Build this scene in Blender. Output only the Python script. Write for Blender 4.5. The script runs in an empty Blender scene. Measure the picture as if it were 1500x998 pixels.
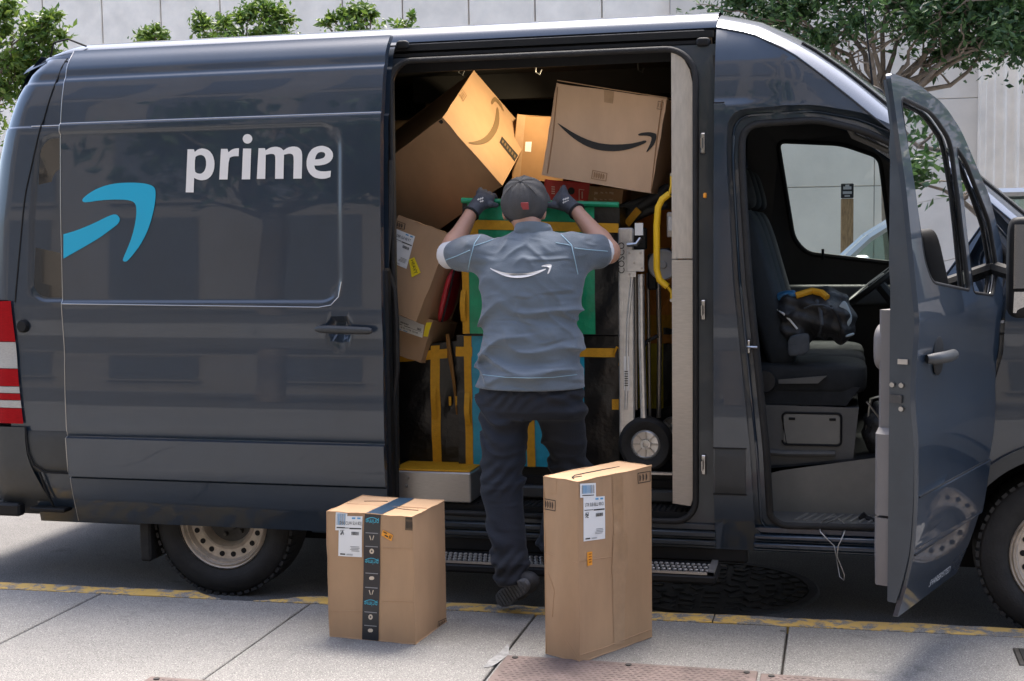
import bpy, bmesh, math, random
import numpy as np
from mathutils import Vector, Matrix, geometry

# ------------------------------------------------------------------ camera, world, sun, exposure
FPX = 1965.0                       # focal length in photo pixels (1500 wide)
PSI, THETA, RHO = math.radians(13.8), math.radians(4.63), math.radians(0.75)
CAM = Vector((0.0, -5.95, 1.78))
_r0 = Vector((math.cos(PSI), math.sin(PSI), 0))
FW = Vector((-math.sin(PSI)*math.cos(THETA), math.cos(PSI)*math.cos(THETA), -math.sin(THETA)))
_u0 = Vector((-math.sin(PSI)*math.sin(THETA), math.cos(PSI)*math.sin(THETA), math.cos(THETA)))
CU = _u0*math.cos(RHO) + _r0*math.sin(RHO)
CR = _r0*math.cos(RHO) - _u0*math.sin(RHO)
SC = bpy.context.scene
COL = SC.collection
cam_data = bpy.data.cameras.new('camera')
cam_data.sensor_width = 36.0
cam_data.lens = 36.0*FPX/1500.0
cam_data.clip_start = 0.05
cam_data.clip_end = 500.0
cam = bpy.data.objects.new('camera', cam_data)
COL.objects.link(cam)
cam.matrix_world = Matrix(((CR.x, CU.x, -FW.x, CAM.x), (CR.y, CU.y, -FW.y, CAM.y), (CR.z, CU.z, -FW.z, CAM.z), (0, 0, 0, 1)))
SC.camera = cam

SUN_EL, SUN_AZ = math.radians(66), math.radians(2)     # azimuth measured from +Y towards +X
SUN_DIR = Vector((math.sin(SUN_AZ)*math.cos(SUN_EL), math.cos(SUN_AZ)*math.cos(SUN_EL), math.sin(SUN_EL)))
world = bpy.data.worlds.new('World'); SC.world = world
world.use_nodes = True
wn = world.node_tree
bg = wn.nodes['Background']
sky = wn.nodes.new('ShaderNodeTexSky')
sky.sky_type = 'NISHITA'; sky.sun_disc = False
sky.sun_elevation = SUN_EL; sky.sun_rotation = SUN_AZ
sky.air_density = 0.8; sky.dust_density = 3.5; sky.ozone_density = 0.6
wn.links.new(sky.outputs[0], bg.inputs[0])
bg.inputs[1].default_value = 0.15
sd = bpy.data.lights.new('sun', 'SUN')
sd.energy = 2.35; sd.angle = math.radians(24); sd.color = (1.0, 0.94, 0.86)
sun = bpy.data.objects.new('sun', sd); COL.objects.link(sun)
sun.rotation_euler = (-SUN_DIR).to_track_quat('-Z', 'Y').to_euler()
sun.location = (0, 0, 30)
SC.view_settings.view_transform = 'Standard'
SC.view_settings.look = 'None'
SC.view_settings.gamma = 1.0
SC.view_settings.use_curve_mapping = False
SC.view_settings.exposure = 1.95

# ------------------------------------------------------------------ helpers
rnd = random.Random(7)
def ray(px, py):
    return FW + CR*((px-750)/FPX) + CU*(-(py-499)/FPX)
def PY(px, py, Y=0.0):
    d = ray(px, py); t = (Y-CAM.y)/d.y
    return CAM + d*t
def PZ(px, py, Z=0.0):
    d = ray(px, py); t = (Z-CAM.z)/d.z
    return CAM + d*t
def PP(px, py, o, n):                 # pixel onto plane through o with normal n
    d = ray(px, py); t = (o-CAM).dot(n)/d.dot(n)
    return CAM + d*t

MATS = {}
def mat(name, color, rough=0.6, metal=0.0, var=0.0, vscale=8.0, bump=0.0, bscale=60.0, coat=0.0, spec=0.5,
        color2=None, stretch=None, detail=6.0, sss=0.0, sheen=0.0, rvar=0.0, folds=None):
    if name in MATS: return MATS[name]
    m = bpy.data.materials.new(name); m.use_nodes = True
    nt = m.node_tree; b = nt.nodes['Principled BSDF']
    c = (*color, 1)
    b.inputs['Base Color'].default_value = c
    b.inputs['Roughness'].default_value = rough
    b.inputs['Metallic'].default_value = metal
    b.inputs['Specular IOR Level'].default_value = spec
    b.inputs['Coat Weight'].default_value = coat
    b.inputs['Coat Roughness'].default_value = 0.025
    if sheen: b.inputs['Sheen Weight'].default_value = sheen
    if sss:
        b.inputs['Subsurface Weight'].default_value = sss
        b.inputs['Subsurface Radius'].default_value = (0.01, 0.004, 0.002)
    tc = nt.nodes.new('ShaderNodeTexCoord')
    src = tc.outputs['Object']
    if stretch:
        mp = nt.nodes.new('ShaderNodeMapping'); mp.inputs['Scale'].default_value = stretch
        nt.links.new(src, mp.inputs[0]); src = mp.outputs[0]
    if var or color2:
        n = nt.nodes.new('ShaderNodeTexNoise'); n.inputs['Scale'].default_value = vscale
        n.inputs['Detail'].default_value = detail; n.inputs['Roughness'].default_value = 0.62
        nt.links.new(src, n.inputs['Vector'])
        mx = nt.nodes.new('ShaderNodeMix'); mx.data_type = 'RGBA'
        if color2: a, d = c, (*color2, 1)
        else:
            a = tuple(x*(1-var) for x in color)+(1,); d = tuple(min(1, x*(1+var)) for x in color)+(1,)
        mx.inputs[6].default_value = a; mx.inputs[7].default_value = d
        rp = nt.nodes.new('ShaderNodeValToRGB')
        rp.color_ramp.elements[0].position = 0.32; rp.color_ramp.elements[1].position = 0.68
        nt.links.new(n.outputs[0], rp.inputs[0]); nt.links.new(rp.outputs[0], mx.inputs[0])
        nt.links.new(mx.outputs[2], b.inputs['Base Color'])
        if rvar:
            mr = nt.nodes.new('ShaderNodeMapRange')
            mr.inputs[3].default_value = max(0, rough-rvar); mr.inputs[4].default_value = min(1, rough+rvar)
            nt.links.new(n.outputs[0], mr.inputs[0]); nt.links.new(mr.outputs[0], b.inputs['Roughness'])
    if bump:
        n2 = nt.nodes.new('ShaderNodeTexNoise'); n2.inputs['Scale'].default_value = bscale
        n2.inputs['Detail'].default_value = 5
        nt.links.new(src, n2.inputs['Vector'])
        bp = nt.nodes.new('ShaderNodeBump'); bp.inputs['Strength'].default_value = bump; bp.inputs['Distance'].default_value = 0.01
        nt.links.new(n2.outputs[0], bp.inputs['Height']); nt.links.new(bp.outputs[0], b.inputs['Normal'])
        if folds:                       # cloth creases: ridged, stretched noise
            st_, sc_, vec_, rot_ = folds
            mp2 = nt.nodes.new('ShaderNodeMapping'); mp2.inputs['Scale'].default_value = vec_; mp2.inputs['Rotation'].default_value = rot_
            nt.links.new(tc.outputs['Object'], mp2.inputs[0])
            n4 = nt.nodes.new('ShaderNodeTexNoise'); n4.noise_type = 'RIDGED_MULTIFRACTAL'; n4.inputs['Scale'].default_value = sc_
            n4.inputs['Detail'].default_value = 2.5; n4.inputs['Distortion'].default_value = 0.6
            nt.links.new(mp2.outputs[0], n4.inputs['Vector'])
            b2 = nt.nodes.new('ShaderNodeBump'); b2.inputs['Strength'].default_value = st_; b2.inputs['Distance'].default_value = 0.02
            nt.links.new(n4.outputs[0], b2.inputs['Height']); nt.links.new(bp.outputs[0], b2.inputs['Normal']); nt.links.new(b2.outputs[0], b.inputs['Normal'])
    MATS[name] = m
    return m
def glass_mat(name, tint, refl=1.0):
    m = bpy.data.materials.new(name); m.use_nodes = True; nt = m.node_tree
    nt.nodes.remove(nt.nodes['Principled BSDF']); out = nt.nodes['Material Output']
    tr = nt.nodes.new('ShaderNodeBsdfTransparent'); tr.inputs[0].default_value = (*tint, 1)
    gl = nt.nodes.new('ShaderNodeBsdfGlossy'); gl.inputs['Roughness'].default_value = 0.01
    fr = nt.nodes.new('ShaderNodeFresnel'); fr.inputs[0].default_value = 1.5
    mx = nt.nodes.new('ShaderNodeMixShader')
    nt.links.new(fr.outputs[0], mx.inputs[0]); nt.links.new(tr.outputs[0], mx.inputs[1]); nt.links.new(gl.outputs[0], mx.inputs[2])
    nt.links.new(mx.outputs[0], out.inputs[0])
    MATS[name] = m
    return m
def emit_mat(name, color, s):
    m = bpy.data.materials.new(name); m.use_nodes = True; nt = m.node_tree
    b = nt.nodes['Principled BSDF']; b.inputs['Base Color'].default_value = (*color, 1)
    b.inputs['Emission Color'].default_value = (*color, 1); b.inputs['Emission Strength'].default_value = s
    MATS[name] = m
    return m

ORIG = {}
def empty(name, label, cat, loc, group=None, kind=None):
    o = bpy.data.objects.new(name, None); COL.objects.link(o); o.location = loc
    o.empty_display_size = 0.1
    ORIG[o.name] = Vector(loc)
    tag(o, label, cat, group, kind)
    return o
def tag(o, label=None, cat=None, group=None, kind=None):
    if label: o['label'] = label
    if cat: o['category'] = cat
    if group: o['group'] = group
    if kind: o['kind'] = kind
    return o
def link_mesh(name, me, mats, parent=None, origin=None, angle=35):
    if not isinstance(mats, (list, tuple)): mats = [mats]
    for m in mats: me.materials.append(m)
    o = bpy.data.objects.new(name, me); COL.objects.link(o)
    if parent is not None:
        org = ORIG[parent.name]; o.parent = parent; ORIG[o.name] = org
    else:
        org = Vector(origin) if origin is not None else Vector((0, 0, 0))
        o.location = org; ORIG[o.name] = org
    if org.length > 0: me.transform(Matrix.Translation(-org))
    if angle is not None:
        me.shade_smooth()
        me.set_sharp_from_angle(angle=math.radians(angle))
    return o

class MB:
    def __init__(s): s.v = []; s.f = []; s.m = []
    def add(s, vs, fs, m=0):
        n = len(s.v); s.v += [tuple(v) for v in vs]
        for f in fs: s.f.append(tuple(i+n for i in f)); s.m.append(m)
        return s
    def box(s, lo, hi, m=0, ch=0.0):
        c = (Vector(lo)+Vector(hi))/2; h = (Vector(hi)-Vector(lo))/2
        return s.obox(c, Vector((h.x, 0, 0)), Vector((0, h.y, 0)), Vector((0, 0, h.z)), m, ch)
    def obox(s, c, a, b, d, m=0, ch=0.0):
        c = Vector(c); a = Vector(a); b = Vector(b); d = Vector(d)
        if ch <= 0:
            vs = [c+a*i+b*j+d*k for i in (-1, 1) for j in (-1, 1) for k in (-1, 1)]
            fs = [(0, 1, 3, 2), (4, 6, 7, 5), (0, 4, 5, 1), (2, 3, 7, 6), (0, 2, 6, 4), (1, 5, 7, 3)]
            if a.cross(b).dot(d) < 0: fs = [tuple(reversed(f)) for f in fs]
            return s.add(vs, fs, m)
        pts = []
        la, lb, ld = a.length, b.length, d.length
        for i in (-1, 1):
            for j in (-1, 1):
                for k in (-1, 1):
                    ca, cb, cd = (1-ch/la), (1-ch/lb), (1-ch/ld)
                    pts += [c+a*i+b*j*cb+d*k*cd, c+a*i*ca+b*j+d*k*cd, c+a*i*ca+b*j*cb+d*k]
        return s.hull(pts, m)
    def hull(s, pts, m=0):
        bm = bmesh.new()
        for p in pts: bm.verts.new(p)
        r = bmesh.ops.convex_hull(bm, input=bm.verts)
        bmesh.ops.dissolve_limit(bm, angle_limit=0.01, verts=bm.verts, edges=bm.edges)
        bm.verts.index_update()
        s.add([v.co.copy() for v in bm.verts], [tuple(v.index for v in f.verts) for f in bm.faces], m)
        bm.free(); return s
    def tube(s, pts, r, n=10, m=0, cap=True):
        pts = [Vector(p) for p in pts]; N = len(pts)
        rs = r if isinstance(r, (list, tuple)) else [r]*N
        T = [(pts[min(i+1, N-1)]-pts[max(i-1, 0)]).normalized() for i in range(N)]
        up = Vector((0, 0, 1)) if abs(T[0].z) < .9 else Vector((1, 0, 0))
        nrm = T[0].cross(up).normalized(); vs = []
        for i in range(N):
            nrm = (nrm - T[i]*nrm.dot(T[i])).normalized(); b = T[i].cross(nrm)
            for k in range(n):
                a = 2*math.pi*k/n
                vs.append(pts[i]+(nrm*math.cos(a)+b*math.sin(a))*rs[i])
        fs = []
        for i in range(N-1):
            for k in range(n):
                k2 = (k+1) % n
                fs.append((i*n+k, i*n+k2, (i+1)*n+k2, (i+1)*n+k))
        if cap:
            fs.append(tuple(range(n-1, -1, -1))); fs.append(tuple((N-1)*n+k for k in range(n)))
        return s.add(vs, fs, m)
    def lathe(s, prof, o, ax, n=32, m=0):     # prof: (radius, height along ax)
        o = Vector(o); ax = Vector(ax).normalized()
        up = Vector((0, 0, 1)) if abs(ax.z) < .9 else Vector((1, 0, 0))
        e1 = ax.cross(up).normalized(); e2 = ax.cross(e1)
        vs = []; fs = []
        for (r, h) in prof:
            for k in range(n):
                a = 2*math.pi*k/n
                vs.append(o+ax*h+(e1*math.cos(a)+e2*math.sin(a))*max(r, 1e-4))
        for i in range(len(prof)-1):
            for k in range(n):
                k2 = (k+1) % n
                fs.append((i*n+k, i*n+k2, (i+1)*n+k2, (i+1)*n+k))
        return s.add(vs, fs, m)
    def rbox(s, c, a, b, d, e=0.35, m=0, nu=28, nv=18):      # superellipsoid cushion
        c = Vector(c); a = Vector(a); b = Vector(b); d = Vector(d); vs = []; fs = []
        sg = lambda x, p: math.copysign(abs(x)**p, x)
        for i in range(nv+1):
            ph = -math.pi/2+math.pi*i/nv
            for k in range(nu):
                t = 2*math.pi*k/nu
                vs.append(c+a*sg(math.cos(ph), e)*sg(math.cos(t), e)+b*sg(math.cos(ph), e)*sg(math.sin(t), e)+d*sg(math.sin(ph), e))
        for i in range(nv):
            for k in range(nu):
                k2 = (k+1) % nu
                fs.append((i*nu+k, i*nu+k2, (i+1)*nu+k2, (i+1)*nu+k))
        return s.add(vs, fs, m)
    def poly(s, loops, fn, m=0, thick=None):        # 2D loops (outline + holes) mapped to 3D with fn(x, y)
        flat = [[Vector((p[0], p[1], 0)) for p in L] for L in loops]
        tr = geometry.tessellate_polygon(flat)
        pts = [p for L in loops for p in L]
        vs = [Vector(fn(p[0], p[1])) for p in pts]
        fs = [tuple(t) for t in tr]
        s.add(vs, fs, m)
        if thick is not None:
            th = Vector(thick); n = len(vs)
            s.add([v+th for v in vs], [tuple(reversed(f)) for f in fs], m)
            i0 = 0
            for L in loops:
                k = len(L)
                loop = [vs[i0+i] for i in range(k)]
                s.add(loop+[v+th for v in loop], [(i, (i+1) % k, k+(i+1) % k, k+i) for i in range(k)], m)
                i0 += k
        return s
    def build(s, name, mats, parent=None, origin=None, angle=35, fix=True):
        me = bpy.data.meshes.new(name); me.from_pydata(s.v, [], s.f); 
        me.polygons.foreach_set('material_index', s.m); me.update()
        if fix:
            bm = bmesh.new(); bm.from_mesh(me)
            bmesh.ops.remove_doubles(bm, verts=bm.verts, dist=1e-5)
            bmesh.ops.recalc_face_normals(bm, faces=bm.faces)
            bm.to_mesh(me); bm.free()
        return link_mesh(name, me, mats, parent, origin, angle)

def chaikin(pts, it=1, closed=True):
    for _ in range(it):
        out = []; n = len(pts)
        for i in range(n if closed else n-1):
            a, b = pts[i], pts[(i+1) % n]
            out.append((a[0]*.75+b[0]*.25, a[1]*.75+b[1]*.25)); out.append((a[0]*.25+b[0]*.75, a[1]*.25+b[1]*.75))
        pts = out
    return pts
def rrect(x0, x1, z0, z1, r, n=6):
    rr = r if isinstance(r, (list, tuple)) else [r]*4       # bl, br, tr, tl
    out = []
    for (cx, cz, a0, q) in ((x0, z0, 180, rr[0]), (x1, z0, 270, rr[1]), (x1, z1, 0, rr[2]), (x0, z1, 90, rr[3])):
        sx = 1 if cx == x0 else -1; sz = 1 if cz == z0 else -1
        if q <= 0: out.append((cx, cz)); continue
        for i in range(n+1):
            a = math.radians(a0+90*i/n)
            out.append((cx+sx*q+q*math.cos(a), cz+sz*q+q*math.sin(a)))
    return out
def round_poly(pts, r, n=5):
    out = []; N = len(pts)
    rs = r if isinstance(r, (list, tuple)) else [r]*N
    for i in range(N):
        p0 = Vector(pts[i-1]); p = Vector(pts[i]); p1 = Vector(pts[(i+1) % N]); q = rs[i]
        if q <= 0: out.append(tuple(p)); continue
        a = (p0-p); b = (p1-p); q2 = min(q, a.length*.45, b.length*.45)
        A = p+a.normalized()*q2; B = p+b.normalized()*q2
        for k in range(n+1):
            t = k/n
            out.append(tuple(A*(1-t)**2+p*2*t*(1-t)+B*t*t))
    return out
def interp(tab, x):
    if x <= tab[0][0]: return tab[0][1]
    for (a, b), (c, d) in zip(tab, tab[1:]):
        if x <= c:
            t = (x-a)/(c-a); return b+(d-b)*t
    return tab[-1][1]
def sstep(a, b, x):
    t = min(1, max(0, (x-a)/(b-a))); return t*t*(3-2*t)

def text_mesh(txt, size=1.0):
    cu = bpy.data.curves.new('txt', 'FONT'); cu.body = txt; cu.size = size; cu.resolution_u = 3
    cu.align_x = 'CENTER'; cu.align_y = 'CENTER'
    ob = bpy.data.objects.new('txt', cu); COL.objects.link(ob)
    me = ob.to_mesh()
    vs = [v.co.copy() for v in me.vertices]; fs = [tuple(p.vertices) for p in me.polygons]
    ob.to_mesh_clear(); bpy.data.objects.remove(ob); bpy.data.curves.remove(cu)
    return vs, fs
def put_text(mb, txt, size, fn, m=0, xs=1.0):
    vs, fs = text_mesh(txt, size)
    mb.add([fn(v.x*xs, v.y) for v in vs], fs, m)
# ------------------------------------------------------------------ materials
M = {}
M['paint'] = mat('van_paint', (0.0095, 0.0215, 0.040), rough=0.45, metal=0.1, var=0.14, vscale=2.5, coat=1.0, spec=0.5)
def dust(m, amt):
    nt = m.node_tree; b = nt.nodes['Principled BSDF']; src = b.inputs['Base Color'].links[0].from_socket
    g = nt.nodes.new('ShaderNodeNewGeometry'); mp = nt.nodes.new('ShaderNodeMapping'); mp.inputs['Scale'].default_value = (1.2, 1.2, .5)
    nt.links.new(g.outputs['Position'], mp.inputs[0])
    n = nt.nodes.new('ShaderNodeTexNoise'); n.inputs['Scale'].default_value = 3.0; n.inputs['Detail'].default_value = 12; n.inputs['Roughness'].default_value = .78
    nt.links.new(mp.outputs[0], n.inputs['Vector'])
    r = nt.nodes.new('ShaderNodeMapRange'); r.inputs[1].default_value = .42; r.inputs[2].default_value = .75; r.inputs[4].default_value = amt
    nt.links.new(n.outputs[0], r.inputs[0])
    x = nt.nodes.new('ShaderNodeMix'); x.data_type = 'RGBA'; nt.links.new(r.outputs[0], x.inputs[0]); nt.links.new(src, x.inputs[6]); x.inputs[7].default_value = (.13, .12, .11, 1)
    nt.links.new(x.outputs[2], b.inputs['Base Color'])
    r2 = nt.nodes.new('ShaderNodeMapRange'); r2.inputs[1].default_value = .40; r2.inputs[2].default_value = .72; r2.inputs[3].default_value = .015; r2.inputs[4].default_value = .045
    nt.links.new(n.outputs[0], r2.inputs[0]); nt.links.new(r2.outputs[0], b.inputs['Coat Roughness'])
dust(M['paint'], .035)
M['paint_dull'] = mat('van_jamb_paint', (0.034, 0.042, 0.052), rough=0.42, metal=0.3, var=0.10, vscale=9, coat=0.3)
M['trim'] = mat('grey_plastic_trim', (0.035, 0.038, 0.041), rough=0.5, var=0.12, vscale=14, bump=0.05, bscale=300)
M['black'] = mat('black_plastic', (0.009, 0.009, 0.010), rough=0.65, var=0.2, vscale=20, spec=0.3)
M['rubber'] = mat('rubber', (0.014, 0.013, 0.013), rough=0.75, var=0.3, vscale=18, bump=0.2, bscale=90)
M['steel'] = mat('brushed_steel', (0.46, 0.43, 0.40), rough=0.42, metal=0.75, var=0.10, vscale=9, stretch=(3, 3, 40), bump=0.03, bscale=60)
M['post'] = mat('steel_post', (0.50, 0.45, 0.39), rough=0.5, metal=0.35, var=0.12, vscale=10, stretch=(6, 6, 1.2))
M['alu'] = mat('aluminium', (0.62, 0.61, 0.60), rough=0.35, metal=0.8, var=0.12, vscale=30)
M['rim'] = mat('painted_steel_rim', (0.52, 0.45, 0.38), rough=0.5, metal=0.25, var=0.25, vscale=14)
M['rimdark'] = mat('wheel_hub_dark', (0.05, 0.047, 0.045), rough=0.6, var=0.3, vscale=20)
M['yellow'] = mat('yellow_rail_paint', (0.82, 0.50, 0.015), rough=0.4, var=0.08, vscale=12)
M['white_ink'] = mat('white_vinyl', (0.78, 0.75, 0.72), rough=0.4)
M['cyan'] = mat('cyan_vinyl', (0.01, 0.38, 0.58), rough=0.35)
M['tan'] = mat('cargo_lining', (0.16, 0.11, 0.065), rough=0.7, var=0.25, vscale=4)
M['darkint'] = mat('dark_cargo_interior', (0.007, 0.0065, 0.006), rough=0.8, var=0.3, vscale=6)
M['wood'] = mat('wood_slat', (0.30, 0.18, 0.07), rough=0.65, var=0.3, vscale=12, stretch=(8, 8, 1))
M['red'] = mat('red_lamp', (0.33, 0.002, 0.006), rough=0.45, coat=0.0, spec=0.12, var=0.25, vscale=40, stretch=(1, 1, 14))
M['clear'] = mat('clear_lamp', (0.40, 0.39, 0.37), rough=0.2, coat=0.6, var=0.2, vscale=60, stretch=(1, 1, 12))
M['cardboard'] = mat('cardboard', (0.41, 0.255, 0.142), rough=0.78, var=0.11, vscale=5, bump=0.08, bscale=24, stretch=(1, 1, 0.35), folds=(.10, 2.2, (1, 1, 1), (0.3, 0.2, 0)))
M['card_pale'] = mat('cardboard_pale', (0.56, 0.37, 0.235), rough=0.75, var=0.09, vscale=5, bump=0.08, bscale=24, stretch=(1, 1, 0.35), folds=(.10, 2.2, (1, 1, 1), (0.3, 0.2, 0)))
M['card_in'] = mat('cardboard_brown', (0.33, 0.185, 0.085), rough=0.8, var=0.1, vscale=6, bump=0.05, bscale=30)
M['card_edge'] = mat('cardboard_edge', (0.30, 0.165, 0.08), rough=0.85)
M['ink'] = mat('dark_ink', (0.018, 0.017, 0.016), rough=0.7)
M['ink_soft'] = mat('faded_ink', (0.13, 0.085, 0.05), rough=0.75)
M['ink_gold'] = mat('grey_ink', (0.16, 0.10, 0.045), rough=0.75)
M['paper'] = mat('label_paper', (0.78, 0.78, 0.77), rough=0.45)
M['grey_ink'] = mat('grey_print', (0.27, 0.27, 0.28), rough=0.6)
M['blue_ink'] = mat('blue_print', (0.10, 0.32, 0.55), rough=0.5)
M['tape'] = mat('clear_tape', (0.40, 0.25, 0.14), rough=0.28, var=0.1, vscale=20, coat=0.5)
M['blacktape'] = mat('black_tape', (0.014, 0.016, 0.02), rough=0.32, coat=0.3)
M['tapetop'] = mat('dark_blue_tape', (0.03, 0.06, 0.10), rough=0.3, coat=0.4)
M['orange_lab'] = mat('orange_sticker', (0.85, 0.34, 0.03), rough=0.5)
M['yellow_lab'] = mat('yellow_sticker', (0.86, 0.66, 0.02), rough=0.5)
M['cyan_ink'] = mat('cyan_print', (0.05, 0.42, 0.55), rough=0.5)
M['t_black'] = mat('tote_black', (0.006, 0.0055, 0.0055), rough=0.36, var=0.4, vscale=9, bump=0.5, bscale=26, folds=(.25, 5, (1, 1, 1), (0, 0, 0)))
M['t_green'] = mat('tote_green', (0.004, 0.27, 0.12), rough=0.42, var=0.2, vscale=9, bump=0.7, bscale=20)
M['t_blue'] = mat('tote_blue', (0.006, 0.27, 0.41), rough=0.42, var=0.16, vscale=9, bump=0.7, bscale=20)
M['t_yellow'] = mat('webbing_yellow', (0.60, 0.29, 0.006), rough=0.65, var=0.1, vscale=40, bump=0.25, bscale=220)
M['t_orange'] = mat('tote_orange', (0.55, 0.20, 0.015), rough=0.6, var=0.2, vscale=8, bump=0.3, bscale=16)
M['t_lime'] = mat('tote_lime', (0.55, 0.42, 0.01), rough=0.6, var=0.2, vscale=8, bump=0.3, bscale=16)
M['redpack'] = mat('red_packaging', (0.55, 0.025, 0.015), rough=0.4, var=0.1, vscale=9)
M['shirt'] = mat('shirt_cloth', (0.105, 0.132, 0.163), rough=0.85, var=0.10, vscale=5, bump=0.25, bscale=240, sheen=0.3, folds=(.9, 6.0, (1.0, 1.0, 3.2), (0, .5, 0)))
M['seam'] = mat('seam_thread', (0.30, 0.45, 0.55), rough=0.7)
M['jeans'] = mat('trouser_cloth', (0.0048, 0.0075, 0.0155), rough=0.8, var=0.25, vscale=6, bump=0.2, bscale=200, sheen=0.08, folds=(.6, 6.0, (1.0, 1.0, 3.0), (0, -.4, 0)))
M['skin'] = mat('skin', (0.53, 0.29, 0.20), rough=0.5, var=0.07, vscale=14, sss=0.08, bump=0.05, bscale=120)
M['undershirt'] = mat('white_sleeve', (0.72, 0.70, 0.70), rough=0.8)
M['glove'] = mat('glove_knit', (0.075, 0.078, 0.09), rough=0.75, var=0.2, vscale=30, bump=0.3, bscale=160)
M['cap'] = mat('cap_cloth', (0.062, 0.060, 0.060), rough=0.9, var=0.15, vscale=18, bump=0.25, bscale=220)
M['capblack'] = mat('cap_strap', (0.015, 0.015, 0.016), rough=0.8)
M['cappatch'] = mat('cap_patch', (0.28, 0.045, 0.05), rough=0.8)
M['hair'] = mat('short_hair', (0.05, 0.04, 0.035), rough=0.8, bump=0.4, bscale=150)
M['shoe'] = mat('shoe_upper', (0.02, 0.02, 0.022), rough=0.7, var=0.2, vscale=20)
M['sole'] = mat('shoe_sole', (0.075, 0.078, 0.085), rough=0.75, var=0.2, vscale=30, bump=0.4, bscale=90)
M['seat'] = mat('seat_fabric', (0.014, 0.016, 0.019), rough=0.85, var=0.25, vscale=20, bump=0.2, bscale=250)
M['seatblue'] = mat('seat_side_fabric', (0.012, 0.017, 0.023), rough=0.8, var=0.2, vscale=20, bump=0.2, bscale=250)
M['cabgrey'] = mat('cab_plastic_grey', (0.105, 0.103, 0.10), rough=0.55, var=0.08, vscale=10)
M['cabpanel'] = mat('cab_panel_beige_grey', (0.21, 0.20, 0.18), rough=0.6, var=0.06, vscale=12)
M['cabdark'] = mat('cab_plastic_dark', (0.015, 0.016, 0.018), rough=0.5, var=0.15, vscale=14)
M['doortrim'] = mat('door_trim_grey', (0.15, 0.14, 0.137), rough=0.55, var=0.05, vscale=10)
M['bag'] = mat('bag_nylon', (0.020, 0.021, 0.024), rough=0.55, var=0.45, vscale=9, bump=0.4, bscale=60, folds=(.9, 7, (1, 1, 1), (0, 0, 0)))
M['bagblue'] = mat('bag_nylon_slate', (0.055, 0.065, 0.08), rough=0.6, var=0.25, vscale=10, bump=0.3, bscale=60)
M['glass'] = glass_mat('window_glass', (0.74, 0.82, 0.77))
M['glass_dark'] = glass_mat('tinted_glass', (0.62, 0.72, 0.68))
M['mirror'] = mat('mirror_glass', (0.32, 0.32, 0.33), rough=0.03, metal=1.0)
M['chrome'] = mat('bright_metal', (0.42, 0.41, 0.40), rough=0.3, metal=1.0)
M['leaf'] = None

def leaf_mat(name, c1, c2):
    m = bpy.data.materials.new(name); m.use_nodes = True; nt = m.node_tree
    b = nt.nodes['Principled BSDF']; b.inputs['Roughness'].default_value = 0.42
    gi = nt.nodes.new('ShaderNodeNewGeometry')
    rp = nt.nodes.new('ShaderNodeMix'); rp.data_type = 'RGBA'
    rp.inputs[6].default_value = (*c1, 1); rp.inputs[7].default_value = (*c2, 1)
    nt.links.new(gi.outputs['Random Per Island'], rp.inputs[0])
    nt.links.new(rp.outputs[2], b.inputs['Base Color'])
    tl = nt.nodes.new('ShaderNodeBsdfTranslucent'); nt.links.new(rp.outputs[2], tl.inputs[0])
    mx = nt.nodes.new('ShaderNodeMixShader'); mx.inputs[0].default_value = 0.35
    nt.links.new(b.outputs[0], mx.inputs[1]); nt.links.new(tl.outputs[0], mx.inputs[2])
    nt.links.new(mx.outputs[0], nt.nodes['Material Output'].inputs[0])
    return m
M['leaf_dark'] = leaf_mat('ficus_leaf', (0.022, 0.065, 0.020), (0.085, 0.16, 0.045))
M['leaf_light'] = leaf_mat('young_leaf', (0.045, 0.11, 0.015), (0.19, 0.27, 0.045))
M['bark'] = mat('bark', (0.21, 0.165, 0.125), rough=0.85, var=0.25, vscale=12, bump=0.5, bscale=30)

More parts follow.
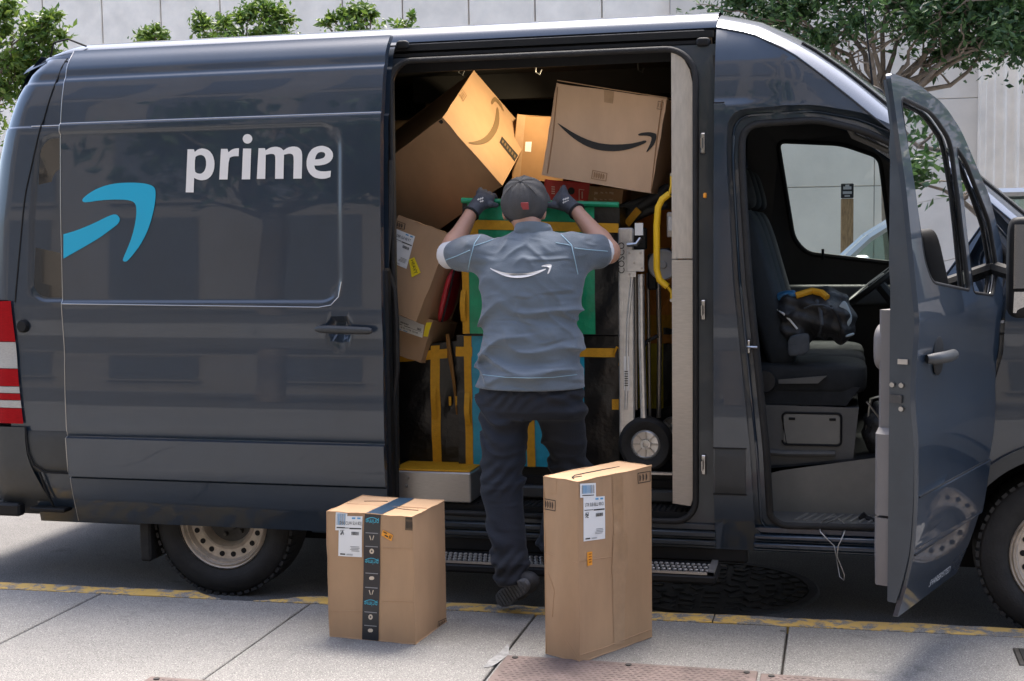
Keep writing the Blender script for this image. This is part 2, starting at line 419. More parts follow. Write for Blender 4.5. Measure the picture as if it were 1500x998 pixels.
# concrete, kerb paint and asphalt need more than two tones
def ground_mat(name, c1, c2, c3, fine, speck, rough=0.85, bump=0.35):
    m = bpy.data.materials.new(name); m.use_nodes = True; nt = m.node_tree
    b = nt.nodes['Principled BSDF']; b.inputs['Roughness'].default_value = rough
    tc = nt.nodes.new('ShaderNodeNewGeometry')
    def noise(sc, det=6, r=.6):
        n = nt.nodes.new('ShaderNodeTexNoise'); n.inputs['Scale'].default_value = sc
        n.inputs['Detail'].default_value = det; n.inputs['Roughness'].default_value = r
        nt.links.new(tc.outputs['Position'], n.inputs['Vector']); return n
    def mix(a, bb, fac):
        x = nt.nodes.new('ShaderNodeMix'); x.data_type = 'RGBA'
        for i, q in ((6, a), (7, bb)):
            if isinstance(q, tuple): x.inputs[i].default_value = (*q, 1)
            else: nt.links.new(q, x.inputs[i])
        nt.links.new(fac, x.inputs[0]); return x.outputs[2]
    def ramp(src, p0, p1):
        r = nt.nodes.new('ShaderNodeMapRange'); r.inputs[1].default_value = p0; r.inputs[2].default_value = p1
        nt.links.new(src, r.inputs[0]); return r.outputs[0]
    big = noise(1.6); mid = noise(9, 8, .7); fin = noise(fine, 3, .7); sp = noise(speck, 2, .5)
    c = mix(c1, c2, ramp(big.outputs[0], .35, .65))
    c = mix(c, c3, ramp(mid.outputs[0], .52, .78))
    dk = mix(c, tuple(x*.45 for x in c1), ramp(fin.outputs[0], .50, .64))
    lt = mix(dk, tuple(min(1, x*1.7) for x in c2), ramp(sp.outputs[0], .56, .66))
    st = noise(3.2, 9, .75); gm = nt.nodes.new('ShaderNodeTexVoronoi'); gm.inputs['Scale'].default_value = 2.6
    nt.links.new(tc.outputs['Position'], gm.inputs['Vector'])
    lt = mix(lt, tuple(x*.62 for x in c1), ramp(st.outputs[0], .58, .70))
    lt = mix(tuple(x*.35 for x in c1), lt, ramp(gm.outputs['Distance'], .030, .042))
    nt.links.new(lt, b.inputs['Base Color'])
    bp = nt.nodes.new('ShaderNodeBump'); bp.inputs['Strength'].default_value = bump; bp.inputs['Distance'].default_value = 0.006
    nt.links.new(fin.outputs[0], bp.inputs['Height']); nt.links.new(bp.outputs[0], b.inputs['Normal'])
    return m
M['concrete'] = ground_mat('sidewalk_concrete', (0.162, 0.156, 0.146), (0.20, 0.191, 0.177), (0.137, 0.129, 0.119), 150, 230)
M['asphalt'] = ground_mat('asphalt', (0.095, 0.09, 0.085), (0.13, 0.124, 0.118), (0.08, 0.076, 0.072), 110, 180, bump=0.8)
def kerb_mat():
    m = M['concrete'].copy(); m.name = 'yellow_kerb_paint'; nt = m.node_tree
    b = nt.nodes['Principled BSDF']; src = b.inputs['Base Color'].links[0].from_socket
    g = nt.nodes.new('ShaderNodeNewGeometry')
    n = nt.nodes.new('ShaderNodeTexNoise'); n.inputs['Scale'].default_value = 14; n.inputs['Detail'].default_value = 8
    n.inputs['Roughness'].default_value = .72
    nt.links.new(g.outputs['Position'], n.inputs['Vector'])
    r = nt.nodes.new('ShaderNodeMapRange'); r.inputs[1].default_value = .47; r.inputs[2].default_value = .56
    nt.links.new(n.outputs[0], r.inputs[0])
    n3 = nt.nodes.new('ShaderNodeTexNoise'); n3.inputs['Scale'].default_value = 5
    nt.links.new(g.outputs['Position'], n3.inputs['Vector'])
    y = nt.nodes.new('ShaderNodeMix'); y.data_type = 'RGBA'
    y.inputs[6].default_value = (0.62, 0.36, 0.05, 1); y.inputs[7].default_value = (0.48, 0.33, 0.12, 1)
    nt.links.new(n3.outputs[0], y.inputs[0])
    x = nt.nodes.new('ShaderNodeMix'); x.data_type = 'RGBA'
    nt.links.new(r.outputs[0], x.inputs[0]); nt.links.new(y.outputs[2], x.inputs[6]); nt.links.new(src, x.inputs[7])
    nt.links.new(x.outputs[2], b.inputs['Base Color'])
    return m
M['kerb'] = kerb_mat()
M['concrete_far'] = mat('bounce_concrete', (0.44, 0.42, 0.39), rough=.85, var=.1, vscale=3)  # unseen far pavement, made pale to bounce sunlight onto the white wall
M['joint'] = mat('joint_dirt', (0.06, 0.055, 0.05), rough=0.95)
M['iron'] = mat('cast_iron', (0.035, 0.032, 0.03), rough=0.65, metal=0.3, var=0.3, vscale=20)
M['rusty'] = mat('rusty_plate', (0.13, 0.095, 0.085), rough=0.7, metal=0.2, var=0.25, vscale=10, bump=0.2, bscale=120)
M['wall_white'] = mat('white_stone', (0.86, 0.78, 0.67), rough=0.8, var=0.11, vscale=2.2, bump=0.1, bscale=20)
M['wall_grey'] = mat('grey_stone', (0.68, 0.61, 0.52), rough=0.85, var=0.09, vscale=1.2, bump=0.15, bscale=24)
M['plaster'] = mat('mortar', (0.45, 0.43, 0.41), rough=0.9)
M['beige'] = mat('beige_facade', (0.26, 0.225, 0.18), rough=0.85, var=0.1, vscale=1)
M['facade_glass'] = mat('facade_window', (0.10, 0.10, 0.10), rough=0.2)
M['carpaint'] = mat('silver_car_paint', (0.42, 0.43, 0.43), rough=0.3, metal=0.6, coat=1.0)
# ------------------------------------------------------------------ ground
def kerb_out(x): return -0.178+0.0345*x
def kerb_in(x): return -0.327+0.030*x
g = MB(); g.add([(-120, -120, 0), (120, -120, 0), (120, 120, 0), (-120, 120, 0)], [(0, 1, 2, 3)])
road = g.build('road', M['asphalt'], angle=None, fix=False); tag(road, kind='structure')
g = MB()
xs = [-40+i*2.0 for i in range(41)]
for a, b in zip(xs, xs[1:]):
    g.add([(a, -13.5, .085), (b, -13.5, .085), (b, kerb_out(b)-.05, .085), (a, kerb_out(a)-.05, .085)], [(0, 1, 2, 3)])
sidewalk = g.build('sidewalk', M['joint'], angle=None); tag(sidewalk, kind='structure')
jx = [-3.353-1.04*k for k in range(6, 0, -1)]+[-3.353, -2.318, -1.280, -0.205]+[-0.205+1.05*k for k in range(1, 6)]
rows = [(None, -1.80), (-1.80, -3.3), (-3.3, -4.8), (-4.8, -6.3)]
for ri, (ya, yb) in enumerate(rows):
    for a, b in zip(jx, jx[1:]):
        gp = 0.0045
        fa = kerb_in(a)-.006 if ya is None else ya-gp; fb = kerb_in(b)-.006 if ya is None else ya-gp
        dz = rnd.uniform(-.0015, .0015)
        lo = [(a+gp, yb+gp), (b-gp, yb+gp), (b-gp, fb), (a+gp, fa)]
        m = MB(); c = 0.004
        cx = (a+b)/2; cy = (yb+fa)/2
        top = [(cx+(x-cx)*(1-c/abs(x-cx)), cy+(y-cy)*(1-c/abs(y-cy)), .12+dz) for x, y in lo]
        mid = [(x, y, .116+dz) for x, y in lo]; bot = [(x, y, .05) for x, y in lo]
        m.add(top+mid+bot, [(0, 1, 2, 3)]+[(4+i, 4+(i+1) % 4, (i+1) % 4, i) for i in range(4)]+[(8+i, 8+(i+1) % 4, 4+(i+1) % 4, 4+i) for i in range(4)])
        m.build('paving_slab', M['concrete'], sidewalk, angle=None)
kb = [-10.5, -7.9, -5.6, -4.35, -2.755, -2.60, -0.52, 1.55, 3.9, 6.2]
for i, (a, b) in enumerate(zip(kb, kb[1:])):
    if i == 4: continue                                   # the broken notch by the rear tyre
    n = max(4, int((b-a)/.06)); m = MB(); vs = []; fs = []
    for k in range(n+1):
        x = a+(b-a)*k/n+(-.003 if k == n else .003 if k == 0 else 0)
        yo = kerb_out(x)+rnd.uniform(-.006, .006); yi = kerb_in(x)+.004
        w = yo-yi
        if i == 3: yo = yi+w*min(1, max(.12, (b-x)/.17))
        if i == 5: yo = yi+w*min(1, max(.12, (x-a)/.22))
        zt = .118+rnd.uniform(-.0015, .0015); ch = min(.02, (yo-yi)*.3)
        vs += [(x, yi, .05), (x, yi, zt), (x, yo-ch, zt), (x, yo, zt-ch), (x, yo+.01, -.02)]
    for k in range(n):
        for q in range(4): fs.append((k*5+q, (k+1)*5+q, (k+1)*5+q+1, k*5+q+1))
    fs += [(0, 1, 2, 3, 4), tuple(n*5+q for q in (4, 3, 2, 1, 0))]
    m.add(vs, fs); m.build('kerb_stone', M['kerb'], sidewalk, angle=50)
# white spill on the joint
sp = [(-1.300, -.80), (-1.284, -.86), (-1.268, -.93), (-1.235, -.955), (-1.262, -.972), (-1.276, -1.05), (-1.288, -1.10), (-1.315, -1.12), (-1.312, -1.02), (-1.300, -.95), (-1.304, -.87)]
m = MB(); m.poly([sp], lambda x, y: (x+rnd.uniform(-.008, .008), y, .1228))
m.build('plaster_stain', mat('dried_plaster', (0.22, 0.216, 0.21), rough=.9, var=.4, vscale=30), sidewalk, angle=None)
# steel covers let into the sidewalk
def tread_plate(label, x0, x1, y0, y1, nx, ny, grp=None, matl='rusty'):
    o = empty('utility_cover', label, 'utility cover', ((x0+x1)/2, (y0+y1)/2, .12), grp)
    MB().box((x0, y0, .112), (x1, y1, .127), 0, .003).build('plate', M[matl], o)
    m = MB()
    for i in range(nx):
        for j in range(ny):
            cx = x0+.02+(x1-x0-.04)*(i+.5+(.5 if j % 2 else 0)*.9)/(nx+.5); cy = y0+.02+(y1-y0-.04)*(j+.5)/ny
            if (i+j) % 2: a, b = Vector((.011, .004, 0)), Vector((-.0022, .004, 0))
            else: a, b = Vector((.011, -.004, 0)), Vector((.0022, .004, 0))
            c = Vector((cx, cy, .127)); up = Vector((0, 0, .0025))
            m.add([c-a, c-b, c+a, c+b, c-a*.5+up, c-b*.5+up, c+a*.5+up, c+b*.5+up], [(4, 5, 6, 7), (0, 1, 5, 4), (1, 2, 6, 5), (2, 3, 7, 6), (3, 0, 4, 7)])
    tr = m.build('tread_pattern', M[matl], o, angle=None); tag(tr, kind='stuff')
    for (bx, by) in ((x0+.04, y1-.03), (x1-.04, y1-.03), ((x0+x1)/2, y1-.03)):
        MB().lathe([(.0001, .0), (.012, 0), (.012, .004), (.0001, .004)], (bx, by, .127), (0, 0, 1), 10).build('bolt', M['iron'], o)
    return o
tread_plate('rusty brown tread-plate cover beside the tall narrow carton', -1.262, -.292, -1.72, -.962, 34, 30)
tread_plate('rusty brown tread-plate cover, right-hand one of the joined pair', -.280, .72, -1.74, -.985, 34, 30)
tread_plate('brown metal cover at the bottom edge, left of the squat carton', -2.52, -1.95, -2.1, -1.475, 20, 24)
vb = empty('valve_box_lid', 'small dark square valve lid in the sidewalk at far right', 'valve lid', (.80, -.57, .12))
MB().box((.665, -.685, .11), (.93, -.475, .126), 0, .004).build('frame', M['iron'], vb)
MB().box((.685, -.667, .126), (.91, -.493, .130), 0, .002).build('lid', M['black'], vb)
MB().tube([(.78, -.58, .131), (.80, -.58, .14), (.82, -.58, .131)], .004, 6).build('lifting_loop', M['steel'], vb)
# manhole cover in the road
mh = empty('manhole_cover', 'round cast iron manhole cover in the road beneath the van', 'manhole cover', (-.60, .66, 0))
MB().lathe([(.46, -.01), (.46, .012), (.50, .012), (.51, .004), (.515, -.01)], (-.60, .66, 0), (0, 0, 1), 64).build('ring', M['iron'], mh)
MB().lathe([(.0001, .005), (.45, .005), (.452, -.01)], (-.60, .66, 0), (0, 0, 1), 64).build('lid', M['iron'], mh)
m = MB()
for rr, cnt in ((.10, 6), (.19, 10), (.28, 16), (.365, 22), (.425, 28)):
    for k in range(cnt):
        a = 2*math.pi*(k+.5*(cnt % 4 == 2))/cnt; da = math.pi/cnt*.60; dr = .024
        pts = [(-.60+q*math.cos(a+s), .66+q*math.sin(a+s)) for q, s in ((rr-dr, -da), (rr+dr, -da), (rr+dr, da), (rr-dr, da))]
        m.add([(x, y, .005) for x, y in pts]+[(x, y, .010) for x, y in pts], [(4, 5, 6, 7)]+[(i, (i+1) % 4, 4+(i+1) % 4, 4+i) for i in range(4)])
tag(m.build('raised_pads', M['iron'], mh, angle=None), kind='stuff')

# ------------------------------------------------------------------ far side of the street
m = MB(); m.box((-60, 8.2, -.02), (60, 14.2, .13), 0)
fs_ = m.build('far_sidewalk', M['concrete_far'], angle=None); tag(fs_, kind='structure')
WY = 14.0
pxs = [-110, -23, 63, 150, 236, 323, 412, 502, 590, 687, 784, 882, 983]
wx = [PY(p, 10, WY).x for p in pxs]; wx = [wx[0]-1.0*k for k in range(6, 0, -1)]+wx
wb = empty('white_office_building', 'white stone office building with vertical panel joints behind the van', 'building', ((wx[0]+wx[-1])/2, WY, 0))
MB().box((wx[0], WY+.05, 0), (wx[-1], WY+3, 11)).build('wall', M['plaster'], wb)
for a, b in zip(wx, wx[1:]):
    for (z0, z1) in ((.0, 3.0), (3.0, 6.6), (6.6, 11.0)):
        MB().box((a+.010, WY-.03, z0+.004), (b-.010, WY+.06, z1-.004), 0, .012).build('wall_panel', M['wall_white'], wb)
gb = empty('grey_stone_building', 'grey stone building with a fluted column, behind the van cab', 'building', (3, WY, 0))
MB().box((wx[-1]+.01, WY-.22, 0), (22, WY+3, 12)).build('wall', M['plaster'], gb)
bx = [wx[-1]+.02, -1.1, .45, 1.95, 3.5, 5.2, 7.0, 9.0, 12, 15, 18, 22]
for a, b in zip(bx, bx[1:]):
    for k in range(10):
        z0 = k*1.18
        MB().box((a+.004, WY-.25+rnd.uniform(-.003, .003), z0+.004), (b-.004, WY-.1, z0+1.176), 0, .006).build('stone_block', M['wall_grey'], gb)
cc = (2.72, WY-.30)
m = MB(); N = 30*8; prof = []
for k in range(N):
    a = 2*math.pi*k/N; q = (k % 8)/8
    r = .90-.10*max(0, math.sin(math.pi*min(1, q/.8)))**.8
    prof.append((cc[0]+r*math.cos(a), cc[1]+r*math.sin(a)))
vs = [(x, y, .62) for x, y in prof]+[(x, y, 11.9) for x, y in prof]
m.add(vs, [(i, (i+1) % N, N+(i+1) % N, N+i) for i in range(N)])
m.build('fluted_column', M['wall_white'], gb, angle=50)
MB().lathe([(1.08, .1), (1.08, .42), (1.02, .5), (.98, .62), (.85, .63)], (cc[0], cc[1], 0), (0, 0, 1), 48).build('column_base', M['wall_white'], gb)

# wooden post with a dark sign
c = PY(1241, 300, 10.0)
pw = .071
sp_ = empty('sign_post', 'wooden post with a small dark sign seen through the cab window', 'sign post', (c.x, 10.0, .13))
zt = PY(1241, 291, 10).z; zs = PY(1241, 269, 10).z
MB().box((c.x-pw, 10.0, .13), (c.x+pw, 10.12, zt), 0, .01).build('post', mat('weathered_wood', (0.24, 0.15, 0.075), rough=.8, var=.35, vscale=9, stretch=(6, 6, 1)), sp_)
s_ = MB().box((c.x-pw, 9.985, zt+.004), (c.x+pw, 10.03, zs), 0, .008).build('sign_board', M['black'], sp_)
m = MB()
for k, (w, h0, h1) in enumerate(((.045, .60, .80), (.022, .80, .92), (.05, .30, .48), (.03, .12, .22))):
    z0 = zt+(zs-zt)*h0; z1 = zt+(zs-zt)*h1
    m.box((c.x-w, 9.980, z0), (c.x+w, 9.986, z1))
m.build('sign_marks', M['grey_ink'], s_, angle=None)

# ------------------------------------------------------------------ trees
def leaf_cloud(m, centres, n, size, rg, squash=.75):
    tot = sum(r**2 for *_, r in centres)
    for (cx, cy, cz, r) in centres:
        k = int(n*r*r/tot)
        for _ in range(k):
            d = Vector((rg.gauss(0, 1), rg.gauss(0, 1), rg.gauss(0, 1))).normalized()
            q = r*min(1.35, abs(rg.gauss(0, .62)))
            p = Vector((cx, cy, cz))+Vector((d.x, d.y, d.z*squash))*q
            ax = Vector((rg.gauss(0, 1), rg.gauss(0, 1), rg.gauss(-.2, .8))).normalized()
            sd_ = ax.cross(Vector((rg.gauss(0, 1), rg.gauss(0, 1), rg.gauss(0, 1)))).normalized()
            up = ax.cross(sd_)
            L = size*rg.uniform(.55, 1.45); w = L*rg.uniform(.17, .27)
            m.add([p, p+ax*L*.5+sd_*w+up*w*.35, p+ax*L, p+ax*L*.5-sd_*w+up*w*.35, p+ax*L*.5], [(0, 1, 4), (1, 2, 4), (2, 3, 4), (3, 0, 4)])
def limb(m, a, b, r0, r1, rg, wob=.06, n=7):
    a = Vector(a); b = Vector(b); L = (b-a).length; pts = []; rs = []
    for i in range(n+1):
        t = i/n; p = a.lerp(b, t)
        if 0 < i < n: p += Vector((rg.gauss(0, 1), rg.gauss(0, 1), rg.gauss(0, .5)))*wob*L*.3
        pts.append(p); rs.append(r0+(r1-r0)*t)
    m.tube(pts, rs, 8); return pts
def tree(label, base, fork, clumps, nleaf, lsize, lm, seed, r=.1, group='street trees', name='street_tree', extra=3):
    rg = random.Random(seed)
    o = empty(name, label, 'tree', base, group)
    t = MB(); base = Vector(base); fork = Vector(fork)
    limb(t, base, fork, r, r*.8, rg, .03)
    for (cx, cy, cz, rr) in clumps:
        pts = limb(t, fork-Vector((0, 0, rg.uniform(0, .25))), (cx, cy, cz), r*.42, r*.10, rg, .12)
        for _ in range(extra):
            p = pts[rg.randint(3, 6)]
            limb(t, p, p+Vector((rg.gauss(0, .5), rg.gauss(0, .5), rg.uniform(.1, .6)))*rr*1.3, r*.16, r*.05, rg, .12)
    t.build('trunk', M['bark'], o, angle=60)
    c = MB(); leaf_cloud(c, clumps, nleaf, lsize, rg)
    c.build('crown', lm, o, angle=None, fix=False)
    return o
def at9(px, py, Y=9.0):
    p = PY(px, py, Y); return (p.x, p.y, p.z)
fk = at9(1298, 140)
cl = []
for (px, py, r, dy) in ((1085, -8, .36, .2), (1130, 22, .26, .3), (1165, 15, .42, 0), (1175, -80, .6, .3), (1205, 58, .22, -.2), (1240, -30, .5, -.3), (1255, 40, .22, -.5), (1330, -15, .46, .4), (1345, 40, .26, -.3), (1400, 10, .5, 0), (1415, 62, .28, .3), (1460, -10, .5, .3), (1452, 58, .26, -.3), (1500, 20, .5, 0), (1500, 62, .22, .4), (1560, 0, .6, .2), (1300, -110, .7, .5), (1430, -110, .7, 0), (1378, 78, .13, .1), (1080, -60, .45, 0)):
    x, y, z = at9(px, py); cl.append((x, y+dy, z, r*1.5))
tree('branching ficus tree with dense dark leaves behind the van cab', (fk[0]+.05, 9.0, .12), fk, cl, 27000, .085, M['leaf_dark'], 3, r=.085, extra=5)
cl = [(*at9(px, py), r*1.3) for (px, py, r) in ((-4, 18, .22), (12, 8, .16), (8, 42, .13), (50, 40, .20), (68, 28, .14), (80, 22, .10), (62, 48, .18), (40, 66, .14), (88, 50, .12), (20, 96, .24), (48, 90, .22), (70, 74, .16), (5, 130, .26), (38, 118, .20), (-40, 60, .5), (-50, 170, .5))]
tree('bright green leafy tree beyond the rear corner of the van', at9(-150, 640)[:2]+(.12,), at9(-95, 210), cl, 6500, .095, M['leaf_light'], 5, r=.08)
def small_tree(label, pts, n, seed, lm='leaf_light'):
    cl = [(*at9(px, py), r) for (px, py, r) in pts]
    cx = sum(c[0] for c in cl)/len(cl); zz = min(c[2] for c in cl)
    tree(label, (cx, 9.0, .12), (cx, 9.0, zz-.5), cl, n*2, .075, M[lm], seed, r=.06)
rg_ = random.Random(77)
tree('dark ficus tree far to the right, mirrored in the open cab door window', (6.6, 9.2, .12), (6.6, 9.2, 2.3), [(6.6+rg_.uniform(-1.6, 1.6), 9.2+rg_.uniform(-1.2, 1.2), rg_.uniform(3.0, 5.2), rg_.uniform(.6, .9)) for _ in range(9)], 3500, .17, M['leaf_dark'], 31, r=.14)
small_tree('green treetop showing above the van roof, leftmost and smallest', ((214, 47, .09), (229, 42, .10), (206, 52, .06), (240, 50, .08), (222, 60, .2), (218, 95, .3)), 700, 11)
small_tree('green treetop above the van roof over the sliding door lettering', ((288, 40, .10), (292, 22, .08), (303, 34, .09), (330, 34, .14), (352, 25, .12), (368, 18, .16), (392, 14, .17), (410, 20, .14), (384, 3, .09), (424, 28, .08), (350, 70, .40), (400, 50, .3), (315, 60, .2)), 2600, 12)
small_tree('green treetop above the van roof near the front edge of the sliding door', ((486, 26, .08), (502, 20, .10), (522, 18, .13), (543, 20, .10), (532, 10, .06), (520, 60, .36), (475, 32, .06), (604, 22, .05), (592, 44, .15)), 1700, 13)

# ------------------------------------------------------------------ silver car on the far lane, nose to the left
CY0, CY1 = 4.3, 6.1
car = empty('parked_car', 'silver people carrier on the road, seen through the cab windows', 'car', (1.3, 5.2, 0))
def car_sec(prof, ins, m, mi=0):
    pass
body = [(-1.02, .35), (-1.10, .6), (-1.08, .95), (-.95, 1.18), (-.60, 1.32), (-.10, 1.42), (.2, 1.45), (3.55, 1.48), (3.68, 1.2), (3.72, .7), (3.66, .35)]
def arch(cx, r=.40, n=9): return [(cx+r*math.cos(math.radians(a)), .36+r*math.sin(math.radians(a))) for a in [0+180*i/n for i in range(n+1)]]
outl = body+arch(2.85)+arch(-.2)
m = MB()
m.poly([outl], lambda x, z: (x, CY0+.02+.05*max(0, (z-.9)), z)); m.poly([outl], lambda x, z: (x, CY1-.02-.05*max(0, (z-.9)), z))
n = len(outl)
A = [Vector((x, CY0+.02+.05*max(0, (z-.9)), z)) for x, z in outl]; B = [Vector((x, CY1-.02-.05*max(0, (z-.9)), z)) for x, z in outl]
m.add(A+B, [(i, (i+1) % n, n+(i+1) % n, n+i) for i in range(n)])
m.build('body', M['carpaint'], car, angle=30)
top = [(-.10, 1.42), (.20, 1.70), (.55, 1.92), (.95, 2.02), (2.6, 2.03), (3.3, 1.92), (3.55, 1.48)]
m = MB(); yi = lambda z: .05+.28*(z-1.42)
A = [Vector((x, CY0+yi(z), z)) for x, z in top]; B = [Vector((x, CY1-yi(z), z)) for x, z in top]
k = len(top)
for i in range(1, k-1):
    if i in (2, 3, 4): m.add([A[i], A[i+1], B[i+1], B[i]], [(0, 1, 2, 3)])
for S in (A, B):
    for i in range(k-1):
        m.tube([S[i], S[i+1]], .035, 6)
    for xb in (.9, 1.9, 2.8):
        zt_ = interp(top, xb); y_ = (S[0].y < 5)
        yb_ = CY0+yi(1.44) if y_ else CY1-yi(1.44); yt_ = CY0+yi(zt_) if y_ else CY1-yi(zt_)
        m.tube([(xb, yb_, 1.44), (xb, yt_, zt_)], .03, 6)
m.build('roof', M['carpaint'], car, angle=40)
def pane(pts, nm): MB().add(pts, [tuple(range(len(pts)))]).build(nm, M['glass_dark'], car, angle=None)
pane([A[0]+Vector((0, .03, .01)), A[1]+Vector((0, .03, 0)), A[2]+Vector((0, .03, 0)), B[2]-Vector((0, .03, 0)), B[1]-Vector((0, .03, 0)), B[0]+Vector((0, -.03, .01))], 'windshield')
pane([A[5], A[6], B[6], B[5]], 'rear_window')
for S in (A, B): pane([S[i] for i in range(k)], 'side_window')
for cx in (-.2, 2.85):
    for cy, s in ((CY0+.02, 1), (CY1-.02, -1)):
        w = MB(); w.lathe([(.20, .0), (.33, .0), (.35, .03), (.35, .19), (.33, .22), (.2, .22)], (cx, cy, .35), (0, s, 0), 28)
        tyre = w.build('wheel', M['rubber'], car)
        w = MB(); w.lathe([(.001, .02), (.08, .02), (.17, .04), (.20, .0), (.21, .01), (.20, .2)], (cx, cy, .35), (0, s, 0), 28)
        w.build('rim', M['alu'], tyre)
for y_ in (CY0+.25, CY1-.25):
    MB().rbox((-1.03, y_, 1.0), (.06, 0, 0), (0, .2, 0), (0, 0, .09), .5).build('headlight', M['clear'], car)
MB().rbox((.15, CY0-.08, 1.5), (.06, 0, 0), (0, .1, 0), (0, 0, .08), .5).build('wing_mirror', M['carpaint'], car)
MB().box((-1.13, 4.6, .5), (-1.06, 5.8, .75), 0, .02).build('grille', M['black'], car)

# ------------------------------------------------------------------ across the pavement behind the camera: what the van's paint mirrors
ob = empty('beige_office_building', 'beige office building across the pavement, mirrored in the van side', 'building', (-2, -15.5, 0))
MB().box((-26, -19, 0), (18, -15.5, 16)).build('wall', M['beige'], ob)
for i in range(14):
    for k in range(4):
        x0 = -24.5+i*3.0; z0 = .6+k*3.9
        w = MB().box((x0, -15.56, z0), (x0+1.7, -15.46, z0+2.6)).build('window', M['facade_glass'], ob, angle=None)
        MB().box((x0-.06, -15.60, z0-.12), (x0+1.76, -15.38, z0-.02)).build('sill', M['beige'], w, angle=None)
for i, (x, y, lab) in enumerate(((-6.2, -8.2, 'leftmost'), (-3.9, -8.6, 'second from left'), (-1.2, -9.4, 'second from right'), (2.6, -8.6, 'rightmost'))):
    rg = random.Random(40+i)
    cl = [(x+rg.uniform(-1.5, 1.5), y+rg.uniform(-1.2, .9), rg.uniform(3.6, 6.8), rg.uniform(.7, 1.1)) for _ in range(12)]
    tree('street tree mirrored in the van side, %s of four' % lab, (x, y, .12), (x, y, 2.7), cl, 2600, .26, M['leaf_dark'], 50+i, r=.19, group='trees mirrored in the van')
# ------------------------------------------------------------------ delivery van
VAN = empty('delivery_van', 'dark grey delivery van with open sliding door, packed with parcels', 'van', (-1.5, 1.0, 0))
PROF = [(.33, .085), (.40, .066), (.50, .036), (.585, .018), (.62, .010), (.80, .0), (1.0, .0), (1.12, .004), (1.20, .011), (1.28, .009), (1.42, .0), (1.46, .0), (1.9, .013), (2.30, .040), (2.45, .065), (2.55, .093), (2.60, .112), (2.64, .135), (2.67, .158), (2.705, .20)]
_pz = np.array([p[0] for p in PROF]); _py = np.array([p[1] for p in PROF])
_zz = np.linspace(.33, 2.705, 475); _yy = np.interp(_zz, _pz, _py)
_k = np.ones(11)/11; _ys = np.convolve(np.pad(_yy, 5, mode='edge'), _k, mode='valid')
def fz(z): return float(np.interp(z, _zz, _ys))
def body_y(x, z, rec=None, extra=True):
    """outer skin depth (Y) of the near side at height z, with ledges, creases and the pressed window panel"""
    y = fz(z)
    if extra:
        y += .010*sstep(2.328, 2.338, z)             # ledge under the upper band
        y += .008*sstep(2.548, 2.560, z)*(1-sstep(2.565, 2.62, z))
    if rec:
        x0, x1, z0, z1, r = rec
        dx = max(x0+r-x, x-(x1-r), 0); dz = max(z0+r-z, z-(z1-r), 0)
        d = math.hypot(dx, dz)-r
        y += .012*(1-sstep(-.016, .004, d))
    return y
def rear_round(x, z):
    """rear corner: the side turns into the rear face"""
    t = min(1, max(0, (-4.09-x)/.20)); return .20*(1-math.sqrt(max(0, 1-t*t)))*.9
def lean(x, z):                                        # the rear leans forward towards the roof
    k = max(0, min(1, (-3.5-x)/.78)); return x+k*interp(LEAN, z)
LEAN = [(1.0, 0), (1.47, .02), (1.85, .05), (2.17, .10), (2.38, .15), (2.5, .19), (2.6, .245), (2.68, .31), (2.75, .40), (2.82, .50)]
def grid(mb, xs, zs, fn, keep=None, m=0):
    nx, nz = len(xs), len(zs)
    vs = [fn(x, z) for x in xs for z in zs]; fs = []
    for i in range(nx-1):
        for k in range(nz-1):
            if keep and not keep((xs[i]+xs[i+1])/2, (zs[k]+zs[k+1])/2): continue
            fs.append((i*nz+k, (i+1)*nz+k, (i+1)*nz+k+1, i*nz+k+1))
    mb.add(vs, fs, m)
def lin(a, b, st):
    n = max(1, int(round((b-a)/st))); return [a+(b-a)*i/n for i in range(n+1)]
ZL = sorted(set(lin(.33, 1.43, .03)+lin(1.43, 1.49, .004)+lin(1.49, 2.27, .03)+lin(2.27, 2.35, .004)+lin(2.35, 2.54, .02)+lin(2.54, 2.64, .006)+lin(2.64, 2.68, .01)))
REC_Q = (-3.965, -2.25, 1.462, 2.295, .10)
# rear quarter (behind the opened door)
m = MB()
xs = sorted(set(lin(-4.29, -4.06, .012)+lin(-4.06, -3.80, .01)+lin(-3.80, -2.05, .05)))
WRX, WRZ, WRR = -2.96, .37, .46
grid(m, xs, ZL, lambda x, z: (lean(x, z), body_y(x, z, REC_Q)+rear_round(x, z), z),
     lambda x, z: math.hypot(x-WRX, z-WRZ) > WRR and not (x < -3.99 and z < .82) and not (-4.08 > x and z < 1.47))
m.build('rear_quarter', M['paint'], VAN, angle=40)
m = MB(); qw = rrect(REC_Q[0]+.022, -3.55, REC_Q[2]+.022, REC_Q[3]-.022, [.08, 0, 0, .08], 6)
m.poly([qw], lambda x, z: (lean(x, z), body_y(x, z, REC_Q)+rear_round(x, z)-.003, z)); m.build('quarter_window', mat('privacy_glass', (.008, .009, .011), rough=.06, coat=1.0), VAN, angle=None)
# rear face, doors seen edge-on
m = MB()
zs = lin(.55, 2.70, .05)
grid(m, lin(.20, 1.79, .1), zs, lambda y, z: (lean(-4.29, z)-.03*math.sin(math.pi*(y-.2)/1.59), y, z))
m.build('rear_doors', M['paint'], VAN, angle=40)
m = MB()
def corner(z, y): return (lean(-4.29, z), y, z)
grid(m, [.14, .18, .205], zs, lambda y, z: (lean(-4.286, z)-.004*(y > .15), y+fz(z)*.75, z)); m.build('rear_pillar', M['paint'], VAN, angle=40)
